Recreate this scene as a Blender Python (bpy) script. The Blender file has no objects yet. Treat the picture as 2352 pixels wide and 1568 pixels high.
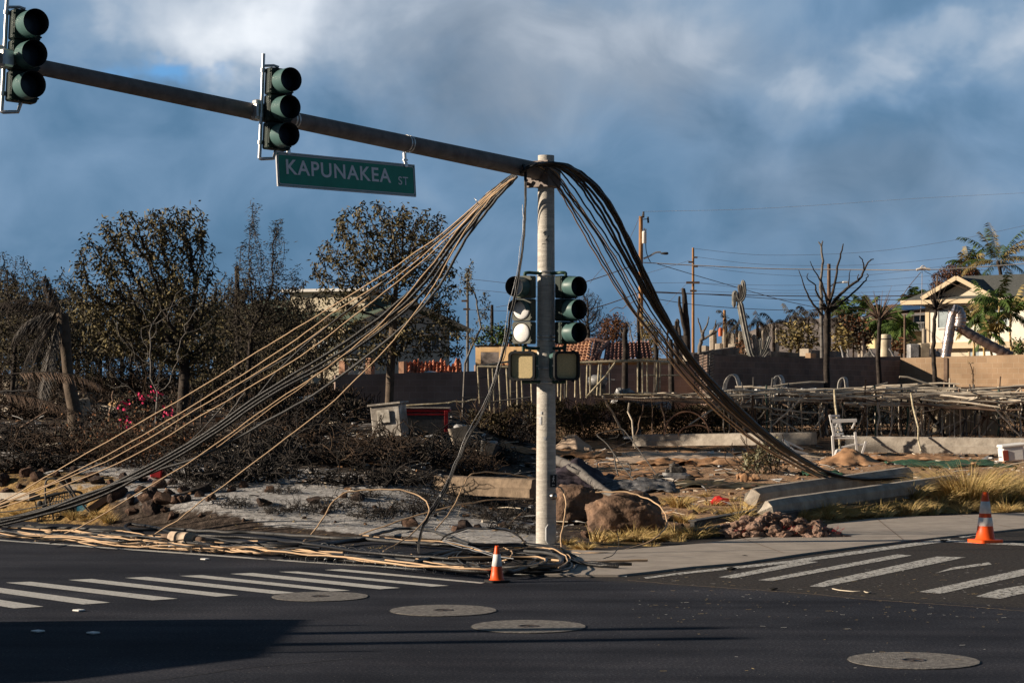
import bpy, bmesh, math, random
import numpy as np
from mathutils import Vector, Matrix, noise
C = bpy.context.scene
R = math.radians
random.seed(7)
# ------------------------------------------------------------ camera, sky, sun
F = 4785.0; CH = 2.45                       # focal length in photo units (image 2352 wide), eye height in metres
cd = bpy.data.cameras.new('camera'); cam = bpy.data.objects.new('camera', cd); C.collection.objects.link(cam)
cam.location = (0, 0, CH); cam.rotation_euler = (R(90), 0, 0)
cd.sensor_width = 36; cd.lens = 36*F/2352; cd.shift_y = 113/2352; cd.clip_end = 6000; cd.clip_start = .5
C.camera = cam
C.view_settings.view_transform = 'Standard'; C.view_settings.look = 'None'; C.view_settings.exposure = .6; C.view_settings.gamma = 1
SUN_EL = R(18.5); SUN_DIR = Vector((-math.cos(R(7)), -math.sin(R(7)), 0))     # towards the sun (low, from the left)
W = bpy.data.worlds.new('World'); C.world = W; W.use_nodes = True
def world():
    nt = W.node_tree; N = nt.nodes; L = nt.links; N.clear()
    out = N.new('ShaderNodeOutputWorld'); bg = N.new('ShaderNodeBackground')
    sky = N.new('ShaderNodeTexSky'); sky.sky_type = 'NISHITA'; sky.sun_disc = False
    sky.sun_elevation = SUN_EL; sky.sun_rotation = math.atan2(SUN_DIR.x, SUN_DIR.y)
    tc = N.new('ShaderNodeTexCoord')
    def vm(op, a, b=None):
        n = N.new('ShaderNodeVectorMath'); n.operation = op
        for i, v in enumerate((a, b)):
            if v is None: continue
            if isinstance(v, tuple): n.inputs[i].default_value = v
            else: L.new(v, n.inputs[i])
        return n.outputs['Value'] if op in ('LENGTH', 'DOT_PRODUCT', 'DISTANCE') else n.outputs[0]
    def mt(op, a, b=None, c=None):
        n = N.new('ShaderNodeMath'); n.operation = op
        for i, v in enumerate((a, b, c)):
            if v is None: continue
            if isinstance(v, (int, float)): n.inputs[i].default_value = v
            else: L.new(v, n.inputs[i])
        return n.outputs[0]
    d = tc.outputs['Generated']
    def nz(sc, det, rough, off=(0, 0, 0), dist=0.0):
        n = N.new('ShaderNodeTexNoise'); n.inputs['Scale'].default_value = sc; n.inputs['Detail'].default_value = det
        n.inputs['Roughness'].default_value = rough; n.inputs['Distortion'].default_value = dist
        L.new(vm('ADD', vm('MULTIPLY', d, (1, 1, 1.25)), off), n.inputs['Vector']); return n.outputs['Fac']
    warp = nz(11, 5, .55, (3, 1, 2)); warp2 = nz(11, 5, .55, (7, 4, 9))
    cm = N.new('ShaderNodeCombineXYZ'); L.new(mt('MULTIPLY', mt('SUBTRACT', warp, .5), .16), cm.inputs[0]); L.new(mt('MULTIPLY', mt('SUBTRACT', warp2, .5), .11), cm.inputs[2])
    dw = vm('ADD', d, cm.outputs[0])
    def blob(px, py, rx, ry, amp):
        c = Vector(((px-1176)/F, 1, (897-py)/F)).normalized()
        v = vm('SUBTRACT', dw, tuple(c)); v = vm('MULTIPLY', v, (F/rx, 1.5, F/ry))
        l = vm('LENGTH', v)
        m = N.new('ShaderNodeMapRange'); m.interpolation_type = 'SMOOTHERSTEP'
        L.new(l, m.inputs[0]); m.inputs[1].default_value = 1; m.inputs[2].default_value = 0; m.inputs[3].default_value = 0; m.inputs[4].default_value = amp
        return m.outputs[0]
    big = nz(6.5, 4, .5, (1.3, 0, .4), .4); fine = nz(17, 8, .52, (0, 2, 0), .5)
    dens = mt('ADD', mt('MULTIPLY', mt('SUBTRACT', big, .5), .75), mt('MULTIPLY', mt('SUBTRACT', fine, .5), .60))
    for b in BLOBS: dens = mt('ADD', dens, blob(*b))
    dens = mt('ADD', dens, .34)
    cr = N.new('ShaderNodeValToRGB'); L.new(dens, cr.inputs[0]); e = cr.color_ramp.elements
    stops = [(0, (.045, .105, .185)), (.20, (.068, .145, .245)), (.38, (.12, .205, .32)), (.52, (.175, .255, .36)), (.70, (.33, .385, .46)), (1, (.62, .65, .69))]
    e[0].position, e[0].color = stops[0][0], (*stops[0][1], 1); e[1].position, e[1].color = stops[-1][0], (*stops[-1][1], 1)
    for p, c in stops[1:-1]: q = e.new(p); q.color = (*c, 1)
    # grey storm cloud bellies: less blue where the cloud is heavy
    grey = mt('ADD', blob(1250, 130, 850, 330, .8), blob(1950, 420, 600, 250, .35))
    mg = N.new('ShaderNodeMix'); mg.data_type = 'RGBA'; L.new(mt('MULTIPLY', grey, .75), mg.inputs[0]); L.new(cr.outputs[0], mg.inputs[6])
    bw = N.new('ShaderNodeRGBToBW'); L.new(cr.outputs[0], bw.inputs[0]); tint = vm('MULTIPLY', bw.outputs[0], (.90, 1.0, 1.16)); L.new(tint, mg.inputs[7])
    clear = blob(345, 160, 150, 55, .9)
    mc = N.new('ShaderNodeMix'); mc.data_type = 'RGBA'; L.new(clear, mc.inputs[0]); L.new(mg.outputs[2], mc.inputs[6]); mc.inputs[7].default_value = (.10, .27, .52, 1)
    sk = vm('MULTIPLY', sky.outputs[0], (.035, .035, .035))
    mx = N.new('ShaderNodeMix'); mx.data_type = 'RGBA'; mx.inputs[0].default_value = .93; L.new(sk, mx.inputs[6]); L.new(mc.outputs[2], mx.inputs[7])
    # overhead and behind the view the overcast is darker
    sep = N.new('ShaderNodeSeparateXYZ'); L.new(d, sep.inputs[0])
    mr = N.new('ShaderNodeMapRange'); L.new(sep.outputs[2], mr.inputs[0]); mr.inputs[1].default_value = .22; mr.inputs[2].default_value = .7; mr.inputs[3].default_value = 10; mr.inputs[4].default_value = 3.4
    mr2 = N.new('ShaderNodeMapRange'); L.new(sep.outputs[1], mr2.inputs[0]); mr2.inputs[1].default_value = -.3; mr2.inputs[2].default_value = .8; mr2.inputs[3].default_value = .45; mr2.inputs[4].default_value = 1
    fin = N.new('ShaderNodeVectorMath'); fin.operation = 'SCALE'; L.new(mx.outputs[2], fin.inputs[0]); L.new(mt('MULTIPLY', mr.outputs[0], mr2.outputs[0]), fin.inputs['Scale'])
    L.new(fin.outputs[0], bg.inputs[0]); bg.inputs[1].default_value = .1
    L.new(bg.outputs[0], out.inputs[0])
BLOBS = [(480, 20, 620, 230, .50), (130, 40, 330, 90, -.05), (700, 150, 480, 200, .30), (1250, 60, 700, 260, .22), (2050, 100, 420, 130, .34), (2330, 0, 260, 120, .30),
         (1750, 190, 330, 110, .16), (1300, 330, 1200, 260, .05), (220, 420, 700, 260, .14), (100, 230, 260, 130, .1), (1900, 560, 900, 250, -.06), (1500, 760, 1500, 200, -.10), (2340, 170, 180, 200, .14)]
world()
sd = bpy.data.lights.new('sun', 'SUN'); sd.energy = 5.0; sd.angle = R(.8); sd.color = (1, .84, .66)
sun = bpy.data.objects.new('sun', sd); C.collection.objects.link(sun)
sv = SUN_DIR*math.cos(SUN_EL) + Vector((0, 0, math.sin(SUN_EL)))
sun.rotation_euler = sv.to_track_quat('Z', 'Y').to_euler(); sun.location = (-20, 0, 20)

# ------------------------------------------------------------ layout helpers
def P(px, py, Y): return Vector(((px-1176)/F*Y, Y, CH+(897-py)/F*Y))
def G(px, py, z=0.0):
    Y = (CH-z)*F/(py-897); return P(px, py, Y)
U = Vector((.798, -.603)); V = Vector((.603, .798)); P0 = Vector((.54, 33.0))
def sm(x): x = max(0, min(1, x)); return x*x*(3-2*x)
def lerp(tab, x):
    if x <= tab[0][0]: return tab[0][1]
    for (a, u), (b, v) in zip(tab, tab[1:]):
        if x <= b: return u+(v-u)*(x-a)/(b-a)
    return tab[-1][1]
LT = [(33, .02), (36, .12), (38, .52), (40, .75), (43, .98), (50, 1.35), (60, 1.8), (70, 2.05), (80, 2.3), (110, 2.9), (150, 3.0), (400, 3.2), (4500, 3.4)]
RT = [(33, .02), (38, .08), (41, .2), (46, .36), (52, .50), (57, .62), (61, .70), (66, 1.2), (72, 1.8), (80, 2.6), (92, 3.1), (110, 3.7), (150, 4.6), (230, 5.6), (400, 6), (4500, 6)]
def lotd(x, y):
    dx, dy = x-P0.x, y-P0.y
    s = dx*U.x+dy*U.y; t = dx*V.x+dy*V.y
    return min(t+1.0, 1.35-s*1.0 + 0.0), s, t
def gz(x, y):
    d, s, t = lotd(x, y)
    if d <= -.05: 
        if y > 60 and s > 4: pass
        else: return -.03
    k = sm((x+2.5)/3.2) if y < 60 else sm((x/y+.045)/.06)
    h = lerp(LT, y)*(1-k)+lerp(RT, y)*k
    if y > 120: h += (noise.noise(Vector((x/90, y/90, 0))))*min(6, (y-120)*.012)
    if y > 380: h += 52*sm((y-380)/1300)*sm((x/y-.045)/.10)*(1+.12*noise.noise(Vector((x/260, y/400, 1))))
    h += .05*noise.noise(Vector((x*.9, y*.9, 3)))+.03*noise.noise(Vector((x*2.7, y*2.7, 5)))
    e = sm(d/.9) if y < 60 else 1
    # side street keeps near road level, then climbs with the land
    if s > 1.2 and y < 75: e *= 1
    return -.03+ (h+.03)*e
def T(px, py, dz=0.0):
    """where the line through a photo point meets the ground"""
    Y = 22.0; st = .25
    while Y < 3500:
        p = P(px, py, Y)
        if p.z <= gz(p.x, p.y): break
        st = max(.1, Y*.004); Y += st
    for _ in range(2):
        a, b = Y-st, Y
    for _ in range(18):
        m = (a+b)/2; p = P(px, py, m)
        if p.z <= gz(p.x, p.y): b = m
        else: a = m
    p = P(px, py, b); p.z = gz(p.x, p.y)+dz; return p
def ppm(Y): return F/Y

# ------------------------------------------------------------ scene tree helpers
def link(o): C.collection.objects.link(o); return o
def tag(o, label=None, cat=None, group=None, kind=None):
    if label: o['label'] = label
    if cat: o['category'] = cat
    if group: o['group'] = group
    if kind: o['kind'] = kind
    return o
def thing(name, label, cat, loc=(0, 0, 0), group=None, rz=0):
    o = link(bpy.data.objects.new(name, None)); o.location = loc; o.rotation_euler = (0, 0, rz); o.empty_display_size = .2
    return tag(o, label, cat, group)
class MB:
    def __init__(s): s.v = []; s.f = []; s.m = []; s.sm = []
    def add(s, vs, fs, mi=0, smooth=False):
        o = len(s.v); s.v.extend([tuple(v) for v in vs])
        for f in fs: s.f.append(tuple(i+o for i in f)); s.m.append(mi); s.sm.append(smooth)
    def box(s, c, size, rot=None, mi=0, bev=0):
        c = Vector(c); hx, hy, hz = [a/2 for a in size]
        if bev:
            b = bev; vs = []; 
            for z in (-hz, -hz+b, hz-b, hz):
                k = b if abs(z) == hz else 0
                x, y = hx-k, hy-k
                r = [(x-b+k, -y), (x, -y+b-k), (x, y-b+k), (x-b+k, y), (-x+b-k, y), (-x, y-b+k), (-x, -y+b-k), (-x+b-k, -y)]
                vs += [Vector((p[0], p[1], z)) for p in r]
            fs = [tuple(range(7, -1, -1)), tuple(range(24, 32))]
            for l in range(3):
                for i in range(8): j = (i+1) % 8; fs.append((l*8+i, l*8+j, l*8+8+j, l*8+8+i))
        else:
            vs = [Vector((x, y, z)) for x in (-hx, hx) for y in (-hy, hy) for z in (-hz, hz)]
            fs = [(0, 1, 3, 2), (4, 6, 7, 5), (0, 4, 5, 1), (2, 3, 7, 6), (0, 2, 6, 4), (1, 5, 7, 3)]
        if rot is not None: vs = [rot @ v for v in vs]
        s.add([v+c for v in vs], fs, mi); return s
    def tube(s, pts, rad, n=6, mi=0, cap=True, smooth=True):
        pts = [Vector(p) for p in pts]; m = len(pts)
        if isinstance(rad, (int, float)): rad = [rad]*m
        vs = []; up = None
        for i, p in enumerate(pts):
            t = (pts[min(i+1, m-1)]-pts[max(i-1, 0)])
            if t.length < 1e-9: t = Vector((0, 0, 1))
            t.normalize()
            if up is None:
                up = t.cross(Vector((0, 1, 0)));
                if up.length < .1: up = t.cross(Vector((1, 0, 0)))
            up = up - t*up.dot(t)
            if up.length < 1e-6: up = t.orthogonal()
            up.normalize(); w = t.cross(up)
            for k in range(n):
                a = 2*math.pi*k/n; vs.append(p+(up*math.cos(a)+w*math.sin(a))*rad[i])
        fs = []
        for i in range(m-1):
            for k in range(n):
                j = (k+1) % n; fs.append((i*n+k, i*n+j, i*n+n+j, i*n+n+k))
        s.add(vs, fs, mi, smooth)
        if cap and n > 3: s.add(vs[:n][::-1], [tuple(range(n))], mi); s.add(vs[-n:], [tuple(range(n))], mi)
        return s
    def lathe(s, prof, n=16, c=(0, 0, 0), rot=None, mi=0, smooth=True, cap=True):
        c = Vector(c); vs = []
        for r, z in prof:
            for k in range(n):
                a = 2*math.pi*k/n; v = Vector((r*math.cos(a), r*math.sin(a), z))
                if rot is not None: v = rot @ v
                vs.append(v+c)
        m = len(prof); fs = [(i*n+k, i*n+(k+1) % n, i*n+n+(k+1) % n, i*n+n+k) for i in range(m-1) for k in range(n)]
        s.add(vs, fs, mi, smooth)
        if cap: s.add(vs[:n][::-1], [tuple(range(n))], mi); s.add(vs[-n:], [tuple(range(n))], mi)
        return s
    def prism(s, pts2, axis0, axis1, o, depth, mi=0):
        """outline pts2 in plane (axis0, axis1) at o, pushed along depth vector"""
        o = Vector(o); a = Vector(axis0); b = Vector(axis1); d = Vector(depth); n = len(pts2)
        vs = [o+a*x+b*y for x, y in pts2]; vs += [v+d for v in vs]
        fs = [tuple(range(n)), tuple(range(2*n-1, n-1, -1))]+[(i, n+i, n+(i+1) % n, (i+1) % n) for i in range(n)]
        s.add(vs, fs, mi); return s
    def leaf(s, p, d, l, w, mi=0):
        """a folded leaf: two narrow quads"""
        d = d.normalized(); sd = d.cross(Vector((random.uniform(-1, 1), random.uniform(-1, 1), random.uniform(-1, 1))))
        if sd.length < 1e-3: sd = d.orthogonal()
        sd.normalize(); q = p+d*l; m = p+d*l*.45
        s.add([p, m+sd*w*.5, q, m-sd*w*.5], [(0, 1, 2, 3)], mi)
    def build(s, name, mat, parent=None, origin=None):
        me = bpy.data.meshes.new(name)
        o_ = Vector(origin) if origin is not None else Vector((0, 0, 0))
        me.from_pydata([(a-o_.x, b-o_.y, c-o_.z) for a, b, c in s.v], [], s.f)
        for m in (mat if isinstance(mat, (list, tuple)) else [mat]): me.materials.append(m)
        me.polygons.foreach_set('material_index', s.m); me.polygons.foreach_set('use_smooth', s.sm)
        me.update(); ob = link(bpy.data.objects.new(name, me))
        if parent is not None: ob.parent = parent
        elif origin is not None: ob.location = o_
        return ob
def kids(o): return [c for c in bpy.data.objects if c.parent == o]
def copy_tree(root, loc, rz=0, sc=None, label=None, group=None):
    r = link(root.copy()); r.location = loc; r.rotation_euler = (root.rotation_euler[0], root.rotation_euler[1], rz)
    if sc is not None: r.scale = (sc, sc, sc) if isinstance(sc, (int, float)) else sc
    if label: r['label'] = label
    if group: r['group'] = group
    def rec(a, b):
        for ch in KIDS.get(a.name, []):
            c = link(ch.copy()); c.parent = b; rec(ch, c)
    rec(root, r); return r
KIDS = {}
def remember(root):
    for o in [root]+kids(root): KIDS[o.name] = kids(o)
    return root
def smooth_path(pts, k=6):
    pts = [Vector(p) for p in pts]; out = []
    for i in range(len(pts)-1):
        a = pts[max(i-1, 0)]; b = pts[i]; c = pts[i+1]; d = pts[min(i+2, len(pts)-1)]
        for j in range(k):
            t = j/k
            out.append(.5*((2*b)+(c-a)*t+(2*a-5*b+4*c-d)*t*t+(3*b-3*c+d-a)*t*t*t))
    out.append(pts[-1]); return out

# ------------------------------------------------------------ materials
MATS = {}
def mat(name, col, rough=.8, var=.25, scale=6, bump=.0, bscale=None, metal=0, col2=None, spec=.3, detail=6, stretch=None, trans=0):
    if name in MATS: return MATS[name]
    m = bpy.data.materials.new(name); m.use_nodes = True; nt = m.node_tree; N = nt.nodes; L = nt.links
    b = N['Principled BSDF']; b.inputs['Roughness'].default_value = rough; b.inputs['Metallic'].default_value = metal
    b.inputs['Specular IOR Level'].default_value = spec
    tc = N.new('ShaderNodeTexCoord'); vec = tc.outputs['Object']
    if stretch:
        mp = N.new('ShaderNodeMapping'); mp.inputs['Scale'].default_value = stretch; L.new(vec, mp.inputs[0]); vec = mp.outputs[0]
    n = N.new('ShaderNodeTexNoise'); n.inputs['Scale'].default_value = scale; n.inputs['Detail'].default_value = detail; n.inputs['Roughness'].default_value = .65; L.new(vec, n.inputs['Vector'])
    cr = N.new('ShaderNodeValToRGB'); L.new(n.outputs['Fac'], cr.inputs[0])
    c2 = col2 if col2 else tuple(min(1, c*(1+var)) for c in col); c1 = tuple(c*(1-var) for c in col)
    e = cr.color_ramp.elements; e[0].position = .33; e[0].color = (*c1, 1); e[1].position = .67; e[1].color = (*c2, 1)
    if col2:
        q = e.new(.5); q.color = (*col, 1)
    L.new(cr.outputs[0], b.inputs['Base Color'])
    if bump:
        n2 = N.new('ShaderNodeTexNoise'); n2.inputs['Scale'].default_value = bscale or scale*4; n2.inputs['Detail'].default_value = 5; L.new(vec, n2.inputs['Vector'])
        bp = N.new('ShaderNodeBump'); bp.inputs['Strength'].default_value = bump; bp.inputs['Distance'].default_value = .02; L.new(n2.outputs['Fac'], bp.inputs['Height']); L.new(bp.outputs[0], b.inputs['Normal'])
    MATS[name] = m; return m
def block_mat(name, c1, c2, mortar, bw=.4, bh=.2, soot=.5):
    m = bpy.data.materials.new(name); m.use_nodes = True; nt = m.node_tree; N = nt.nodes; L = nt.links
    b = N['Principled BSDF']; b.inputs['Roughness'].default_value = .9; b.inputs['Specular IOR Level'].default_value = .15
    tc = N.new('ShaderNodeTexCoord'); sp = N.new('ShaderNodeSeparateXYZ'); L.new(tc.outputs['Object'], sp.inputs[0])
    ad = N.new('ShaderNodeMath'); L.new(sp.outputs[0], ad.inputs[0]); L.new(sp.outputs[1], ad.inputs[1])
    cb = N.new('ShaderNodeCombineXYZ'); L.new(ad.outputs[0], cb.inputs[0]); L.new(sp.outputs[2], cb.inputs[1])
    br = N.new('ShaderNodeTexBrick'); L.new(cb.outputs[0], br.inputs['Vector'])
    br.inputs['Scale'].default_value = 1; br.inputs['Brick Width'].default_value = bw; br.inputs['Row Height'].default_value = bh
    br.inputs['Mortar Size'].default_value = .008; br.inputs['Color1'].default_value = (*c1, 1); br.inputs['Color2'].default_value = (*c2, 1); br.inputs['Mortar'].default_value = (*mortar, 1)
    n = N.new('ShaderNodeTexNoise'); n.inputs['Scale'].default_value = .9; n.inputs['Detail'].default_value = 7; L.new(tc.outputs['Object'], n.inputs['Vector'])
    mr = N.new('ShaderNodeMapRange'); L.new(n.outputs['Fac'], mr.inputs[0]); mr.inputs[1].default_value = .35; mr.inputs[2].default_value = .62; mr.inputs[3].default_value = 1-soot; mr.inputs[4].default_value = 1.05
    mu = N.new('ShaderNodeVectorMath'); mu.operation = 'SCALE'; L.new(br.outputs['Color'], mu.inputs[0]); L.new(mr.outputs[0], mu.inputs['Scale'])
    L.new(mu.outputs[0], b.inputs['Base Color'])
    bp = N.new('ShaderNodeBump'); bp.inputs['Strength'].default_value = .5; bp.inputs['Distance'].default_value = .01; bp.invert = True; L.new(br.outputs['Fac'], bp.inputs['Height']); L.new(bp.outputs[0], b.inputs['Normal'])
    return m
M = dict(
 asphalt=None,
 paint=mat('road paint', (.50, .49, .46), .7, .35, 40, .3, 150, col2=(.62, .61, .58)),
 concrete=mat('concrete', (.34, .31, .27), .85, .2, 5, .4, 40),
 walk=mat('pavement concrete', (.34, .30, .26), .9, .18, 2.2, .35, 60),
 postc=mat('column concrete', (.52, .49, .44), .8, .22, 5, .6, 26, stretch=(1, 1, 6), col2=(.64, .61, .55)),
 oldc=mat('weathered concrete', (.36, .32, .27), .9, .3, 3, .6, 30, col2=(.46, .42, .36)),
 armsteel=mat('weathered steel', (.19, .16, .145), .62, .3, 4, .2, 30, metal=.15),
 galv=mat('galvanised steel', (.62, .62, .61), .38, .15, 20, metal=.75),
 sgreen=mat('signal green enamel', (.065, .13, .125), .42, .12, 9), house=mat('shaded signal housing', (.010, .022, .018), .5, .2, 9), housing_lit=mat('sunlit signal housing', (.10, .105, .085), .5, .2, 9),  # housings: shaded and sunlit tones of one enamel put into the colours
 dgreen=mat('dark green pipe', (.03, .07, .05), .45, .2, 9),
 black=mat('black enamel', (.012, .013, .014), .5, .2, 9),
 smoke=mat('smoked lens', (.035, .05, .07), .3, .3, 60, spec=.5),
 lensw=mat('sun white lens', (.86, .86, .84), .25, .06, 30, .3, 120, spec=.5),  # white colour stands for sun reflecting off the lens
 lensy=mat('egg crate screen', (.62, .50, .27), .7, .22, 40, .6, 120, stretch=(1, 1, 3)),
 signg=mat('sign green', (.010, .26, .18), .45, .12, 4),
 signw=mat('sign white', (.55, .56, .60), .5, .08, 12),
 tan=mat('tan cable sheath', (.52, .36, .22), .6, .15, 3),
 cblack=mat('black cable sheath', (.010, .010, .011), .45, .35, 4, .3, 60, spec=.28),
 cgrey=mat('grey cable sheath', (.045, .045, .045), .55, .4, 5, .3, 60, spec=.35),
 steelw=mat('steel strand', (.4, .4, .4), .4, .2, 30, metal=.6),
 orange=mat('cone orange', (.85, .10, .012), .45, .08, 8, spec=.4),
 cwhite=mat('reflective white', (.80, .79, .76), .45, .10, 20),
 rubber=mat('rubber', (.018, .017, .016), .75, .3, 10),
 burnt=mat('burnt wood', (.035, .028, .024), .9, .5, 5, .5, 30, col2=(.075, .06, .05)),
 bark=mat('bark', (.10, .078, .06), .95, .4, 5, .6, 25),
 greybark=mat('scorched bark', (.17, .16, .15), .95, .45, 4, .6, 25, col2=(.06, .05, .045)),
 twig=mat('charred twigs', (.018, .015, .013), .85, .5, 3, col2=(.085, .072, .062)),
 twigb=mat('brown twigs', (.032, .020, .013), .9, .5, 3, col2=(.10, .065, .04)),
 leafo=mat('scorched leaves', (.11, .09, .038), .75, .5, 2.5, col2=(.27, .22, .10), detail=3),
 leafd=mat('dark scorched leaves', (.045, .04, .025), .8, .5, 2.5, col2=(.10, .08, .045), detail=3),
 leafg=mat('green leaves', (.055, .10, .022), .65, .4, 2, col2=(.11, .16, .03), detail=3),
 leafy=mat('yellowed leaves', (.26, .20, .075), .8, .4, 2, col2=(.40, .32, .14), detail=3),
 leafr=mat('rusty leaves', (.15, .065, .028), .85, .4, 2, detail=3),
 dry=mat('dry grass', (.56, .40, .17), .8, .35, 2, col2=(.72, .56, .28), detail=3),
 dryg=mat('greenish grass', (.46, .36, .12), .8, .35, 2, col2=(.42, .36, .11), detail=3),
 rock=mat('lava rock', (.105, .062, .043), .95, .5, 3, .9, 22, col2=(.20, .13, .095)),
 rockd=mat('burnt lava rock', (.05, .035, .03), .95, .5, 3, .9, 22, col2=(.12, .08, .06)),
 boulder=mat('red brown boulder', (.165, .105, .072), .95, .6, 3.2, 1, 25, col2=(.30, .19, .125)),
 mud=mat('dried clods', (.24, .155, .115), .95, .35, 4, .9, 30, col2=(.34, .23, .18)),
 bamboo=mat('bleached sticks', (.60, .52, .41), .85, .3, 3, col2=(.74, .67, .56)),
 stickd=mat('scorched sticks', (.16, .11, .08), .9, .4, 3),
 pipew=mat('blistered pipe', (.42, .36, .24), .7, .45, 9, col2=(.58, .53, .42)),
 pipeg=mat('blackened pipe', (.09, .085, .08), .7, .4, 8),
 wpl=mat('white plastic', (.80, .79, .77), .45, .06, 5, spec=.4),
 cream=mat('cream boards', (.60, .53, .40), .75, .08, 2.5),
 creamt=mat('tan trim', (.62, .50, .34), .75, .08, 3),
 white=mat('white paint', (.74, .72, .68), .7, .12, 3),
 shing=mat('grey shingles', (.095, .10, .095), .9, .3, 6, .4, 20),
 groof=mat('green shingles', (.10, .135, .105), .9, .3, 6, .4, 20),
 broof=mat('brown shingles', (.22, .13, .085), .9, .25, 6, .4, 20),
 solar=mat('solar glass', (.02, .04, .10), .15, .1, 3, spec=.6),
 glass=mat('window glass', (.36, .42, .44), .1, .2, 2, spec=.8),
 gdark=mat('dark window', (.03, .035, .04), .15, .2, 2, spec=.8),
 tile=mat('clay roof tile', (.40, .20, .12), .8, .35, 3, .3, 30, col2=(.50, .27, .15)),
 tileg=mat('sooty roof tile', (.24, .13, .10), .85, .4, 2, .3, 30, col2=(.36, .29, .25)),
 stucco=mat('ochre stucco', (.46, .31, .16), .9, .2, 3, .3, 30),
 ruin=mat('bare masonry', (.48, .42, .34), .9, .25, 2.5, .4, 20),
 wood=mat('pole wood', (.36, .19, .085), .85, .35, 6, .4, 20, stretch=(1, 1, .2), col2=(.44, .26, .13)),
 red=mat('red paint', (.32, .012, .016), .55, .2, 5),
 redb=mat('red plastic', (.75, .03, .03), .5, .15, 5),
 carpet=mat('brown carpet', (.34, .19, .10), .95, .35, 3, .5, 30, col2=(.46, .29, .17)),
 carpetg=mat('grey brown carpet', (.46, .35, .26), .95, .25, 2, .4, 30),
 greenc=mat('green netting', (.03, .085, .05), .95, .35, 3, .4, 30),
 darkc=mat('dark sheet', (.045, .035, .045), .8, .4, 3, .4, 20),
 sheet=mat('burnt sheet metal', (.33, .33, .33), .55, .45, 3, .4, 15, metal=.3),
 corr=mat('corrugated sheet', (.40, .34, .25), .75, .3, 3),
 foil=mat('foil duct', (.42, .37, .36), .32, .25, 5, .8, 14, metal=.7),
 yellow=mat('yellow tape', (.7, .6, .05), .6), blue=mat('blue poster', (.05, .30, .48), .5, .5, 6, col2=(.35, .6, .6)),
 pink=mat('pink flowers', (.62, .03, .12), .7, .3, 5), teal=mat('teal cloth', (.06, .22, .20), .8),
 vanp=mat('van paint', (.5, .5, .5), .35, .05, 3),
)
BW1 = block_mat('grey block', (.36, .27, .235), (.30, .225, .20), (.40, .32, .29), soot=.3)
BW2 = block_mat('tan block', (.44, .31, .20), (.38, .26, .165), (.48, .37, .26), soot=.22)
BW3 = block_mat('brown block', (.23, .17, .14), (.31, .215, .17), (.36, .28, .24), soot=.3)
BW4 = block_mat('burnt grey block', (.20, .19, .18), (.26, .23, .20), (.24, .22, .20), soot=.65)
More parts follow.
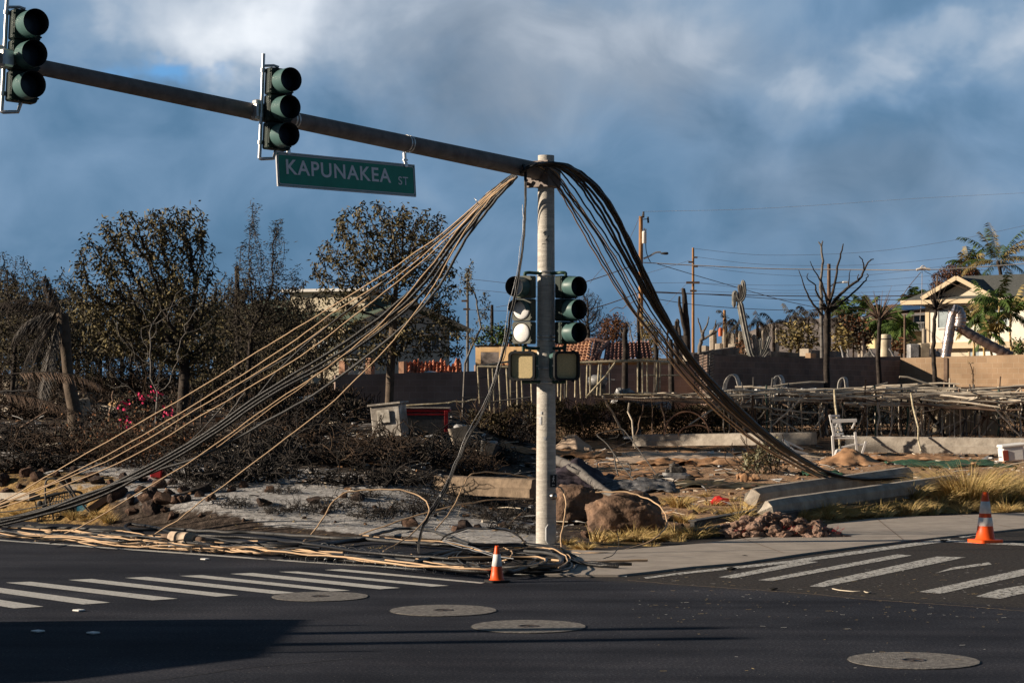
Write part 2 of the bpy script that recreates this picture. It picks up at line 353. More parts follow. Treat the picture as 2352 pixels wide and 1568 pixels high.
# ------------------------------------------------------------ ground
def axis(a, b, st, lo, hi, g=1.22):
    v = list(np.arange(a, b+1e-6, st)); s = st
    while v[-1] < hi: s *= g; v.append(v[-1]+s)
    s = st; w = [a]
    while w[-1] > lo: s *= g; w.append(w[-1]-s)
    return w[:0:-1]+v
def asphalt_mat():
    m = bpy.data.materials.new('asphalt'); m.use_nodes = True; nt = m.node_tree; N = nt.nodes; L = nt.links; b = N['Principled BSDF']
    tc = N.new('ShaderNodeTexCoord'); o = tc.outputs['Object']
    def nz(s, d, r=.6, v=o):
        n = N.new('ShaderNodeTexNoise'); n.inputs['Scale'].default_value = s; n.inputs['Detail'].default_value = d; n.inputs['Roughness'].default_value = r; L.new(v, n.inputs['Vector']); return n.outputs['Fac']
    def ramp(f, st):
        c = N.new('ShaderNodeValToRGB'); L.new(f, c.inputs[0]); e = c.color_ramp.elements
        e[0].position, e[0].color = st[0][0], (*st[0][1], 1); e[1].position, e[1].color = st[-1][0], (*st[-1][1], 1)
        for p, q in st[1:-1]: x = e.new(p); x.color = (*q, 1)
        return c.outputs[0]
    base = ramp(nz(34, 4, .75), [(.3, (.013, .0145, .020)), (.52, (.027, .030, .040)), (.76, (.105, .104, .112))])
    mp = N.new('ShaderNodeMapping'); mp.inputs['Rotation'].default_value = (0, 0, math.atan2(.603, .798)); mp.inputs['Scale'].default_value = (.12, 1, 1); L.new(o, mp.inputs[0])
    streak = ramp(nz(1.1, 4, .55, mp.outputs[0]), [(.3, (.58, .58, .60)), (.5, (1, 1, 1)), (.7, (1.45, 1.36, 1.30))])
    mu = N.new('ShaderNodeVectorMath'); mu.operation = 'MULTIPLY'; L.new(base, mu.inputs[0]); L.new(streak, mu.inputs[1])
    vo = N.new('ShaderNodeTexVoronoi'); vo.inputs['Scale'].default_value = 9; L.new(o, vo.inputs['Vector'])
    chip = N.new('ShaderNodeMath'); chip.operation = 'LESS_THAN'; L.new(vo.outputs['Distance'], chip.inputs[0]); chip.inputs[1].default_value = .055
    big = N.new('ShaderNodeMath'); big.operation = 'GREATER_THAN'; L.new(nz(3, 3), big.inputs[0]); big.inputs[1].default_value = .52
    an = N.new('ShaderNodeMath'); an.operation = 'MULTIPLY'; L.new(chip.outputs[0], an.inputs[0]); L.new(big.outputs[0], an.inputs[1])
    pt = N.new('ShaderNodeVectorMath'); pt.operation = 'MULTIPLY'; L.new(mu.outputs[0], pt.inputs[0]); L.new(ramp(nz(.45, 5, .6), [(.36, (.72, .72, .74)), (.5, (1, 1, 1)), (.64, (1.35, 1.32, 1.28))]), pt.inputs[1]); mu = pt
    # the side street's older, coarser and browner surface
    at = N.new('ShaderNodeAttribute'); at.attribute_name = 'Col'; sp = N.new('ShaderNodeSeparateColor'); L.new(at.outputs['Color'], sp.inputs[0])
    old = ramp(nz(20, 4, .8), [(.3, (.018, .017, .016)), (.52, (.05, .045, .041)), (.72, (.14, .12, .10))])
    mo = N.new('ShaderNodeMix'); mo.data_type = 'RGBA'; L.new(sp.outputs[0], mo.inputs[0]); L.new(mu.outputs[0], mo.inputs[6]); L.new(old, mo.inputs[7])
    mx = N.new('ShaderNodeMix'); mx.data_type = 'RGBA'; L.new(an.outputs[0], mx.inputs[0]); L.new(mo.outputs[2], mx.inputs[6]); mx.inputs[7].default_value = (.30, .27, .22, 1)
    L.new(mx.outputs[2], b.inputs['Base Color']); b.inputs['Roughness'].default_value = .9; b.inputs['Specular IOR Level'].default_value = .08
    bp = N.new('ShaderNodeBump'); bp.inputs['Strength'].default_value = .55; bp.inputs['Distance'].default_value = .012; L.new(nz(45, 3, .7), bp.inputs['Height']); L.new(bp.outputs[0], b.inputs['Normal'])
    return m
M['asphalt'] = asphalt_mat()
def ground_mat():
    m = bpy.data.materials.new('ground'); m.use_nodes = True; nt = m.node_tree; N = nt.nodes; L = nt.links; b = N['Principled BSDF']
    tc = N.new('ShaderNodeTexCoord'); o = tc.outputs['Object']
    at = N.new('ShaderNodeAttribute'); at.attribute_name = 'Col'; sp = N.new('ShaderNodeSeparateColor'); L.new(at.outputs['Color'], sp.inputs[0])
    def nz(s, d, r=.6):
        n = N.new('ShaderNodeTexNoise'); n.inputs['Scale'].default_value = s; n.inputs['Detail'].default_value = d; n.inputs['Roughness'].default_value = r; L.new(o, n.inputs['Vector']); return n.outputs['Fac']
    def ramp(f, st):
        c = N.new('ShaderNodeValToRGB'); L.new(f, c.inputs[0]); e = c.color_ramp.elements
        e[0].position, e[0].color = st[0][0], (*st[0][1], 1); e[1].position, e[1].color = st[-1][0], (*st[-1][1], 1)
        for p, q in st[1:-1]: x = e.new(p); x.color = (*q, 1)
        return c.outputs[0]
    def mix(fac, a, c):
        x = N.new('ShaderNodeMix'); x.data_type = 'RGBA'; L.new(fac, x.inputs[0]); L.new(a, x.inputs[6]); L.new(c, x.inputs[7]); return x.outputs[2]
    char = ramp(nz(7, 8, .7), [(.32, (.02, .017, .015)), (.5, (.055, .042, .034)), (.7, (.15, .12, .10))])
    ash = ramp(nz(9, 9, .75), [(.3, (.09, .082, .075)), (.46, (.34, .33, .32)), (.58, (.52, .51, .50)), (.72, (.72, .71, .70))])
    soil = ramp(nz(8, 8, .75), [(.3, (.20, .115, .066)), (.5, (.38, .24, .145)), (.72, (.56, .41, .28))])
    straw = ramp(nz(14, 8, .8), [(.33, (.07, .042, .022)), (.5, (.30, .19, .08)), (.68, (.55, .42, .20))])
    hill = ramp(nz(.02, 8, .6), [(.3, (.15, .125, .11)), (.5, (.22, .185, .165)), (.7, (.27, .235, .20))])
    thr = nz(2.6, 7, .7)
    def msk(ch):
        a = N.new('ShaderNodeMath'); a.operation = 'ADD'; L.new(ch, a.inputs[0]); L.new(thr, a.inputs[1])
        r = N.new('ShaderNodeMapRange'); L.new(a.outputs[0], r.inputs[0]); r.inputs[1].default_value = .93; r.inputs[2].default_value = 1.07; return r.outputs[0]
    c = mix(msk(sp.outputs[0]), char, ash); c = mix(msk(sp.outputs[1]), c, soil); c = mix(msk(sp.outputs[2]), c, straw)
    c = mix(at.outputs['Alpha'], c, hill)
    L.new(c, b.inputs['Base Color']); b.inputs['Roughness'].default_value = .95; b.inputs['Specular IOR Level'].default_value = .1
    bp = N.new('ShaderNodeBump'); bp.inputs['Strength'].default_value = .9; bp.inputs['Distance'].default_value = .05; L.new(nz(16, 8, .75), bp.inputs['Height']); L.new(bp.outputs[0], b.inputs['Normal'])
    return m
def grid(name, xs, ys, zf, cf, m, keep=None):
    nx = len(xs); vs = [(x, y, zf(x, y)) for y in ys for x in xs]
    fs = [(j*nx+i, j*nx+i+1, j*nx+nx+i+1, j*nx+nx+i) for j in range(len(ys)-1) for i in range(nx-1)
          if keep is None or keep((xs[i]+xs[i+1])/2, (ys[j]+ys[j+1])/2)]
    me = bpy.data.meshes.new(name); me.from_pydata(vs, [], fs); me.materials.append(m)
    me.polygons.foreach_set('use_smooth', [True]*len(fs))
    if cf:
        ca = me.color_attributes.new('Col', 'FLOAT_COLOR', 'POINT'); d = []
        for v in vs: d.extend(cf(*v))
        ca.data.foreach_set('color', d)
    return link(bpy.data.objects.new(name, me))
def ecol(x, y, z):
    if y > 130: k = sm((y-330)/300); return (0, .45, .1, k)
    px = 1176+F*x/y if y > 5 else 0
    d, s, t = lotd(x, y)
    ash = soil = straw = 0.0
    if y < 60:
        a = sm((x+10.2)/2.2)*sm((2.2-x)/2.5)*sm((d-.35)/.5)*sm((6.5-d)/2.0)
        ash = .72*a
        if x < -6.5: ash = max(ash, .45*sm((d-2)/1)*sm((8-d)/3))
        soil = .85*sm((x-1.0)/1.5)*sm((d-.8)/.7)
        straw = .56*sm((1.0-d)/.5)*(1 if x > -1.6 else .55)
        straw = max(straw, .56*sm((-6.6-x)/1.0)*sm((2.6-d)/.8))
        if x > 1.5: straw = max(straw, .5*sm((2.6-d)/1.2))
        if .8 < x < 3.2 and 37 < y < 42: soil *= .7; ash = .40
    else:
        soil = .55*sm((x/y+.01)/.04) if y < 130 else .5
        ash = .42
    return (ash, soil, straw, 0)
xs = axis(-15, 17, .22, -2500, 2500, 1.3); ys = axis(31, 62, .2, 12, 62, 1.3); 
s_ = .2
while ys[-1] < 4600: s_ *= 1.06; ys.append(ys[-1]+s_)
GM = ground_mat()
tag(grid('ground', xs, ys, gz, ecol, GM), kind='structure')
# road: one asphalt sheet over the whole crossing; its lot-side boundary follows the kerb lines
def rcol(x, y, z):
    d, s, t = lotd(x, y)
    k = sm((t+4.55+.12*noise.noise(Vector((x, y, 0))))/.25)*sm((s-.2)/1.5)
    return (.85*k, 0, 0, 1)
tag(grid('road', axis(-14, 16, .25, -260, 260, 1.5), axis(14, 62, .25, -160, 300, 1.5), lambda x, y: 0.0, rcol, M['asphalt'],
     keep=lambda x, y: lotd(x, y)[0] < .35 or (lotd(x, y)[1] > 1 and y > 60 and lotd(x, y)[0] < 0)), kind='structure')
def flat(name, polys, z, m, th=0.0):
    b = MB()
    for p in polys:
        w = [G(a, c, z) for a, c in p]
        if (w[1]-w[0]).cross(w[2]-w[1]).z < 0: w.reverse()
        b.add(w, [tuple(range(len(w)))])
    return b.build(name, m)
# worn paint: chips show the asphalt through holes
def worn(name, thr):
    m = mat(name, (.50, .49, .46), .7, .25, 30, .3, 150); nt = m.node_tree; N = nt.nodes; L = nt.links
    b = N['Principled BSDF']; tc = N.new('ShaderNodeTexCoord'); n = N.new('ShaderNodeTexNoise'); n.inputs['Scale'].default_value = 13; n.inputs['Detail'].default_value = 7; n.inputs['Roughness'].default_value = .75
    L.new(tc.outputs['Object'], n.inputs['Vector']); g = N.new('ShaderNodeMapRange'); g.inputs[1].default_value = thr-.02; g.inputs[2].default_value = thr+.02; L.new(n.outputs['Fac'], g.inputs[0]); L.new(g.outputs[0], b.inputs['Alpha']); return m
WN = worn('crosswalk paint', .37); WO = worn('worn crosswalk paint', .46)
lw = [((-240,1352),(-170,1349),(100,1392),(32,1396)), ((-110,1345),(-50,1342),(253,1382.7),(191.7,1387)), ((13,1337),(70,1334.7),(408,1373.7),(350,1377.4)), ((157,1330.7),(210,1328.4),(548,1366),(497,1369)),
      ((287,1326),(337,1323.7),(678,1360),(630,1363)), ((413,1321.4),(463,1319.7),(804,1355),(760,1357)), ((528,1316.7),(580,1314.7),(919,1349),(872,1352)), ((640,1312),(683,1311.4),(1030.7,1344),(991,1346)), ((745,1307.7),(785,1306),(1114,1337),(1104,1339))]
tag(flat('crosswalk_marking', lw, .006, WN), kind='structure')
def c7(pts): return [(1568+a/3, 1163.7+b/3) for a, b in pts]
rw = [c7(p) for p in ([(245,483),(825,370),(935,377),(350,490)], [(520,503),(1480,325),(1580,333),(620,508)], [(875,545),(1000,505),(1750,340),(1950,345),(970,550)],
      [(1740,455),(1860,415),(2110,380),(2130,395),(1860,430)], [(1630,583),(2352,425),(2500,398),(2500,437),(1780,596)], [(2020,615),(2170,568),(2500,512),(2500,560),(2190,630)])]
tag(flat('crosswalk_marking', rw, .006, WO), kind='structure')
tag(flat('edge_line', [[(-400,1207),(-400,1210),(0,1241),(700,1291),(1130,1318),(1440,1323.5),(1440,1321),(1130,1314.5),(700,1288),(0,1238)]], .006, WN), kind='structure')
tag(flat('stop_line', [[(1478,1325),(1568,1313),(1800,1288),(2151,1238),(2185,1236),(2172,1243),(1830,1291),(1568,1317.5),(1484,1328)], c7([(1770,222),(2600,262),(2600,278),(1780,238)]), c7([(1900,205),(2060,183),(2065,189),(1925,212)])], .007, WO), kind='structure')
def crack(pts, w, m):
    b = MB(); q = smooth_path([G(x, y, .004) for x, y in pts], 12); vs = []
    for i, p in enumerate(q):
        t_ = (q[min(i+1, len(q)-1)]-q[max(i-1, 0)]).normalized(); s_ = Vector((-t_.y, t_.x, 0)); j = .05*noise.noise(Vector((i*.6, w*90, 0))); vs += [p+s_*(j-w*(.6+.5*noise.noise(Vector((i*.9, 1, 0))))), p+s_*(j+w*(.6+.5*noise.noise(Vector((i*.9, 5, 0)))))]
    b.add(vs, [(2*i, 2*i+1, 2*i+3, 2*i+2) for i in range(len(q)-1)]); tag(b.build('road_crack', m), kind='structure')
crack([(240,1575),(420,1553),(560,1533),(700,1521),(784,1513),(870,1508)], .012, M['rubber'])
crack([(1440,1331),(1568,1342),(1800,1358),(2000,1376),(2200,1390),(2400,1406)], .02, mat('seam dirt', (.20, .15, .10), .95, .5, 14))
crack([(2190,1345),(2290,1352),(2400,1362)], .010, M['rubber'])
# pavement at the corner: a slab with a thin lip
pv = [(1292,1262),(1330,1276),(1250,1318),(1420,1319),(1478,1313),(1590,1300),(1700,1291),(1850,1269),(2000,1250),(2180,1230),(2352,1212),(2620,1186),(2620,1164),(2352,1177),(2150,1184),(2010,1188),(1900,1204),(1800,1225),(1600,1248),(1400,1264)]
b = MB(); w = [G(a, c, .03) for a, c in pv]
if sum((w[i].x*w[(i+1)%len(w)].y-w[(i+1)%len(w)].x*w[i].y) for i in range(len(w))) < 0: w.reverse()
n = len(w); b.add(w+[p-Vector((0, 0, .06)) for p in w], [tuple(range(n))]+[(i, i+n, (i+1) % n+n, (i+1) % n) for i in range(n)])
tag(b.build('pavement', M['walk']), kind='structure')
b = MB()
for a in (((1800,1269),(1690,1230)), ((2075,1239),(2010,1187)), ((2330,1213),(2200,1181))):
    p, q = [G(*k, .0335) for k in a]; s = (q-p).cross(Vector((0, 0, 1))).normalized()*.008; b.add([p-s, p+s, q+s, q-s], [(3, 2, 1, 0)])
tag(b.build('pavement_joint', M['stickd']), kind='structure')
# round concrete collars with a small iron cover in the carriageway
def collar(px, py, hw, label):
    c = G(px, py, 0); r = hw*c.y/F; o = thing('utility_cover', label, 'utility cover', c, 'round concrete utility covers in the road')
    b = MB(); pr = []; nn = 48
    ring = [(r*(1+.012*noise.noise(Vector((math.cos(a)*6, math.sin(a)*6, px))))*math.cos(a), r*(1+.012*noise.noise(Vector((math.cos(a)*6, math.sin(a)*6, px))))*math.sin(a)) for a in [2*math.pi*k/nn for k in range(nn)]]
    rb = [(x*1.025, y*1.025) for x, y in ring]
    b.add([(x, y, .003) for x, y in rb], [tuple(range(nn))], 1)
    b.add([(x, y, .009) for x, y in ring]+[(x*.2, y*.2, .009) for x, y in ring]+[(x, y, .004) for x, y in ring], [(i, (i+1) % nn, nn+(i+1) % nn, nn+i) for i in range(nn)]+[(i+2*nn, 2*nn+(i+1) % nn, (i+1) % nn, i) for i in range(nn)], 0)
    b.build('collar', [mat('collar concrete', (.17, .16, .15), .9, .5, 18, .8, 70, col2=(.27, .255, .235)), M['rubber']], o)
    k = MB(); k.lathe([(r*.2, .004), (r*.195, .012), (r*.15, .012), (r*.145, .007), (r*.02, .007), (r*.02, .011), (0.001, .011)], 24, cap=False); k.build('cover', mat('cast iron', (.05, .04, .035), .6, .4, 20), o)
collar(735, 1370, 110, 'round concrete utility cover beside the left crosswalk, farthest from the kerb-side foreground')
collar(1018, 1402, 122, 'round concrete utility cover between two others, just left of centre below the small cone')
collar(1214, 1438.7, 131, 'round concrete utility cover with a chipped left edge, below the concrete pole')
collar(2098, 1517, 149, 'large round concrete utility cover alone at the lower right of the road')

# ------------------------------------------------------------ signal pole with mast arm
AD = Vector((-.588, -.809, .0)); 
pole = thing('signal_pole', 'tall round concrete traffic signal pole with a long dark mast arm reaching to the left', 'signal pole', (.54, 33, 0))
O = Vector((.54, 33, 0))
MB().tube([(0, 0, -.1), (0, 0, .3), (0, 0, 2), (0, 0, 4), (0, 0, 6.17)], [.162, .160, .150, .138, .129], 28).build('column', M['postc'], pole)
def armpt(t): 
    p = O+AD*t; p.z = 5.90+.035*t; return p
b = MB(); b.tube([armpt(t)-O for t in (.16, 1, 3, 6, 9, 11.6)], [.135, .133, .124, .112, .10, .092], 24); b.build('mast_arm', M['armsteel'], pole)
rz = math.atan2(AD.y, AD.x); Rz = Matrix.Rotation(rz, 3, 'Z')
b = MB(); b.box((.0, 0, 5.86), (.36, .34, .40), Rz, bev=.02)
b.box(AD*.22+Vector((0, 0, 5.86)), (.05, .42, .42), Rz, bev=.01)
for s in (-1, 1):
    for z in (5.71, 6.01):
        c = AD*.25+Vector((0, 0, z))+Rz @ Vector((0, s*.165, 0)); b.lathe([(.028, 0), (.028, .05), (.0, .05)], 8, c, Matrix.Rotation(rz, 3, 'Z') @ Matrix.Rotation(R(90), 3, 'Y'), cap=False)
b.build('arm_bracket', M['armsteel'], pole)
for z in (2.55+.03, 2.80, 3.25, 3.31, 4.27, 4.33, .20):
    b = MB(); b.lathe([(.152+.002*(6-z)*1.2-.012, -.014), (.152+.002*(6-z)*1.2+.004-.012, -.014), (.156+.002*(6-z)*1.2-.012, .014), (.152+.002*(6-z)*1.2-.012, .014)], 28, (0, 0, z), cap=False); b.build('strap', M['galv'], pole)
b = MB(); # handhole cover, long octagonal plate low on the street side
ov = [(-.085, -.10), (-.05, -.155), (.05, -.155), (.085, -.10), (.085, .10), (.05, .155), (-.05, .155), (-.085, .10)]
ax = Matrix.Rotation(R(26), 3, 'Z'); b.prism(ov, ax @ Vector((1, 0, 0)), (0, 0, 1), ax @ Vector((0, -.172, 0))+Vector((0, 0, .19)), ax @ Vector((0, .05, 0)))
b.build('handhole_cover', mat('cover plate', (.42, .43, .44), .5, .15, 8, metal=.4), pole)
for (a, z, w, h) in ((-38, 1.98, .05, .13), (20, 2.35, .035, .035), (20, 2.05, .05, .05), (-30, 2.10, .03, .05), (14, 1.72, .05, .04), (-8, 1.70, .04, .05)):
    b = MB(); r_ = .159; pts = []
    for k in range(5): pts.append(Matrix.Rotation(R(a)+(k/4-.5)*w/r_, 3, 'Z') @ Vector((0, -r_, 0)))
    b.add([p+Vector((0, 0, z-h/2)) for p in pts]+[p+Vector((0, 0, z+h/2)) for p in pts], [(i, i+1, i+6, i+5) for i in range(4)], 0, True)
    b.build('sticker', mat('old stickers', (.45, .46, .48), .5, .3, 30), pole)
b = MB() # scribbled tag
for pts in ([(-.05, 4.93), (-.02, 4.97), (-.03, 4.90)], [(-.01, 4.82), (.05, 4.90), (.0, 4.84), (.045, 4.79)], [(-.07, 4.76), (-.03, 4.77)]):
    b.tube([Vector((x, -math.sqrt(max(.0001, .1385**2-x*x)), z)) for x, z in pts], .004, 4)
b.build('graffiti', M['black'], pole)

def rrect(w, h, r, n=5):
    o = []
    for cx, cy, a0 in ((w/2-r, h/2-r, 0), (-w/2+r, h/2-r, 90), (-w/2+r, -h/2+r, 180), (w/2-r, -h/2+r, 270)):
        for k in range(n+1): a = R(a0+90*k/n); o.append((cx+r*math.cos(a), cy+r*math.sin(a)))
    return o
RX = Matrix.Rotation(R(90), 3, 'X')      # lathe axis -> -Y
def visor(b, z, depth, part=360, ring=False, droop=0):
    n = 30; ro, ri = .158, .152; vs = []; fs = []
    a0 = 90-part/2; cnt = n if part == 360 else n+1
    for (r, y) in ((ro, -.10), (ro, -.10-depth*.3), (ro, -.10-depth*.36), (ro, -.10-depth), (ri, -.10-depth), (ri, -.10)):
        if ring and y == -.10-depth*.3: rr = r
        for k in range(cnt):
            a = R(a0+part*k/n); rr = r+(.007 if ring and r == ro and y > -.10-depth*.31 else 0); 
            yy = y*(1 if part == 360 else (1 if y > -.2 else 1-.25*abs(k/n-.5)*2))
            vs.append((rr*math.cos(a), yy, z+rr*math.sin(a)))
    m = 6
    for i in range(m-1):
        for k in range(n):
            j = (k+1) % cnt; fs.append((i*cnt+k, i*cnt+j, (i+1)*cnt+j, (i+1)*cnt+k))
    b.add(vs, fs[:3*n+0], 0, True); b.add(vs, fs[3*n:], 1, True)
def signal(label, loc, face, tilt=0, vis=(1, 1, 1), lens='smoke', front='house', ring=False, mast=False, group=None):
    t = thing('traffic_light', label, 'traffic light', loc, group); t.rotation_euler = (0, R(tilt), R(face))
    for i, z in enumerate((.36, 0, -.36)):
        b = MB(); b.box((0, 0, z), (.335, .17, .352), bev=.018); b.prism(rrect(.325, .34, .03), (1, 0, 0), (0, 0, 1), (0, -.10, z), (0, .02, 0))
        for s in (-1, 1):
            for q in (-.12, .12): b.lathe([(.011, -.012), (.011, .012)], 6, (s*.172, -.085, z+q), RX)
        sec = b.build('signal_section', M[front], t)
        l = MB(); pr = [(.148, 0)]+[(.148*math.cos(a), .03*math.sin(a)) for a in [R(15*k) for k in range(1, 6)]]+[(.001, .031)]
        l.lathe(pr, 28, (0, -.098, z), RX, cap=False); lo = l.build('lens', M['lensw' if vis[i] != 1 or lens == 'lensw' else 'smoke'], sec)
        r = MB(); r.lathe([(.148, -.002), (.158, .008), (.150, .014), (.148, .006)], 28, (0, -.10, z), RX, cap=False); r.build('lens_ring', M['black'], sec)
        if vis[i]:
            v = MB(); visor(v, z, .24 if vis[i] == 1 else .22, 360 if vis[i] == 1 else 190, ring); v.build('visor', [M['sgreen'], M['black']], sec)
    b = MB()
    if mast:
        b.tube([(-.205, .06, -.66), (-.205, .06, .72)], .024, 10, 0); b.tube([(-.205, .06, -.66), (-.19, .04, -.67), (-.03, .0, -.65), (0, 0, -.54)], .024, 8, 0)
        b.tube([(-.205, .06, .56), (-.06, .03, .58), (0, 0, .56)], .018, 8, 0)
        for z in (.50, -.1, -.45): b.lathe([(.034, -.025), (.034, .025)], 10, (-.205, .06, z))
        b.build('mounting_pipe', M['galv'], t)
        k = MB(); k.box((-.24, .11, -.02), (.10, .12, .26), bev=.012); k.box((-.28, .17, -.02), (.06, .10, .16), bev=.01)
        k.build('clamp', M['galv'], t)
    return t
p1 = P(53, 131, 24.35); p2 = P(637, 252, 27.5)
signal('traffic light at the far left end of the mast arm', p1, 36, 3, mast=True, group='traffic lights on the mast arm')
signal('three section traffic light on the mast arm just left of the green street sign', p2, 36, 2.5, mast=True, group='traffic lights on the mast arm')
sgL = signal('sunlit traffic light on the left of the pole with broken visors and sun white lenses', P(1205, 712, 32.85), -30, 0, (1, 2, 0), 'lensw', 'housing_lit')
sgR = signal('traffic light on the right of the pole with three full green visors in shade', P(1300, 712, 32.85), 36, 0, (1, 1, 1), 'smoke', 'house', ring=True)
def pipe_part(par, pts, r=.026, name='mounting_pipe'):
    b = MB(); q = smooth_path(pts, 5); b.tube(q, r, 12); inv = par.matrix_basis.inverted(); b.v = [tuple(inv @ Vector(v)) for v in b.v]; b.build(name, M['dgreen'], par)
for par, sx in ((sgL, 1207), (sgR, 1298)):
    cx = 1255
    e = 12*(-1 if sx < cx else 1)
    pipe_part(par, [P(cx, 627, 32.9), P(cx+e*2, 627, 32.9), P(sx-e*.7, 626, 32.85), P(sx, 627, 32.84), P(sx+e*.1, 631, 32.84), P(sx, 645, 32.85)])
    pipe_part(par, [P(cx, 800, 32.92), P(cx+e*2, 800, 32.92), P(sx-e*.5, 799, 32.87), P(sx, 797, 32.86), P(sx, 788, 32.86)])
def ped(label, px, face, scr):
    t = thing('pedestrian_signal', label, 'pedestrian signal', P(px, 840, 32.8)); t.rotation_euler = (0, 0, R(face))
    b = MB(); b.prism(rrect(.40, .43, .06), (1, 0, 0), (0, 0, 1), (0, -.02, 0), (0, .17, 0)); b.build('housing', M['sgreen'], t)
    b = MB(); o_ = rrect(.44, .46, .075); i_ = rrect(.36, .385, .05); n = len(o_)
    vs = [(x, -.02, z) for x, z in o_]+[(x, -.10, z) for x, z in o_]+[(x, -.10, z) for x, z in i_]+[(x, -.03, z) for x, z in i_]
    b.add(vs, [(k*n+i, k*n+(i+1) % n, (k+1)*n+(i+1) % n, (k+1)*n+i) for k in range(3) for i in range(n)]); 
    for sx in (-.12, .12):
        for z in (.235, -.235): b.box((sx, -.05, z), (.04, .05, .03), bev=.004)
    b.build('visor_frame', M['black'], t)
    b = MB(); b.prism(rrect(.37, .40, .04), (1, 0, 0), (0, 0, 1), (0, -.045, 0), (0, .02, 0)); b.build('screen', scr, t)
    b = MB(); b.lathe([(.014, 0), (.014, .03)], 8, (.225*(1 if face < 0 else -1), -.03, .0), Matrix.Rotation(R(90), 3, 'Y')); b.build('latch', M['galv'], t)
    e = -1 if px < 1255 else 1
    pipe_part(t, [P(1255, 877, 32.9), P(1255+e*20, 877, 32.9), P(px-e*2, 877, 32.85), P(px, 874, 32.85), P(px, 862, 32.85)])
    pipe_part(t, [P(px, 822, 32.85), P(px, 800, 32.86), P(px, 792, 32.86)])
ped('sunlit pedestrian signal with a straw coloured blank screen on the left of the pole', 1202, -18, M['lensy'])
ped('shaded pedestrian signal with a brown blank screen on the right of the pole', 1297, 24, M['lensy'])
# push button and walk placard
t = thing('push_button', 'round silver pedestrian push button below its black walk placard', 'push button', P(1272, 1139, 32.86)); t.rotation_euler = (0, 0, R(38))
b = MB(); b.lathe([(.055, -.06), (.055, .02), (.045, .035), (.03, .035)], 20, (0, 0, 0), RX, cap=True); b.build('button_body', mat('brushed metal', (.20, .19, .18), .35, .2, 20, metal=.8), t)
b = MB(); b.lathe([(.026, .03), (.026, .045), (.001, .05)], 16, (0, 0, 0), RX, cap=False); b.build('button', M['galv'], t)
t = thing('button_placard', 'small black placard with a white walking figure and a left arrow', 'sign', P(1271, 1104, 32.82)); t.rotation_euler = (0, 0, R(14))
b = MB(); b.prism(rrect(.125, .215, .018), (1, 0, 0), (0, 0, 1), (0, 0, 0), (0, .012, 0)); b.build('plate', M['black'], t)
b = MB(); o_ = rrect(.118, .208, .016); i_ = rrect(.110, .200, .013); n = len(o_); b.add([(x, -.003, z) for x, z in o_]+[(x, -.003, z) for x, z in i_], [(i, (i+1) % n, n+(i+1) % n, n+i) for i in range(n)])
b.build('border', M['white'], t)
b = MB()
def seg(b, x0, z0, x1, z1, w, y=-.003):
    a = Vector((x0, y, z0)); c = Vector((x1, y, z1)); s = (c-a).cross(Vector((0, 1, 0))).normalized()*w/2; b.add([a-s, a+s, c+s, c-s], [(0, 1, 2, 3)])
b.add([(.009*math.cos(R(a))+.006, -.003, .075+.009*math.sin(R(a))) for a in range(0, 360, 30)], [tuple(range(12))])
seg(b, .004, .062, .0, .022, .016); b.v = [(x, y-.0002*0, z) for x, y, z in b.v]
seg(b, .0, .0245, .014, -.022, .009, -.0032); seg(b, .0, .0245, -.018, -.020, .009, -.0034); seg(b, .003, .058, -.016, .038, .007, -.0036); seg(b, -.016, .038, -.018, .026, .006, -.0038); seg(b, .003, .058, .018, .036, .007, -.004); seg(b, -.01, -.065, .022, -.065, .008, -.003)
b.add([(-.024, -.0034, -.065), (-.008, -.0034, -.051), (-.008, -.0034, -.079)], [(0, 1, 2)])
b.build('walking_figure', M['white'], t)
# green street sign hanging from the arm
TL, TR, BR, BL = P(634.5, 349, 27.9), P(951, 380, 30.3), P(955.5, 451.5, 30.3), P(637.8, 426, 27.9)
ex = (TR-TL).normalized(); ez = ((TL-BL)+(TR-BR)).normalized(); ez = (ez-ex*ez.dot(ex)).normalized(); ey = ez.cross(ex)
SW = ((TR-TL).length+(BR-BL).length)/2; SH = ((TL-BL).length+(TR-BR).length)/2
sc_ = (TL+TR+BR+BL)/4
Mx = Matrix((ex, ey, ez)).transposed().to_4x4(); Mx.translation = sc_
t = thing('street_sign', 'long green street name sign with pale letters reading KAPUNAKEA ST hanging under the mast arm', 'street sign', sc_); t.matrix_basis = Mx
b = MB(); b.box((0, .004, 0), (SW, .006, SH)); b.build('panel', M['signg'], t)
b = MB(); o_ = rrect(SW-.035, SH-.035, .04); i_ = rrect(SW-.065, SH-.065, .03); n = len(o_); b.add([(x, -.003, z) for x, z in o_]+[(x, -.003, z) for x, z in i_], [(i, n+i, n+(i+1) % n, (i+1) % n) for i in range(n)])
for z in (-SH/2, SH/2): b.box((0, .004, z), (SW+.01, .02, .018))
for x in (-SW/2, SW/2): b.box((x, .004, 0), (.014, .0196, SH-.02))
b.build('border', M['signw'], t)
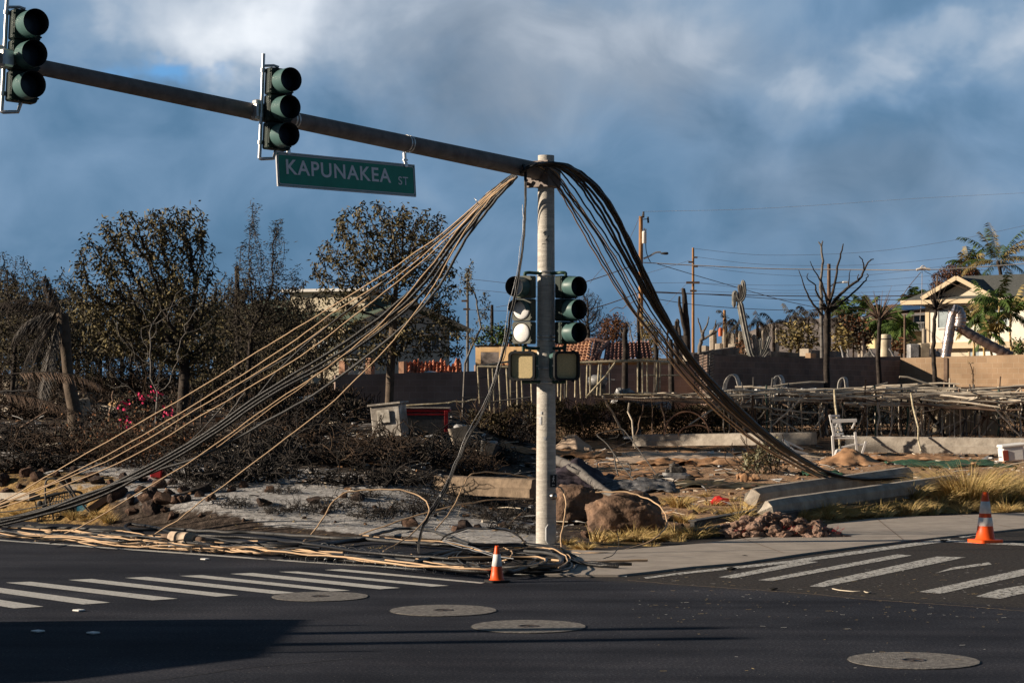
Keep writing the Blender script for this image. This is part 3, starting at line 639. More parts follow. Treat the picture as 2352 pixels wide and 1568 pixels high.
def text(s, x0, x1, z0, z1, name, par, m, off=.0):
    cu = bpy.data.curves.new(name, 'FONT'); cu.body = s; cu.size = 1; cu.extrude = .0; cu.offset = off; cu.space_character = 1.12
    to = bpy.data.objects.new('tmp_text', cu); C.collection.objects.link(to); dg = bpy.context.evaluated_depsgraph_get(); me = bpy.data.meshes.new_from_object(to.evaluated_get(dg)); bpy.data.objects.remove(to)
    vs = [v.co.copy() for v in me.vertices]; ax0, ax1 = min(v.x for v in vs), max(v.x for v in vs); az0, az1 = min(v.y for v in vs), max(v.y for v in vs)
    for v in me.vertices: v.co = Vector((x0+(v.co.x-ax0)/(ax1-ax0)*(x1-x0), -.004, z0+(v.co.y-az0)/(az1-az0)*(z1-z0)))
    me.materials.append(m); o = link(bpy.data.objects.new(name, me)); o.parent = par; return o
fx = lambda c: (c-140)/(2165-140)*SW-SW/2      # from the photo's own sign proportions
text('KAPUNAKEA', fx(262), fx(1785), -.062, .142, 'lettering', t, mat('sign letters', (.80, .80, .84), .5, .05, 12), .018)
text('ST', fx(1900), fx(2055), -.075, .045, 'lettering', t, mat('sign letters', (.6, .6, .65)), .006)
for (px, py, Y, top) in ((659, 349, 28.1, 320), (928, 379, 30.15, 352)):
    a = P(px, py, Y); q = Mx.inverted() @ a; tt = P(px+1, top, Y); tq = Mx.inverted() @ tt
    b = MB(); b.box((q.x, -.012, q.z), (.07, .02, .07), bev=.005); b.box((q.x, .004, (q.z+tq.z)/2+.02), (.055, .03, (tq.z-q.z)*.85), bev=.005); b.box((q.x, .0, q.z+.07), (.10, .03, .025), bev=.004)
    b.build('hanger', M['galv'], t)
for px in (935, 672):   # steel bands round the arm
    best = min((abs(1176+F*armpt(t_).x/armpt(t_).y-px), t_) for t_ in [i*.02 for i in range(50, 500)])[1]
    b = MB()
    for k in (-.03, .03):
        q = armpt(best+k)-O; rr = .135-.0038*best; b.lathe([(rr, -.012), (rr+.006, -.012), (rr+.006, .012), (rr, .012)], 24, q, Matrix.Rotation(rz, 3, 'Z') @ Matrix.Rotation(R(88), 3, 'Y'), cap=False)
    b.build('arm_band', M['galv'], pole)
for (px) in (585, 8):
    b = MB()
    best = min((abs(1176+F*armpt(t_).x/armpt(t_).y-px), t_) for t_ in [i*.02 for i in range(50, 580)])[1]
    q = armpt(best)-O; rr = .142-.0038*best; b.lathe([(rr-.012, -.05), (rr, -.05), (rr, .05), (rr-.012, .05)], 24, q, Matrix.Rotation(rz, 3, 'Z') @ Matrix.Rotation(R(88), 3, 'Y'), cap=False)
    b.box(q+Vector((.05, -.12, .0)), (.16, .14, .2), Rz, bev=.02); b.build('arm_band', M['galv'], pole)

# ------------------------------------------------------------ cones
def cone(name, loc, h, label, base_m, stripes, bw):
    t = thing(name, label, 'traffic cone', loc, rz=R(24))
    b = MB(); b.prism(rrect(bw, bw, bw*.16), (1, 0, 0), (0, 1, 0), (0, 0, 0), (0, 0, .032*h/.5)); b.build('base', base_m, t)
    rb, rt = h*.19, h*.055; b = MB(); z0 = .032*h/.5; prof = [(rb*1.18, z0), (rb, z0+.012)]
    R_ = lambda z: rb+(rt-rb)*(z-z0)/(h-z0)
    prof += [(R_(z), z) for z in (h*.3, h*.6, h*.94)]+[(R_(h)*1.12, h*.945), (R_(h)*1.1, h*.965), (R_(h), h*.97), (rt, h), (rt*.75, h), (rt*.7, h*.9)]
    b.lathe(prof, 28, cap=False); b.build('cone_body', M['orange'], t)
    for a, c in stripes:
        b = MB(); b.lathe([(R_(a*h), a*h), (R_(a*h)+.004, a*h+.002), (R_(c*h)+.004, c*h-.002), (R_(c*h), c*h)], 28, cap=False); b.build('reflective_band', M['cwhite'], t)
cone('traffic_cone', G(1141.5, 1336, .002), .465, 'small orange traffic cone with a single white band beside the cable coils', M['rubber'], ((.44, .77),), .27)
cone('traffic_cone', G(2263, 1245, .006), .81, 'tall orange traffic cone with two white bands beside the street', M['orange'], ((.30+.03, .50), (.58, .82)), .44)

# ------------------------------------------------------------ cables
def cable(label, pts, r, m, group=None, k=6, name='utility_cable', n=7):
    b = MB(); q = smooth_path(pts, k); sd_ = len(label)*3.7; q = [p+Vector((noise.noise(Vector((i*.45, sd_, 0))), 0, noise.noise(Vector((i*.45, sd_, 9)))))*(.018 if 2 < i < len(q)-2 else 0) for i, p in enumerate(q)]; b.tube(q, r, n); c = sum((Vector(p) for p in q), Vector())/len(q)
    o = b.build(name, m, None, c); tag(o, label, 'cable', group); return o
def hang(pts, ya, yb, mid=None):
    """photo points with depth running evenly from ya to yb along the x span"""
    x0, x1 = pts[0][0], pts[-1][0]; L_ = [0]
    for a, b in zip(pts, pts[1:]): L_.append(L_[-1]+math.hypot(b[0]-a[0], b[1]-a[1]))
    return [P(x, y, ya+(yb-ya)*l/L_[-1]) for (x, y), l in zip(pts, L_)]
tg, bg_ = 'tan cables fanning left from the mast arm', 'black cables sweeping left from the mast arm'
top = lambda i: (1178+(i % 4)*3, 398+(i % 3)*3)
LC = [
 ('tan', .0105, 'tan cable, uppermost of the fan running down to the left', [(1178,404),(1150,421),(1101,461),(1019,534),(884,628),(700,742),(594,806),(455,893),(299,984),(150,1069),(0,1153),(-260,1275)], 33.2, 39.5),
 ('tan', .0105, 'tan cable, second of the fan from the top where it nears the ground', [(1180,405),(1150,424),(1103,462),(1022,537),(890,640),(760,722),(641,806),(470,914),(299,1016),(130,1103),(0,1157),(-260,1262)], 33.1, 38.8),
 ('tan', .010, 'tan cable, third of the fan, running close under the second', [(1182,406),(1152,425),(1105,464),(1028,538),(905,640),(780,728),(659,812),(480,922),(299,1031),(130,1108),(0,1160),(-260,1258)], 33.0, 38.2),
 ('tan', .0105, 'tan cable, fourth of the fan, the lowest of its four parallel tan runs', [(1184,406),(1153,427),(1108,466),(1035,540),(920,642),(800,735),(690,818),(490,938),(299,1050),(130,1121),(0,1165),(-260,1240)], 32.9, 37.6),
 ('tan', .0105, 'tan cable crossing the black bundle and touching down near the left edge', [(1183,407),(1152,428),(1112,466),(1050,530),(967,640),(860,756),(753,842),(612,937),(469,1038),(338,1120),(198,1201),(120,1238)], 32.8, 35.0),
 ('tan', .0105, 'tan cable, lowest of the fan, landing beside the wooden cable reel', [(1186,407),(1154,430),(1115,470),(1062,540),(1000,650),(940,735),(880,808),(750,935),(612,1040),(469,1147),(396,1201),(320,1243)], 32.7, 34.6),
 ('tan', .006, 'thin tan wire between the two lowest thick runs of the fan', [(1184,408),(1110,470),(1040,575),(990,650),(900,730),(800,808),(700,883),(590,960),(480,1040)], 32.8, 36.5),
 ('cblack', .030, 'black cable, topmost thick strand of the dark bundle', [(1180,402),(1148,430),(1100,478),(1040,545),(960,650),(870,730),(760,808),(612,897),(443,1012),(286,1098),(182,1143),(0,1196),(-260,1250)], 33.0, 37.6),
 ('cblack', .027, 'black cable, middle strand of the dark bundle', [(1183,403),(1150,434),(1104,482),(1045,553),(966,660),(876,742),(766,818),(612,905),(443,1020),(286,1104),(182,1148),(0,1200),(-260,1256)], 32.9, 37.3),
 ('cblack', .025, 'black cable, lowest strand of the dark bundle', [(1186,404),(1152,438),(1108,486),(1050,560),(975,668),(884,752),(780,822),(620,908),(450,1024),(300,1106),(190,1155),(0,1207),(-260,1264)], 32.8, 36.9),
 ('cgrey', .023, 'grey cable sagging widest below the dark bundle', [(1188,405),(1155,440),(1112,492),(1062,562),(1010,655),(950,727),(870,796),(740,893),(612,968),(469,1044),(364,1079),(182,1140),(60,1182),(-200,1215)], 32.7, 37.0),
 ('cgrey', .010, 'thin dark wire crossing the tan fan to its left end', [(1184,404),(1140,440),(1080,500),(990,590),(860,690),(760,762),(680,812),(560,880),(440,1010),(300,1100),(140,1150),(0,1176),(-200,1196)], 33.1, 38.0),
 ('cblack', .018, 'thin black cable hugging the top of the fan near the arm', [(1176,402),(1140,428),(1095,470),(1020,540),(900,632),(800,712),(720,775),(640,850),(560,945),(470,1014),(330,1084),(190,1150),(0,1203),(-200,1250)], 33.2, 37.4)]
for mn, r, lb, pts, ya, yb in LC: cable(lb, hang(pts, ya, yb), r, M[mn], tg if mn == 'tan' else bg_)
q = P(1097, 466, 33.05); b = MB(); b.lathe([(.09, -.004), (.097, -.004), (.097, .004), (.09, .004)], 20, (0, 0, 0), Matrix.Rotation(R(-35), 3, 'Y') @ Matrix.Rotation(R(90), 3, 'Y'), cap=False); b.v = [(x+q.x, y+q.y, z+q.z) for x, y, z in b.v]
tag(b.build('cable_tie', M['galv'], None, q), 'loop of pale wire tying the cable bundle near the arm', 'cable tie')
# over the arm and down on the right: photo points at several heights, between outer and inner line
lines = {0: [(1196,398),(1222,380),(1262,374),(1310,383),(1355,411),(1394,455),(1425,508),(1460,580),(1500,664),(1546,752),(1602,836),(1684,922),(1768,998),(1852,1056),(1930,1092),(2010,1099),(2080,1094)],
         1: [(1196,400),(1215,384),(1240,379),(1275,391),(1310,430),(1352,490),(1396,555),(1440,630),(1482,705),(1527,765),(1588,848),(1668,934),(1754,1006),(1840,1062),(1920,1098),(1990,1105),(2055,1100)],
         2: [(1196,404),(1210,388),(1232,383),(1258,404),(1290,452),(1325,510),(1365,575),(1404,640),(1448,712),(1494,772),(1562,858),(1652,950),(1742,1020),(1824,1070),(1900,1104),(1960,1110),(2020,1106)]}
def rline(f, j=0):
    a, b, g = (lines[0], lines[1], f*2) if f < .5 else (lines[1], lines[2], f*2-1)
    out = []
    for i, (p, q) in enumerate(zip(a, b)): out.append((p[0]+(q[0]-p[0])*g+j*math.sin(i*1.3+f*9), p[1]+(q[1]-p[1])*g))
    return out
RC = [(.03, 'cblack', .020, 'second outermost black cable of the right hand arch'), (.10, 'cblack', .022, 'black cable filling the outer half of the right hand arch'), (.27, 'cblack', .022, 'black cable just outside the middle of the right hand arch'), (.64, 'cblack', .012, 'dark cable among the brown inner strands of the right hand arch'), (.93, 'cblack', .012, 'dark cable next to the innermost one of the right hand arch'), (0, 'cblack', .023, 'outermost black cable of the bundle arching to the right of the pole'), (.05, 'cblack', .024, 'black cable tight under the outer pair of the right arch'), (.19, 'cblack', .023, 'third black cable of the right-hand arch'),
      (.33, 'cblack', .018, 'thick black cable in the middle of the right-hand arch'), (.45, 'cblack', .014, 'thin black cable inside the right-hand arch'), (.58, 'tan', .012, 'tan cable in the middle of the right-hand arch'),
      (.70, 'cgrey', .014, 'grey cable within the inner half of the right-hand arch'), (.86, 'tan', .012, 'tan cable second from the inside of the right-hand arch'), (1, 'tan', .012, 'innermost grey brown cable of the right-hand arch')]
for i, (f, mn, r, lb) in enumerate(RC):
    pts = rline(f, 2.5 if f else 0); n_ = len(pts); Ys = []
    tot = 0; LL = [0]
    for a, c in zip(pts, pts[1:]): tot += math.hypot(c[0]-a[0], c[1]-a[1]); LL.append(tot)
    W3 = []
    for (x, y), l in zip(pts, LL):
        k = max(0, (l-60)/(tot-60)); Y = 32.45+.35*math.sin(min(1, l/60)*math.pi)*(-1)+(45.0-32.45)*k**1.25
        W3.append(P(x, y, Y-.25+.05*i if l < 120 else Y+.03*i))
    cable(lb, W3, r, M[mn], 'cables arching over the pole to the right')
# strands looped over the arm and hanging to the coils in front of the pole
h1 = [(1186,396,32.9),(1190,380,32.5),(1200,378,32.3),(1206,400,32.1),(1206,470,32.0),(1203,540,31.9),(1190,640,31.7),(1175,710,31.6),(1160,790,31.4),(1140,862,31.3),(1112,940,31.2),(1078,1000,31.1),(1046,1070,31.0),(1020,1130,30.8),(995,1170,30.6),(972,1206,30.4),(962,1245,30.2),(966,1282,30.0),(990,1302,29.6)]
cable('black cable looped over the arm and hanging to the ground coils', [P(*a) for a in h1]+[G(1045,1309,.03), G(1140,1313,.03), G(1260,1310,.03), G(1310,1298,.03)], .019, M['cblack'])
cable('thin pale edged cable hanging beside the looped black cable', [P(a+3+2*math.sin(i), b_, c-.02) for i, (a, b_, c) in enumerate(h1)]+[G(1050,1311,.05), G(1130,1308,.05), G(1210,1302,.05)], .007, M['cgrey'])
cable('fine loose wire trailing beside the hanging black cable', [P(a-6+3*math.sin(i*1.7), b_, c) for i, (a, b_, c) in enumerate(h1[4:15])], .004, M['steelw'])
def gc(label, pts, r, mn, zl=None, origin='a', group='cables lying along the road edge', k=5):
    """cable lying near the ground; points are photo positions, optional 3rd value = height of its axis"""
    w = []
    for p in pts:
        z = (p[2] if len(p) > 2 else r)+.004
        if len(p) > 3: w.append(P(p[0], p[1], p[3]))
        else: w.append(G(p[0], p[1], z))
    return cable(label, w, r*(.8 if r > .03 else .9), M[mn], group, k, n=8)
A = lambda pts, z=None: [(x/4, 1100+y/4)+((z,) if z is not None else ()) for x, y in pts]
B_ = lambda pts, z=None: [(588+x/4, 1100+y/4)+((z,) if z is not None else ()) for x, y in pts]
Cc = lambda pts, z=None: [(980+x/4, 1100+y/4)+((z,) if z is not None else ()) for x, y in pts]
gc('tan cable lying nearest the white edge line on the left', A([(-300,500),(0,520),(400,545),(830,575),(1060,560),(1230,585),(1400,612)], .015), .017, 'tan')
gc('tan cable with a hairpin end on the asphalt below the reel', A([(1100,585),(975,580),(970,592),(1200,610),(1600,640),(2000,662),(2352,655)], .03)+B_([(180,638),(380,640),(560,662),(800,675)], .05), .017, 'tan')
gc('tan cable weaving over the black ones under the reel', A([(-250,420),(0,462),(200,500),(520,522),(420,475),(620,482),(900,510),(1240,540),(1400,590),(1900,612),(2352,640)], .05)+B_([(150,660),(500,690),(900,730),(1400,790),(1900,822),(2180,820)], .13), .014, 'tan')
gc('tan strand curling back at the left end of the tangle', A([(80,440),(500,470),(700,490),(930,515),(1100,525),(1260,540)], .06), .014, 'tan')
gc('thick black cable at the back of the tangle by the ash', A([(-250,425),(0,435),(200,435),(600,445),(1000,465),(1600,460),(1800,470),(2100,485),(2352,490)], .05)+B_([(260,510),(700,540),(1000,548),(1500,590),(2100,600)], .08), .034, 'cgrey')
gc('thick black cable looping up into a hairpin left of the reel', A([(2352,640),(1900,600),(1500,560),(1300,535),(1190,480),(1150,440),(1200,412),(1400,440),(1600,490),(1900,520),(2352,540)], .07)+B_([(300,575),(560,605),(900,660),(1400,705),(1900,735),(2352,735)], .10), .036, 'cblack')
gc('thick glossy black cable humped in the middle of the tangle', A([(500,510),(1000,545),(1500,570),(2100,570),(2352,600)], .05)+B_([(0,600),(300,610),(620,600),(860,565),(1080,555),(1400,580),(1800,610),(2352,610)], .07)+Cc([(900,600),(1100,620),(1210,660),(1250,720),(1200,790),(1000,830),(700,840)], .06), .046, 'cblack')
gc('thick black cable nearest the road, left half of the tangle', A([(-250,470),(0,480),(300,500),(700,530),(1300,590),(1900,640),(2352,680)], .03)+B_([(300,690),(700,730),(1200,770),(1700,820),(2352,860)], .05), .040, 'cblack')
gc('black cable in the front row of the coil', B_([(300,700),(800,715),(1300,760),(1800,830),(2200,850),(2352,850)], .09)+Cc([(1000,790),(1090,760),(1040,725),(800,720),(500,730),(200,735)], .09), .040, 'cblack')
gc('grey cable under the front of the coil', B_([(700,690),(1300,735),(1900,790),(2352,810)], .05)+Cc([(1000,800),(1200,780),(1240,740),(1150,690),(900,660)], .12), .032, 'cgrey')
gc('outer loop of thin black cable right of the coil', Cc([(300,620),(700,640),(1000,640),(1200,670),(1340,720),(1380,790),(1280,850),(1000,865),(700,855),(300,850)], .03), .018, 'cblack')
gc('second loop of thin black cable right of the coil', Cc([(150,700),(500,690),(900,690),(1200,720),(1330,780),(1250,840),(950,850),(600,850)], .07), .016, 'cblack')
gc('pale tan strand crossing on top of the coil', Cc([(-200,560),(200,580),(500,655),(700,655),(980,628),(1150,640),(1270,700),(1290,760),(1210,810)], .14), .010, 'tan')
gc('thin pale strand crossing from the hump to the cone', Cc([(150,570),(300,620),(450,660),(600,700),(800,730)], .16), .008, 'steelw')
gc('second thin pale strand crossing to the cone', Cc([(150,560),(330,600),(500,650),(640,700)], .17), .008, 'steelw')
gc('black cable arching high behind the coil', [(1013,1240,.05),(1030,1226,.2),(1075,1214,.35),(1130,1213,.4),(1175,1220,.3),(1200,1238,.12),(1212,1249,.05)], .016, 'cblack')
gc('pale twin strand following the high black arch behind the coil', [(1016,1242,.05),(1060,1220,.25),(1110,1213,.38),(1160,1215,.35),(1195,1232,.2),(1208,1248,.05)], .009, 'steelw')
gc('thick black cable rising over the straw behind the coil', B_([(1050,520),(1200,480),(1400,450),(1600,470),(1800,540),(1960,600)], .12), .034, 'cgrey')
gc('short thick black cable end pointing right onto the pavement', Cc([(1000,690),(1200,720),(1400,765),(1600,790),(1760,798)], .06), .034, 'cblack')
gc('second black cable end with a pink core on the pavement', Cc([(1100,720),(1400,760),(1700,778),(1885,780)], .045), .024, 'cblack')
gc('brown straight cable end lying farthest out on the pavement', Cc([(1150,740),(1400,760),(1700,752),(2028,744)], .045), .018, 'tan')
gc('black loop in the coil just left of the small cone', Cc([(-300,690),(0,700),(250,660),(420,655),(200,700),(-100,760)], .08), .040, 'cblack')
gc('flat tan strand along the front of the coil', Cc([(-380,740),(0,790),(300,815),(600,825),(900,800),(1060,770),(1085,735),(980,712),(600,716),(200,722)], .15), .013, 'tan')
gc('thin tan strand over the straw in the middle', B_([(440,575),(900,520),(1100,530),(1300,555),(1600,575),(1730,572)], .07), .012, 'tan')
# spiral wrap marks: fine wire wound on the thick cables
gc('large springy tan loop standing over the ash bank', [(692,1246,.02),(706,1236,.1,34.0),(735,1200,.4,34.1),(763,1155,.8,34.2),(790,1133,.9,34.2),(840,1125,1,34.2),(900,1123,1,34.1),(944,1130,1,34.0),(975,1147,.9,33.8),(986,1170,.7,33.5),(975,1195,.5,33.0),(940,1230,.3,32.4),(900,1256,.05,31.9),(880,1265,.02,31.6)], .0125, 'tan', group='springy cable loops')
gc('tan cable rising from the ash to behind the pole', [(825,1228,.03),(880,1208,0,35.0),(960,1182,0,35.2),(1040,1162,0,35.4),(1120,1148,0,35.8),(1180,1146,0,36.0),(1225,1145,0,36.2)], .0125, 'tan', group='springy cable loops')
gc('tan cable bending up steeply over the concrete ledge', [(1000,1216,.05,34.0),(1018,1195,0,34.4),(1040,1166,0,34.8),(1058,1128,0,35.1),(1072,1100,0,35.4),(1095,1085,0,35.6),(1150,1086,0,35.8),(1200,1092,0,35.9),(1232,1098,0,36)], .0125, 'tan', group='springy cable loops')
gc('short tan cable end sticking up left of the pole base', [(1090,1229,.02),(1120,1222,.04),(1155,1212,.1),(1180,1194,.15),(1197,1179,.2)], .016, 'tan', group='springy cable loops')
gc('tan loop hanging down the right side of the pole', [(1279,1116,0,33.2),(1290,1122,0,33.0),(1298,1143,0,32.8),(1300,1170,0,32.6),(1295,1202,0,32.4),(1288,1235,0,32.2),(1291,1256,0,31.9),(1310,1267,.02),(1335,1271,.02)], .014, 'tan', group='springy cable loops')
gc('large tan loop arching over the red brown boulder', [(1368,1130,0,34.6),(1400,1129,0,34.5),(1440,1130,0,34.4),(1480,1142,0,34.2),(1512,1160,0,33.9),(1530,1185,0,33.6),(1528,1212,0,33.2),(1500,1238,0,32.9),(1450,1258,0,32.6),(1400,1269,.02),(1333,1270,.02)], .014, 'tan', group='springy cable loops')
gc('thin dark wire curling up from the pavement', [(1320,1283,.01),(1370,1285,.01),(1405,1275,.06),(1420,1256,.15),(1420,1235,.3),(1418,1222,.4)], .007, 'cgrey')
rg = random.Random(17)
for i in range(20):
    x = rg.uniform(-150, 500); pts = []; off = rg.uniform(-14, 12); L_ = rg.uniform(350, 900); n_ = 9
    for j in range(n_):
        xx = min(1290, x+L_*j/(n_-1)); base = 1222+xx*.058; pts.append((xx, base+off+rg.uniform(-7, 7)+(6 if xx > 800 else 0), rg.uniform(.02, .12)))
    tn = i % 2 == 0
    gc('slack tan strand wandering through the heap of fallen cables' if tn else 'slack dark strand wandering through the heap of fallen cables', pts, .011 if tn else .014, 'tan' if tn else ('cblack', 'cgrey')[i % 4 == 1], group='tan strands in the cable heap' if tn else 'dark strands in the cable heap', k=6)
for i in range(7):
    cx, cy, rx, ry = 1120+rg.uniform(-60, 80), 1278+rg.uniform(-8, 8), rg.uniform(90, 190), rg.uniform(16, 30); a0 = rg.uniform(0, 6)
    pts = [(cx+rx*math.cos(a0+k*.55), cy+ry*math.sin(a0+k*.55), rg.uniform(.03, .16)) for k in range(9)]
    gc('thin loose loop lying over the coil at the pole base', pts, .010, ('cgrey', 'tan', 'cblack')[i % 3], group='thin loops over the coil', k=6)
# fine lashing wire wound round thick runs
def lash(label, pts, r, turns):
    q = smooth_path([G(p[0], p[1], r) for p in pts], 40); out = []; n_ = len(q)
    for i, p in enumerate(q):
        a = 2*math.pi*turns*i/n_; t_ = (q[min(i+1, n_-1)]-q[max(i-1, 0)]).normalized(); s_ = t_.cross(Vector((0, 0, 1))); out.append(p+s_*math.cos(a)*r+Vector((0, 0, 1))*math.sin(a)*r)
    cable(label, out, .0026, M['steelw'], 'lashing wires', 1, 'lashing_wire', 4)
lash('fine lashing wire spiralling round the front cables of the tangle', [(x, y) for x, y, *_ in B_([(300,705),(700,745),(1200,785),(1700,830),(2200,862)])], .062, 22)
lash('fine lashing wire spiralling round the rear cables of the coil', [(x, y) for x, y, *_ in B_([(560,612),(900,662),(1400,707),(1900,737),(2300,737)])], .055, 18)
lash('fine lashing wire spiralling round the cables below the reel', [(x, y) for x, y, *_ in A([(300,520),(700,545),(1300,605),(1900,655)])], .06, 20)
# splice case (barrel) lying in the cables
t = thing('splice_case', 'fat beige cable splice case lying among the black cables at the road edge', 'splice case', G(421, 1237, .12)); t.rotation_euler = (0, R(2), R(-30))
RY = Matrix.Rotation(R(90), 3, 'Y')
MB().lathe([(.0, -.26), (.09, -.25), (.105, -.24), (.108, -.12), (.112, -.12), (.112, -.10), (.108, -.10), (.108, .08), (.112, .08), (.112, .10), (.108, .10), (.10, .24), (.0, .25)], 24, rot=RY, cap=False).build('case', mat('beige casing', (.42, .33, .25), .8, .3, 8, .4, 30), t)
for s in (-1, 1):
    MB().lathe([(.065, .24), (.06, .34), (.05, .42), (.0, .42)] if s > 0 else [(.0, -.42), (.05, -.42), (.06, -.34), (.065, -.24)], 16, rot=RY, cap=False).build('cable_collar', M['stickd'], t)
# ------------------------------------------------------------ vegetation builders
def colonize(att, trunk, step, kill, infl, iters=90, seed=1, grav=0.0):
    rs = np.random.RandomState(seed); att = np.array(att, float)
    nodes = [tuple(trunk[0])]; par = [-1]
    for a, b in zip(trunk, trunk[1:]):
        a = np.array(a); b = np.array(b); n = max(1, int(np.linalg.norm(b-a)/step))
        for i in range(1, n+1): nodes.append(tuple(a+(b-a)*i/n)); par.append(len(nodes)-2)
    NP = np.array(nodes)
    near = np.full(len(att), 0); nd = np.full(len(att), 1e9)
    def upd(start):
        new = NP[start:]
        if len(new) == 0: return
        for c in range(0, len(new), 256):
            d = np.linalg.norm(att[:, None]-new[None, c:c+256], axis=2); j = d.argmin(1); m = d[np.arange(len(att)), j]
            k = m < nd; nd[k] = m[k]; near[k] = j[k]+start+c
    upd(0)
    for it in range(iters):
        alive = nd < infl
        if not alive.any(): break
        order = np.unique(near[alive]); newn = []
        for i in order:
            d = att[alive & (near == i)]-NP[i]; d = d/np.maximum(np.linalg.norm(d, axis=1, keepdims=True), 1e-6); v = d.sum(0)
            v = v/max(np.linalg.norm(v), 1e-6)+rs.normal(0, .22, 3)+np.array([0, 0, grav]); v /= np.linalg.norm(v)
            newn.append(NP[i]+v*step); par.append(int(i))
        s = len(NP); NP = np.vstack([NP, np.array(newn)]); upd(s)
        keep = nd > kill; att = att[keep]; near = near[keep]; nd = nd[keep]
        if len(att) == 0: break
    return NP, par
def skeleton_mesh(NP, par, rmin, rmax, n_exp=2.2, thin=3, mb=None, mi=0):
    n = len(NP); w = np.zeros(n); ch = [[] for _ in range(n)]
    for i in range(n-1, 0, -1):
        if par[i] >= 0: ch[par[i]].append(i)
    rad = np.zeros(n)
    for i in range(n-1, -1, -1):
        w[i] = (rmin**n_exp) if not ch[i] else sum(w[c] for c in ch[i])
    rad = w**(1/n_exp); mx = rad.max(); 
    if mx > rmax: rad = rmin+(rad-rmin)*(rmax-rmin)/max(mx-rmin, 1e-6)
    mb = mb or MB(); stack = [(0, None)]
    while stack:
        i, pv = stack.pop(); line = [i] if pv is None else [pv, i]
        while ch[i]:
            c = sorted(ch[i], key=lambda q: -w[q]); 
            for q in c[1:]: stack.append((q, i))
            i = c[0]; line.append(i)
        rr = [min(rad[j], rad[line[1]] if len(line) > 1 else rad[j]) for j in line]; 
        if len(line) > 1: mb.tube([NP[j] for j in line], rr, 7 if rr[0] > .05 else (4 if rr[0] > .018 else thin), mi, cap=False)
    return mb, rad, ch
def tree(name, label, px, py, Y, trunkpts, blobs, natt, trunk_m, leaf_m=None, leaves=0, leaf=.11, rmax=.17, rmin=.008, step=.16, depth=1.0, group=None, seed=1, cat='tree', droop=.8, lw=.36, biased=None, base=None, kill=2.0, infl=9, holes=False):
    rs = random.Random(seed); o = base or T(px, py) if Y is None else P(px, py, Y)
    if Y is None: Y = o.y
    if o.z > gz(o.x, o.y)+.02: o.z = gz(o.x, o.y)-.02
    w = lambda x, y, d=0: (P(x, y, Y+d)-o)
    att = []
    tot = sum(b[2]*b[3] for b in blobs)
    for b in blobs:
        for _ in range(int(natt*b[2]*b[3]/tot)):
            while 1:
                v = Vector((rs.uniform(-1, 1), rs.uniform(-1, 1), rs.uniform(-1, 1)))
                if .12 < v.length < 1 and (not holes or noise.noise(Vector((v.x*b[2]*.035+b[0], v.y*2, v.z*b[3]*.035+seed))) > -.10): break
            c = w(b[0], b[1]); att.append((c.x+v.x*b[2]/ppm(Y), c.y+v.y*depth*min(b[2], b[3])*1.1/ppm(Y)+(rs.uniform(-.3, .3)), c.z+v.z*b[3]/ppm(Y)))
    tr = [Vector((0, 0, -.1))]+[w(x, y) for x, y in trunkpts]
    NP, par = colonize(att, [tuple(v) for v in tr], step, step*kill, step*infl, seed=seed)
    mb, rad, ch = skeleton_mesh(NP, par, rmin, rmax)
    t = thing(name, label, cat, o, group); mb.build('trunk', trunk_m, t)
    if leaves:
        lm = MB(); thin = [i for i in range(len(NP)) if rad[i] < rmin*2.6 and NP[i][2] > .6]
        random.seed(seed)
        if thin:
            clumps = rs.sample(thin, min(len(thin), max(1, leaves//11)))
            for i in clumps:
                p = Vector(NP[i]); k = rs.randint(5, 17)
                if biased and rs.random() > biased(p): continue
                for _ in range(k):
                    d = Vector((rs.gauss(0, 1), rs.gauss(0, 1), rs.gauss(-droop, .6)))
                    lm.leaf(p+Vector((rs.gauss(0, leaf*.55), rs.gauss(0, leaf*.55), rs.gauss(-leaf*.2, leaf*.55))), d, leaf*rs.uniform(.6, 1.4), leaf*lw, rs.choice((0, 0, 1)))
        lm.build('crown', leaf_m, t)
    return remember(t)
def poly_tree(name, label, limbs, Y, mat_, r0, cat='tree', group=None, tips=0, extra=None, baseY=None):
    """limbs: list of photo polylines with start radius"""
    Yb = Y; o = P(limbs[0][0][0][0], limbs[0][0][0][1], Y); o.z = min(o.z, gz(o.x, o.y)); t = thing(name, label, cat, o, group); b = MB(); rs = random.Random(len(limbs)*7+int(Y))
    for pts, ra, rb in limbs:
        q = []; dy = rs.uniform(-.3, .3)
        for i, (x, y) in enumerate(pts): q.append(P(x, y, Y+dy*i)-o)
        if pts is limbs[0][0]: q[0].z = -.1
        s_ = smooth_path(q, 4); n = len(s_); b.tube([p+Vector((rs.gauss(0, .012), rs.gauss(0, .012), 0)) for p in s_], [ra+(rb-ra)*i/(n-1) for i in range(n)], 7)
    b.build('trunk', mat_, t)
    if extra: extra(t, o)
    return t
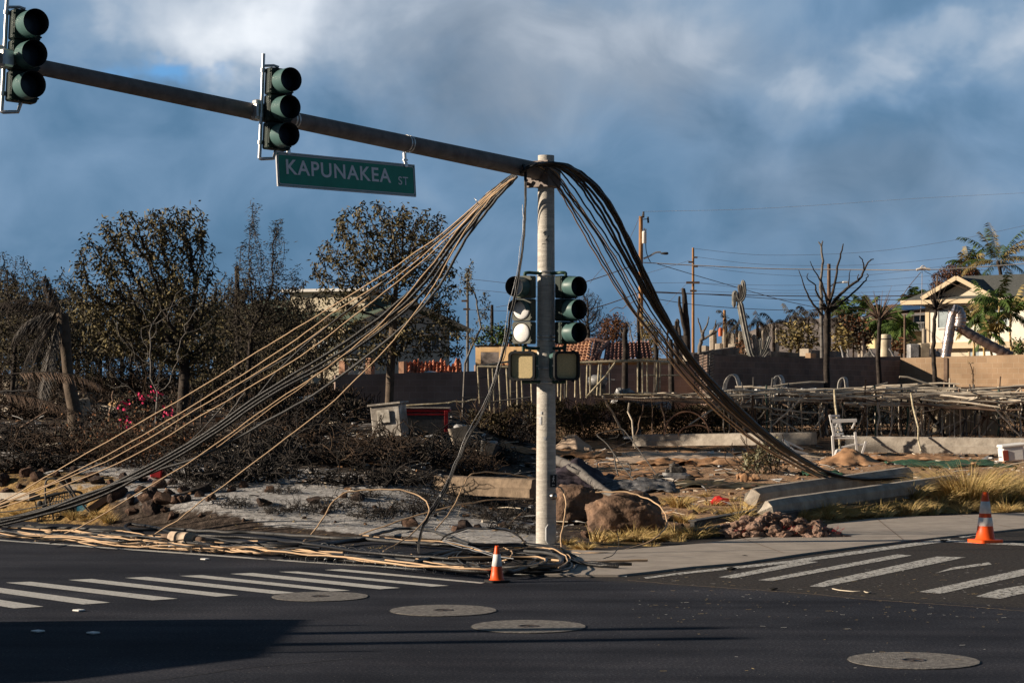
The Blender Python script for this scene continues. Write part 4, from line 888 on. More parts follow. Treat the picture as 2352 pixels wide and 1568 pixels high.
def frond(b, p, dirv, L, droop, nleaf, ll, mi=0, rib=.012, up=.3, ragged=0, wid=.03):
    """palm frond: arched rib with hanging leaflets"""
    pts = []; d = Vector(dirv).normalized(); q = Vector(p); st = L/12
    for i in range(13):
        pts.append(q.copy()); q = q+d*st; d = (d+Vector((0, 0, -droop*st*(.4+i*.12)))).normalized()
    b.tube(pts, [rib*(1-.07*i) for i in range(13)], 3, 1 if mi == 0 else 1)
    for i in range(nleaf):
        f = .12+.88*i/nleaf; k = int(f*11.99); a = pts[k].lerp(pts[min(k+1, 12)], f*11.99-k); tdir = (pts[min(k+1, 12)]-pts[k]).normalized()
        sd = tdir.cross(Vector((0, 0, 1)))
        if sd.length < .1: sd = Vector((1, 0, 0))
        sd.normalize()
        for s in (-1, 1):
            if random.random() < ragged: continue
            l = ll*(.55+.7*math.sin(math.pi*min(1, f*.9+.08)))*random.uniform(.8, 1.15)
            e = (sd*s*random.uniform(.5, .9)+tdir*.55+Vector((0, 0, -up*random.uniform(.5, 1.6)))).normalized()
            m = a+e*l*.5+Vector((0, 0, -.02)); z = a+e*l+Vector((0, 0, -.14*l)); w = tdir*wid*.5
            b.add([a-w*.6, a+w*.6, m+w, z, m-w], [(0, 1, 2, 3, 4)], mi)
def palm(name, label, base, pts, Y, nf, L, leafm, trunkm, droop=.55, r=.13, group=None, seed=3, nleaf=22, ll=.5, ragged=0, up=.5, spread=1, cat='palm tree', wid=.035, maxel=80):
    random.seed(seed); q = [P(x, y, Y) for x, y in pts]; o = q[0].copy(); g_ = gz(o.x, o.y)
    if g_ < o.z: o.z = g_
    t = thing(name, label, cat, o, group); b = MB(); s_ = smooth_path([Vector((0, 0, -.1))]+[v-o for v in q[1:]], 6); n = len(s_)
    b.tube(s_, [r*(1.15-.35*i/(n-1))*(1+.05*(i % 2)) for i in range(n)], 9); b.build('trunk', trunkm, t)
    c = q[-1]-o; f = MB()
    for i in range(nf):
        az = i*2.399+random.uniform(-.3, .3); el = R(random.uniform(-25, maxel))*1.0
        d = Vector((math.cos(az)*math.cos(el)*spread, math.sin(az)*math.cos(el)*spread, math.sin(el)))
        frond(f, c, d, L*random.uniform(.75, 1.1), droop*random.uniform(.8, 1.5)/max(.3, L/2), nleaf, ll, random.choice((0, 0, 2)), ragged=ragged, up=up, wid=wid)
    f.build('crown', leafm, t); return t
# burnt shrubs: tangles of bare twigs
def tangle(b, n, rad, h, seed, r=.011, mi=0, wild=.5, lean=0):
    rs = random.Random(seed)
    for i in range(n):
        a = rs.uniform(0, 6.283); rr = rad*math.sqrt(rs.random())*.75; p = Vector((rr*math.cos(a), rr*math.sin(a)*.8, -.05)); d = Vector((math.cos(a)*.5+lean, math.sin(a)*.5, 1)).normalized(); L = h*rs.uniform(.5, 1.1); m = rs.randint(6, 10); pts = [p.copy()]
        for j in range(m):
            d = (d+Vector((rs.gauss(0, wild), rs.gauss(0, wild), rs.gauss(-.05, wild*.6)))).normalized(); p = p+d*L/m; 
            if p.z < 0: p.z = .02; d.z = abs(d.z)
            pts.append(p.copy())
            if rs.random() < .5 and j > 0:
                e = (d+Vector((rs.gauss(0, .9), rs.gauss(0, .9), rs.gauss(0, .7)))).normalized(); q = [p.copy()]; pp = p.copy()
                for _ in range(4): e = (e+Vector((rs.gauss(0, .4), rs.gauss(0, .4), rs.gauss(0, .4)))).normalized(); pp = pp+e*L*.09; q.append(pp.copy())
                b.tube(q, [r*.55, r*.5, r*.42, r*.35, r*.25], 3, mi, False)
        b.tube(pts, [r*(1-.6*j/m) for j in range(m+1)], 3, mi, False)
bushes = []
for k in range(4):
    b = MB(); tangle(b, 48, .95, 1.15+.15*k, 20+k, .026, 0, .95); o = thing('burnt_shrub', 'x', 'shrub', (0, 0, -50), 'charred leafless shrubs on the bank'); b.build('branches', M['twigb' if k == 3 else 'twig'], o); remember(o); bushes.append(o)
rs = random.Random(5)
SHR = 'charred leafless shrub in the tangled thicket on the ash bank'
spots = []
for px, py, s in ((470,1120,.9),(590,1118,1),(700,1128,1.05),(810,1128,1.05),(915,1128,1.05),(1010,1120,1.0),(1060,1108,.8),(540,1085,1.0),(620,1080,1.1),(690,1085,1.1),(770,1080,1.15),(840,1085,1.1),(900,1090,1.1),(980,1080,1.1),(1040,1060,1),(1110,1068,.95),(1160,1062,.8),(600,1045,1.1),(680,1045,1.15),(750,1045,1.1),(500,1040,1),(1090,1090,.6),
                  (1150,1085,.55),(560,1010,1.2),(860,1062,.8),(925,1062,.85),(640,1010,1.1),(720,1012,1.1)):
    spots.append((px, py, s, 1))
for px, py, s in ((60,1075,1),(120,1060,1.1),(180,1080,.9),(230,1050,1),(30,1030,1.1),(100,1010,1),(170,1030,1.1),(240,1010,1),(300,1030,.9),(350,1000,1),(420,1030,.9),(10,990,1),(130,975,1.1),(60,960,1.1),(200,970,1.1),(280,965,1),(440,985,1.1),(500,960,1.1),(380,960,1)):
    spots.append((px, py, s, 0))
for i, (px, py, s, kind) in enumerate(spots):
    if i % 7 in (2, 5) or (kind == 0 and i % 3 == 0): continue
    p = T(px+rs.uniform(-8, 8), py-20*kind); src = bushes[rs.randrange(4)]; sc = s*rs.uniform(.85, 1.1)
    copy_tree(src, p, rs.uniform(0, 6.28), (sc*1.0, sc*1.0, sc*rs.uniform(.7, 1.1)), 'charred leafless shrub in the tangled thicket on the pale ash bank' if kind else 'charred shrub among burnt debris behind the left hand rocks', 'charred leafless shrubs on the ash bank' if kind else 'charred shrubs behind the left rocks')
# low twig scrub and litter spilling down the bank
lows = []
for k in range(2):
    b = MB(); tangle(b, 45, .7, .5, 60+k, .011, 0, .9); o = thing('twig_heap', 'x', 'twig heap', (0, 0, -50), 'x'); b.build('twigs', M['twig'], o); remember(o); lows.append(o)
for px, py, s in ((700,1170,.8),(780,1165,.9),(860,1185,.9),(930,1175,1),(985,1165,1),(1120,1190,.9),(1160,1215,.7),(1190,1190,.9),(1205,1150,.9),(1130,1160,.9),(1080,1170,.6),(540,1160,.7),(630,1175,.6),(440,1120,.8),(650,1130,.6),(840,1138,.6),(960,1140,.7),(500,1118,.8),(1215,1225,.6),(1060,1150,.8)):
    p = T(px, py); copy_tree(lows[rs.randrange(2)], p, rs.uniform(0, 6), s, 'low heap of scorched twigs at the foot of the burnt thicket', 'twig heaps below the thicket')
# flowering bush (bougainvillea) still carrying a few pink flowers
p = T(330, 1070); t = thing('flowering_bush', 'scorched bush with dull green leaves and a few bright pink flowers left of the thicket', 'bush', p)
b = MB(); tangle(b, 120, 1.3, 1.5, 91, .010, 0, .5); b.build('branches', M['twigb'], t)
b = MB(); f = MB(); random.seed(4)
for _ in range(1500):
    v = Vector((random.gauss(0, .75), random.gauss(0, .5), abs(random.gauss(.6, .35)))); b.leaf(v, Vector((random.gauss(0, 1), random.gauss(0, 1), random.gauss(-.3, 1))), .07, .045, random.choice((0, 1)))
b.build('leaves', [M['leafd'], M['leafr']], t)
for cx, cz in ((-.3, 1.25), (.35, 1.5), (-.25, .9), (.55, 1.1), (0, 1.4)):
    for _ in range(18): f.leaf(Vector((cx, -.5, cz))+Vector((random.gauss(0, .07), random.gauss(0, .1), random.gauss(0, .06))), Vector((random.gauss(0, 1), random.gauss(0, 1), random.gauss(0, 1))), .06, .055, 0)
tag(f.build('flowers', M['pink'], t), kind='stuff')

# ------------------------------------------------------------ rocks
def facet(v, seed, n=11, lo=.42, hi=.8):
    r = random.Random(seed*13+1)
    for _ in range(n):
        nn = Vector((r.gauss(0, 1), r.gauss(0, 1), r.gauss(0, 1))).normalized(); d = r.uniform(lo, hi); e = v.dot(nn)-d
        if e > 0: v = v-nn*e*.9
    return v
def rock_mesh(seed, sub=3, rough=.35, fl=.8):
    bm = bmesh.new(); bmesh.ops.create_icosphere(bm, subdivisions=sub, radius=1)
    for v in bm.verts:
        c = v.co.copy(); k = 1+rough*noise.noise(c*1.1+Vector((seed*7.3, 0, 0)))*1.5+rough*.5*noise.noise(c*3+Vector((0, seed*3, 0)))+rough*.22*noise.noise(c*8+Vector((0, seed*3, 0)))
        k = min(k, 1.12); v.co = facet(Vector((c.x*k, c.y*k*.9, c.z*k*fl)), seed)
    me = bpy.data.meshes.new('rock'); bm.to_mesh(me); bm.free(); return me
RM = [rock_mesh(i) for i in range(7)]
for i, me in enumerate(RM): me.materials.append(M['rock' if i % 3 else 'rockd'])
def rock(px, py, w, label, group='dark lava rocks on the bank', i=None, name='rock', h=1):
    p = T(px, py); r = w*.78/ppm(p.y); o = link(bpy.data.objects.new(name, RM[rs.randrange(7) if i is None else i])); o.scale = (r, r*rs.uniform(.8, 1.1), r*rs.uniform(.75, 1)*h); o.rotation_euler = (rs.uniform(-.4, .4), rs.uniform(-.4, .4), rs.uniform(0, 6.3)); o.location = p+Vector((0, 0, r*.22)); tag(o, label, 'rock', group); return o
L_a = 'brown lava rock in the loose row of rocks left of the ash slope'
for px, py, w in ((267,1140,36),(240,1136,20),(300,1152,26),(325,1128,24),(335,1150,34),(362,1120,34),(352,1140,26),(386,1135,22),(380,1152,40),(402,1150,24),(415,1150,18),(345,1175,32),(305,1178,22),(222,1110,30),(210,1098,26),(255,1112,24),(285,1105,26),(330,1105,20),(365,1098,26),(395,1112,20),(420,1130,20),(430,1148,20),(395,1188,20),(458,1140,18),(478,1150,16),(488,1145,20),(462,1186,12),(380,1172,16),(355,1158,18)):
    rock(px, py, w, L_a, 'lava rocks left of the ash slope')
L_b = 'dark rock among the heap of stones at the far left'
for px, py, w in ((12,1136,26),(10,1108,30),(35,1085,24),(62,1092,34),(60,1075,20),(85,1100,26),(105,1085,22),(130,1092,20),(20,1065,20),(45,1118,14),(150,1108,22),(170,1090,24),(8,1160,22),(190,1105,18),(110,1118,14),(75,1060,40),(120,1050,34)):
    rock(px, py, w, L_b, 'stones heaped at the far left')
L_c = 'small charred stone lying on the pale ash'
for px, py, w in ((722,1154,26),(605,1160,30),(745,1178,18),(790,1142,18),(818,1146,24),(900,1170,14),(530,1128,18),(560,1118,22),(620,1128,18),(860,1165,10),(700,1190,10),(650,1172,8),(770,1200,8),(840,1205,9),(560,1195,9),(1000,1185,10),(940,1200,8)):
    rock(px, py, w, L_c, 'small charred stones on the ash')
rock(942, 1208, 32, 'flat rust brown stone on the ash above the cable coils', None, 1)
for px, py, w in ((1070,1212,28),(1050,1220,24),(1095,1215,16),(1130,1130,26),(1180,1125,24),(1160,1210,20),(1200,1125,18),(1105,1140,18),(1225,1150,18)):
    rock(px, py, w, 'brown stone in the scorched litter left of the pole base', 'stones left of the pole base')
for px, py, w in ((1412,1235,26),(1560,1222,34),(1545,1195,18),(1345,1232,22),(1230,1216,22),(1590,1180,18),(1620,1120,14),(1480,1095,12),(1730,1120,16),(1650,1065,12),(1360,1105,16)):
    rock(px, py, w, 'brown stone lying in the dry grass right of the pole', 'stones right of the pole')
def boulder(px, py, Yh, wx, hz, seed, label, sy=.8):
    p = T(px, py); s = 1/ppm(p.y); bm = bmesh.new(); bmesh.ops.create_icosphere(bm, subdivisions=5, radius=1)
    for v in bm.verts:
        c = facet(v.co.copy(), seed, 12, .72, .98); sq = Vector((math.copysign(abs(c.x)**.75, c.x), math.copysign(abs(c.y)**.8, c.y), math.copysign(abs(c.z)**.8, c.z)))
        k = 1.08+.20*noise.noise(c*1.3+Vector((seed, 0, 0)))-.16*abs(noise.noise(c*2.6+Vector((seed, 3, 0))))+.07*noise.noise(c*7)-.06*abs(noise.noise(c*15))+.03*noise.noise(c*30)
        v.co = Vector((sq.x*k*wx/2*s, sq.y*k*sy*wx/2*s, sq.z*k*hz/2*s))
    for f in bm.faces: f.smooth = True
    me = bpy.data.meshes.new('boulder'); bm.to_mesh(me); bm.free(); me.materials.append(M['boulder']); o = link(bpy.data.objects.new('boulder', me)); o.location = p+Vector((0, wx*s*.25, hz*s*.38)); tag(o, label, 'boulder')
boulder(1440, 1232, 0, 178, 112, 3.1, 'largest rounded red brown boulder right of the pole with grass at its foot')
boulder(1320, 1205, 0, 128, 100, 8.7, 'cracked brown boulder directly right of the concrete pole')
boulder(1262, 1200, 0, 60, 60, 5.5, 'smaller brown boulder mostly hidden behind the concrete pole')
# lumpy heap of dried clods and matting on the pavement
p = T(1800, 1240); t = thing('clod_heap', 'lumpy heap of dried brown clods and matting beside the pavement edge', 'rubble heap', p); b = MB(); random.seed(11)
def blob(b, c, r, seed, n=2, mi=0, sq=(1, 1, 1)):
    bm = bmesh.new(); bmesh.ops.create_icosphere(bm, subdivisions=n, radius=1); vs = []
    for v in bm.verts: k = 1+.42*noise.noise(v.co*1.6+Vector((seed, 0, 0)))+.2*noise.noise(v.co*4.5+Vector((0, seed, 0))); vs.append(Vector((v.co.x*k*r*sq[0], v.co.y*k*r*sq[1], v.co.z*k*r*sq[2]))+Vector(c))
    b.add(vs, [tuple(v.index for v in f.verts) for f in bm.faces], mi, False); bm.free()
for i in range(120):
    x = random.uniform(-.95, 1.05); y = random.uniform(-.1, .9); hmax = max(.04, .42*(1-abs((x+.15)/1.15)**1.6)*(1-abs(y-.45)*.8)); blob(b, (x, y, random.uniform(0, hmax)), random.uniform(.05, .13), i*1.7, 3, 0, (random.uniform(.8, 1.5), 1, .8))
b.build('clods', M['mud'], t)
b = MB()
for i in range(26):
    x = random.uniform(-.9, .9); pts = [Vector((x+k*.05, -.05+random.uniform(-.05, .1), .1+.04*k+random.uniform(-.03, .03))) for k in range(4)]; b.tube(pts, .003, 3)
b.build('threads', M['red'], t)

# ------------------------------------------------------------ grass
def tuft(seed, n, h, spread, lean=0, w=.007, up=1.2):
    b = MB(); r = random.Random(seed)
    for i in range(n):
        a = r.uniform(0, 6.283); q = r.random()**.7*spread*.45; p = Vector((q*math.cos(a), q*math.sin(a), -.02)); d = Vector((math.cos(a)*r.uniform(.1, .9)+lean, math.sin(a)*r.uniform(.1, .9), up)).normalized(); L = h*r.uniform(.45, 1.1); sd = d.cross(Vector((r.gauss(0, 1), r.gauss(0, 1), .1))).normalized()*w; pts = [p]
        for j in range(4): d = (d+Vector((math.cos(a)*.13+lean*.3, math.sin(a)*.13, -.14-.05*j))).normalized(); pts.append(pts[-1]+d*L/4)
        vs = []; 
        for j, q_ in enumerate(pts): k = 1-j/4.2; vs += [q_-sd*k, q_+sd*k]
        b.add(vs, [(2*j, 2*j+1, 2*j+3, 2*j+2) for j in range(4)], 0 if r.random() < .8 else 1)
    return b
TF = []
for k, (n, h, s, ln) in enumerate(((260, .42, .35, 0), (240, .35, .4, .5), (200, .28, .45, -.4), (160, .22, .5, 0))):
    o = tuft(k, n, h, s, ln).build('grass_tuft', [M['dry'], M['dryg']]); o.location = (0, 0, -60); TF.append(o)
def put_tuft(px, py, s, label, group, i=None):
    p = T(px, py); o = link(TF[rs.randrange(4) if i is None else i].copy()); o.location = p; o.rotation_euler = (0, 0, rs.uniform(0, 6.3)); o.scale = (s, s, s*rs.uniform(.85, 1.15)); tag(o, label, 'grass tuft', group)
for px in range(1390, 1660, 17): put_tuft(px+rs.uniform(-6, 6), 1236+rs.uniform(-6, 8)-(max(0, px-1560)*.12), rs.uniform(.7, 1.25), 'tuft of dry golden grass along the foot of the large boulder', 'grass tufts at the boulder')
for px, py, s in ((1305,1250,.5),(1330,1258,.5),(1350,1262,.45),(1440,1180,.5),(1560,1165,1.0),(1540,1150,.9),(1580,1150,.8),(1600,1175,.8),(1640,1160,.9),(1660,1180,.9),(1700,1180,1.1),(1690,1200,1.1),(1730,1165,.8),(1610,1200,.7),(1570,1200,.7),(1660,1215,.9),(1520,1215,.7),(1510,1160,.8),(1480,1130,.4),(1620,1140,.6),(1680,1150,.7),(1860,1160,.6),(1700,1225,.9),(1720,1212,1.1),(1600,1232,.6),(1640,1228,.6),(1560,1247,.5),(1500,1258,.5)):
    put_tuft(px, py, s, 'tuft of dry straw coloured grass in the litter between boulder and fallen posts', 'grass tufts before the fallen posts')
for px in range(1880, 2360, 12):
    py = 1186-(px-1880)*.02+rs.uniform(-10, 2); put_tuft(px, py, rs.uniform(.55, 1.15), 'tuft of dry grass in the strip between pavement and fallen posts', 'grass tufts along the pavement', 1 if px < 2060 else None)
for px in range(1790, 2150, 9): put_tuft(px+rs.uniform(-4, 4), 1196-(px-1790)*.06+rs.uniform(-12, 0), rs.uniform(.5, 1.0), 'tuft of dry grass growing against the nearer fallen post', 'grass tufts against the fallen post')
for px in range(2080, 2352, 16): put_tuft(px, 1135+rs.uniform(-12, 25), rs.uniform(.8, 1.4), 'tuft of tall dry grass behind the tall cone', 'tall grass behind the cone', 0)
b = tuft(77, 2200, 1.15, 1.5, 0, .006, 1.25); p = T(2225, 1150); o = b.build('grass_clump', [M['dry'], M['dryg']]); o.location = p; tag(o, 'large bushy clump of golden green grass behind the tall cone', 'grass clump')
b = tuft(78, 900, .85, 1.2, 0, .006, 1.2); p = T(2330, 1140); o = b.build('grass_clump', [M['dry'], M['dryg']]); o.location = p; tag(o, 'bushy grass clump cropped by the right photo edge', 'grass clump')
for px in range(2, 260, 14): put_tuft(px, 1200+rs.uniform(-22, 6), rs.uniform(.4, .75), 'short dry grass tuft around the fallen cart', 'grass tufts near the cart')
for px in range(590, 1010, 15): put_tuft(px, 1260+rs.uniform(-5, 5), rs.uniform(.25, .4), 'flattened straw tuft between the fallen cables', 'straw between the cables', 3)
# scattered straw, chips and litter: uncountable ground cover
b = MB(); random.seed(21)
for i in range(9000):
    px = random.choice((random.uniform(1260, 2352), random.uniform(0, 1230))); py = random.uniform(1040, 1262) if px > 1260 else random.uniform(1000, 1240)
    p = G(px, py, .0); Y_ = random.uniform(33, 61); p = Vector(((px-1176)/F*Y_, Y_, 0)); d, s_, t_ = lotd(p.x, p.y)
    if d < .15: continue
    p.z = gz(p.x, p.y)+.012; a = random.uniform(0, 3.14); l = random.uniform(.02, .09); dv = Vector((math.cos(a), math.sin(a), random.uniform(-.1, .35)))*l; w = Vector((-math.sin(a), math.cos(a), 0))*random.uniform(.004, .012)
    b.add([p-w, p+w, p+w+dv, p-w+dv], [(0, 1, 2, 3)], random.choices((0, 1, 2, 3), (5, 4, 3, 1))[0])
tag(b.build('litter', [M['dry'], M['twigb'], M['carpet'], M['white']]), 'scattered straw chips and burnt litter over the lot', 'litter', kind='stuff')
b = MB(); random.seed(23)
for i in range(2600):
    Y_ = random.uniform(36, 62); px = random.uniform(0, 2352); p = Vector(((px-1176)/F*Y_, Y_, 0)); d, s_, t_ = lotd(p.x, p.y)
    if d < .8 or (px < 1180 and d < 3.2 and random.random() < .8): continue
    p.z = gz(p.x, p.y)+.015; k = random.random()
    if k < .45:
        a = random.uniform(0, 6.28); L_ = random.uniform(.15, .8); e = Vector((math.cos(a), math.sin(a), random.uniform(-.02, .22)))*L_; b.tube([p, p+e*.5+Vector((0, 0, .02)), p+e], random.uniform(.006, .016), 3, random.choice((0, 1, 1, 4)), False)
    elif k < .85: sz = random.uniform(.02, .085); b.box(p, (sz*random.uniform(.8, 2.4), sz, sz*random.uniform(.4, 1)), Matrix.Rotation(random.uniform(0, 3), 3, 'Z') @ Matrix.Rotation(random.uniform(-.6, .6), 3, 'X'), random.choice((1, 2, 2, 3, 4)))
    else:
        w_ = random.uniform(.08, .25); q = [p+Vector((random.uniform(-w_, w_), random.uniform(-w_, w_), random.uniform(0, w_*.6))) for _ in range(4)]; b.add(q, [(0, 1, 2), (1, 3, 2)], random.choice((2, 4, 5)))
tag(b.build('debris', [M['bamboo'], M['burnt'], M['carpet'], M['oldc'], M['sheet'], M['white']]), 'small burnt rubble, sticks and scraps strewn over the whole lot', 'debris', kind='stuff')
b = MB(); random.seed(22)
for i in range(420):
    px = random.uniform(1450, 2352); py = random.uniform(1290, 1420) if random.random() < .8 else random.uniform(1300, 1540)
    p = G(px, py, .01); a = random.gauss(0, .5); l = random.choice((.015, .02, .03, .06)); dv = Vector((math.cos(a), math.sin(a), .02))*l; w = Vector((-math.sin(a), math.cos(a), 0))*.006; b.add([p-w, p+w, p+w+dv, p-w+dv], [(0, 1, 2, 3)], random.choice((0, 0, 1, 2)))
tag(b.build('road_litter', [M['dry'], M['rock'], M['white']]), 'straw bits and pebbles scattered on the asphalt', 'litter', kind='stuff')
for (a, c, l) in (((1912,1351),(1975,1357),'curved strip of pale bark lying by the right crosswalk'), ((1985,1357),(2000,1358),'small splinter of bark at the end of the longer strip')):
    pts = [G(a[0]+(c[0]-a[0])*k/4, a[1]+(c[1]-a[1])*k/4+(2 if k in (1,2,3) else 0), .02) for k in range(5)]; b = MB(); b.tube(pts, .007, 5); o = b.build('bark_strip', M['bamboo'], None, pts[2]); tag(o, l, 'bark')
for px, py, l in ((1680,1305,'small black scrap lying on the stop line'),(1711,1277,'small black scrap on the pavement'),(1775,1351,'flat dark plastic scrap on the road below the right crosswalk')):
    p = G(px, py, .02); b = MB(); blob(b, p, .05, px, 1, 0, (1.5, .8, .4)); tag(b.build('scrap', M['rubber'], None, p), l, 'scrap')
for px, py in ((295,1555-0,),(142,1500)): pass
for px, py, l in ((296,1555,'white reflective road stud nearest the camera left of centre'),(770,1350,'white road stud by the edge line right end'),(145,1633/1,'x')):
    if py > 1600: continue
for px, py, l in ((471,1285,'pale road stud on the white edge line'),(181,1403,'pale road stud left of the first utility cover'),(87,1451,'pale road stud in the shade, leftmost'),(214,1455,'pale road stud in the shade, right of another')):
    p = G(px, py, .0); b = MB(); b.box(p+Vector((0, 0, .012)), (.11, .10, .018), Matrix.Rotation(R(-37), 3, 'Z'), bev=.006); tag(b.build('road_stud', M['cwhite'], None, p), l, 'road stud')

# ------------------------------------------------------------ trees of the left half
LO = [M['leafo'], M['leafd']]
tree('scorched_tree', 'large scorched tree with drooping dull leaves, left of the wispy tree', 415, 950, 56, [(425,860),(420,800)],
     [(330,540,110,75),(385,520,60,55),(440,545,50,90),(240,610,75,70),(400,640,110,90),(270,740,95,80),(400,770,110,70),(480,700,35,60),(200,700,30,60),(470,800,60,50)], 3600, M['burnt'], LO, 10500, .145, .26, .013, .14, 1.0, seed=4, holes=True, biased=lambda p: .95 if p.x < .5 else .6)
tree('scorched_tree', 'scorched round headed tree with a straight grey trunk behind the cable fan', 893, 938, 60, [(897,860),(903,760),(906,700)],
     [(870,520,110,75),(960,550,85,80),(775,610,65,80),(880,620,100,80),(1000,650,65,80),(790,720,75,50),(920,760,130,50),(840,800,90,40),(1040,770,40,70)], 3400, M['bark'], LO, 11500, .15, .20, .011, .145, 1.0, seed=9, holes=True, biased=lambda p: .8)
tree('wispy_tree', 'thin dark wispy tree with pointed feathery tops between the two scorched trees', 560, 940, 62, [(570,860),(578,760)],
     [(583,520,18,72),(575,620,45,75),(636,560,22,75),(628,660,40,75),(545,700,40,80),(600,740,70,60),(670,720,40,60),(690,640,8,40)], 2800, M['burnt'], [M['leafd'], M['burnt']], 30000, .13, .12, .009, .13, 1.0, seed=12, lw=.2, droop=.3)
tree('wispy_tree', 'thin wind bent dark tree at the far left edge', 20, 960, 58, [(30,880),(35,800)],
     [(12,640,26,70),(48,630,16,60),(95,690,34,60),(40,720,50,60),(110,760,50,60),(20,820,50,50)], 1900, M['burnt'], [M['leafd'], M['burnt']], 13000, .12, .11, .009, .14, 1.0, seed=13, lw=.2, droop=.3)
tree('bare_tree', 'leafless fan of thin pale stems rising in front of the large scorched tree', 356, 965, 52, [(362,900)],
     [(300,760,70,90),(400,740,70,100),(460,700,40,90),(340,850,80,60),(260,860,50,70)], 260, M['greybark'], None, 0, rmax=.055, rmin=.006, step=.2, seed=14)
tree('bare_tree', 'forked bare grey tree with few leaves right of the round headed scorched tree', 1062, 868, 64, [(1068,835),(1082,800),(1105,752),(1095,700)],
     [(1085,640,22,50),(1060,650,25,40),(1115,690,16,40),(1130,740,10,40),(1085,760,20,30),(1080,600,6,15)], 260, M['greybark'], LO, 700, .1, .10, .008, .12, .8, seed=15, kill=2.5)
# copies of two dead trees for the burnt wood behind
d1 = tree('dead_tree', 'bare burnt tree standing in the dark wood at the left', 650, 930, 78, [(652,850)], [(640,790,70,60),(680,740,60,50),(600,840,50,40)], 900, M['burnt'], [M['leafd'], M['leafo']], 5000, .13, .12, .012, .2, seed=16, group='bare burnt trees in the wood at the left')
d2 = tree('dead_tree', 'bare burnt tree standing in the dark wood at the left', 250, 930, 80, [(250,850)], [(230,780,60,60),(280,800,60,60),(250,860,70,40)], 900, M['burnt'], [M['leafd'], M['burnt']], 4200, .13, .12, .012, .2, seed=17, group='bare burnt trees in the wood at the left')
for px, py, Y, s in ((120,925,76,1.1),(180,920,85,1.3),(330,915,88,1.3),(420,912,92,1.3),(520,915,84,1.2),(60,930,74,1.0),(0,925,82,1.3),(500,905,100,1.4),(580,910,96,1.1),(710,905,90,1.0),(300,935,70,.9),(470,935,68,.9),(140,940,66,.9),(90,905,100,1.5),(230,905,98,1.5),(370,905,102,1.5),(-30,930,70,1.1),(620,925,74,.8),(40,900,110,1.5),(160,900,112,1.6),(280,900,110,1.6),(400,900,115,1.6),(440,925,72,1.0),(590,930,70,.9),(660,935,68,.8),(200,930,72,1.0),(100,930,70,.95),(350,930,74,1.1),(520,930,70,.9),(740,915,84,.9),(600,925,80,1.35),(655,925,82,1.3),(705,920,86,1.2),(560,925,78,1.2),(30,930,64,1.0),(90,935,66,1.0),(-10,900,105,1.6),(570,925,64,.75),(490,925,62,.7)):
    p = P(px, py, Y); p.z = gz(p.x, p.y); copy_tree(rs.choice((d1, d2)), p, rs.uniform(0, 6.3), s, 'bare burnt tree standing in the dark wood at the left', 'bare burnt trees in the wood at the left')
b = MB(); q = P(545, 890, 66); b.tube([Vector((0, 0, -.3)), P(546, 760, 66)-q, P(544, 611, 66)-q], [.10, .085, .07], 9); o = b.build('dead_palm_trunk', M['burnt']); o.location = q; tag(o, 'tall straight charred trunk with no crown beside the wispy tree', 'tree trunk')
# burnt coconut palm with hanging fronds at the left
random.seed(8); o_ = P(178, 985, 50); o_.z = gz(o_.x, o_.y); t = thing('burnt_palm', 'burnt palm with ragged drooping fronds beside the far left trees', 'palm tree', o_)
w = lambda x, y, d=0: P(x, y, 50+d)-o_
b = MB(); b.tube(smooth_path([Vector((0, 0, -.1)), w(170, 940), w(158, 870), w(150, 790), w(143, 720)], 6), [.19]*6+[.16]*6+[.13]*6+[.15]*7, 10); b.build('trunk', M['bark'], t)
f = MB(); c = w(143, 715)
for d, L, dr in (((-1, .1, .45), 1.7, 1.2), ((-.5, -.2, 1.2), 1.0, .1), ((-.8, .2, .0), 1.4, 2.0), ((-.2, -.4, -1), 2.2, .5), ((-.3, -.5, -.5), 2.2, 1.8), ((-.15, -.3, -.6), 2.3, 1.6),  ((-.5, .1, -.4), 2.4, 2), ((-.8, .2, -.1), 1.5, 1.6)):
    frond(f, c, d, L, dr*.45, 46, .42, random.choice((0, 2)), .02, .9, .08, .03)
f.build('crown', [M['burnt'], M['burnt'], M['greybark']], t)
f = MB(); t2 = thing('fallen_frond', 'long burnt palm frond arching over the debris at the far left', 'palm frond', w(0, 0)*0+P(20, 860, 47))
frond(f, (0, 0, 0), (1, -.1, .12), 2.2, .3, 44, .3, 0, .02, .6, .1); frond(f, (-.3, 0, -.4), (1, -.1, -.1), 2.0, .2, 44, .3, 0, .02, .6, .1); f.build('leaflets', [M['stickd'], M['burnt'], M['leafd']], t2)
# ------------------------------------------------------------ fallen concrete posts, rails, barrier
def beam(label, a, c, r, name, m, n=8, broken=True, ends=(1, 1)):
    a, c = Vector(a), Vector(c); d = (c-a).normalized(); sd = d.cross(Vector((0, 0, 1))).normalized(); up = sd.cross(d); b = MB(); vs = []; m_ = 26; sec = []
    for k in range(n): an = 2*math.pi*(k+.5)/n; sec.append((math.cos(an), math.sin(an)))
    for i in range(m_+1):
        f = i/m_; p = a+(c-a)*f
        for k, (x, y) in enumerate(sec):
            e = 1+.025*noise.noise(Vector((f*20, k*3, a.x))); off = 0
            if broken and i < 2: off = .22*noise.noise(Vector((k*1.7, i, a.y)))*(1-i*.5); e *= 1-.12*(1-i*.5)+.12*noise.noise(Vector((k*2.1, i*4, 3)))
            vs.append(p+(sd*x+up*y)*r*e+d*off)
    fs = [(i*n+k, i*n+(k+1) % n, (i+1)*n+(k+1) % n, (i+1)*n+k) for i in range(m_) for k in range(n)]+[tuple(range(n-1, -1, -1)), tuple(range(m_*n, m_*n+n))]
    b.add(vs, fs); o = b.build(name, m, None, (a+c)/2); tag(o, label, 'concrete post' if 'concrete' in name else 'beam'); return o
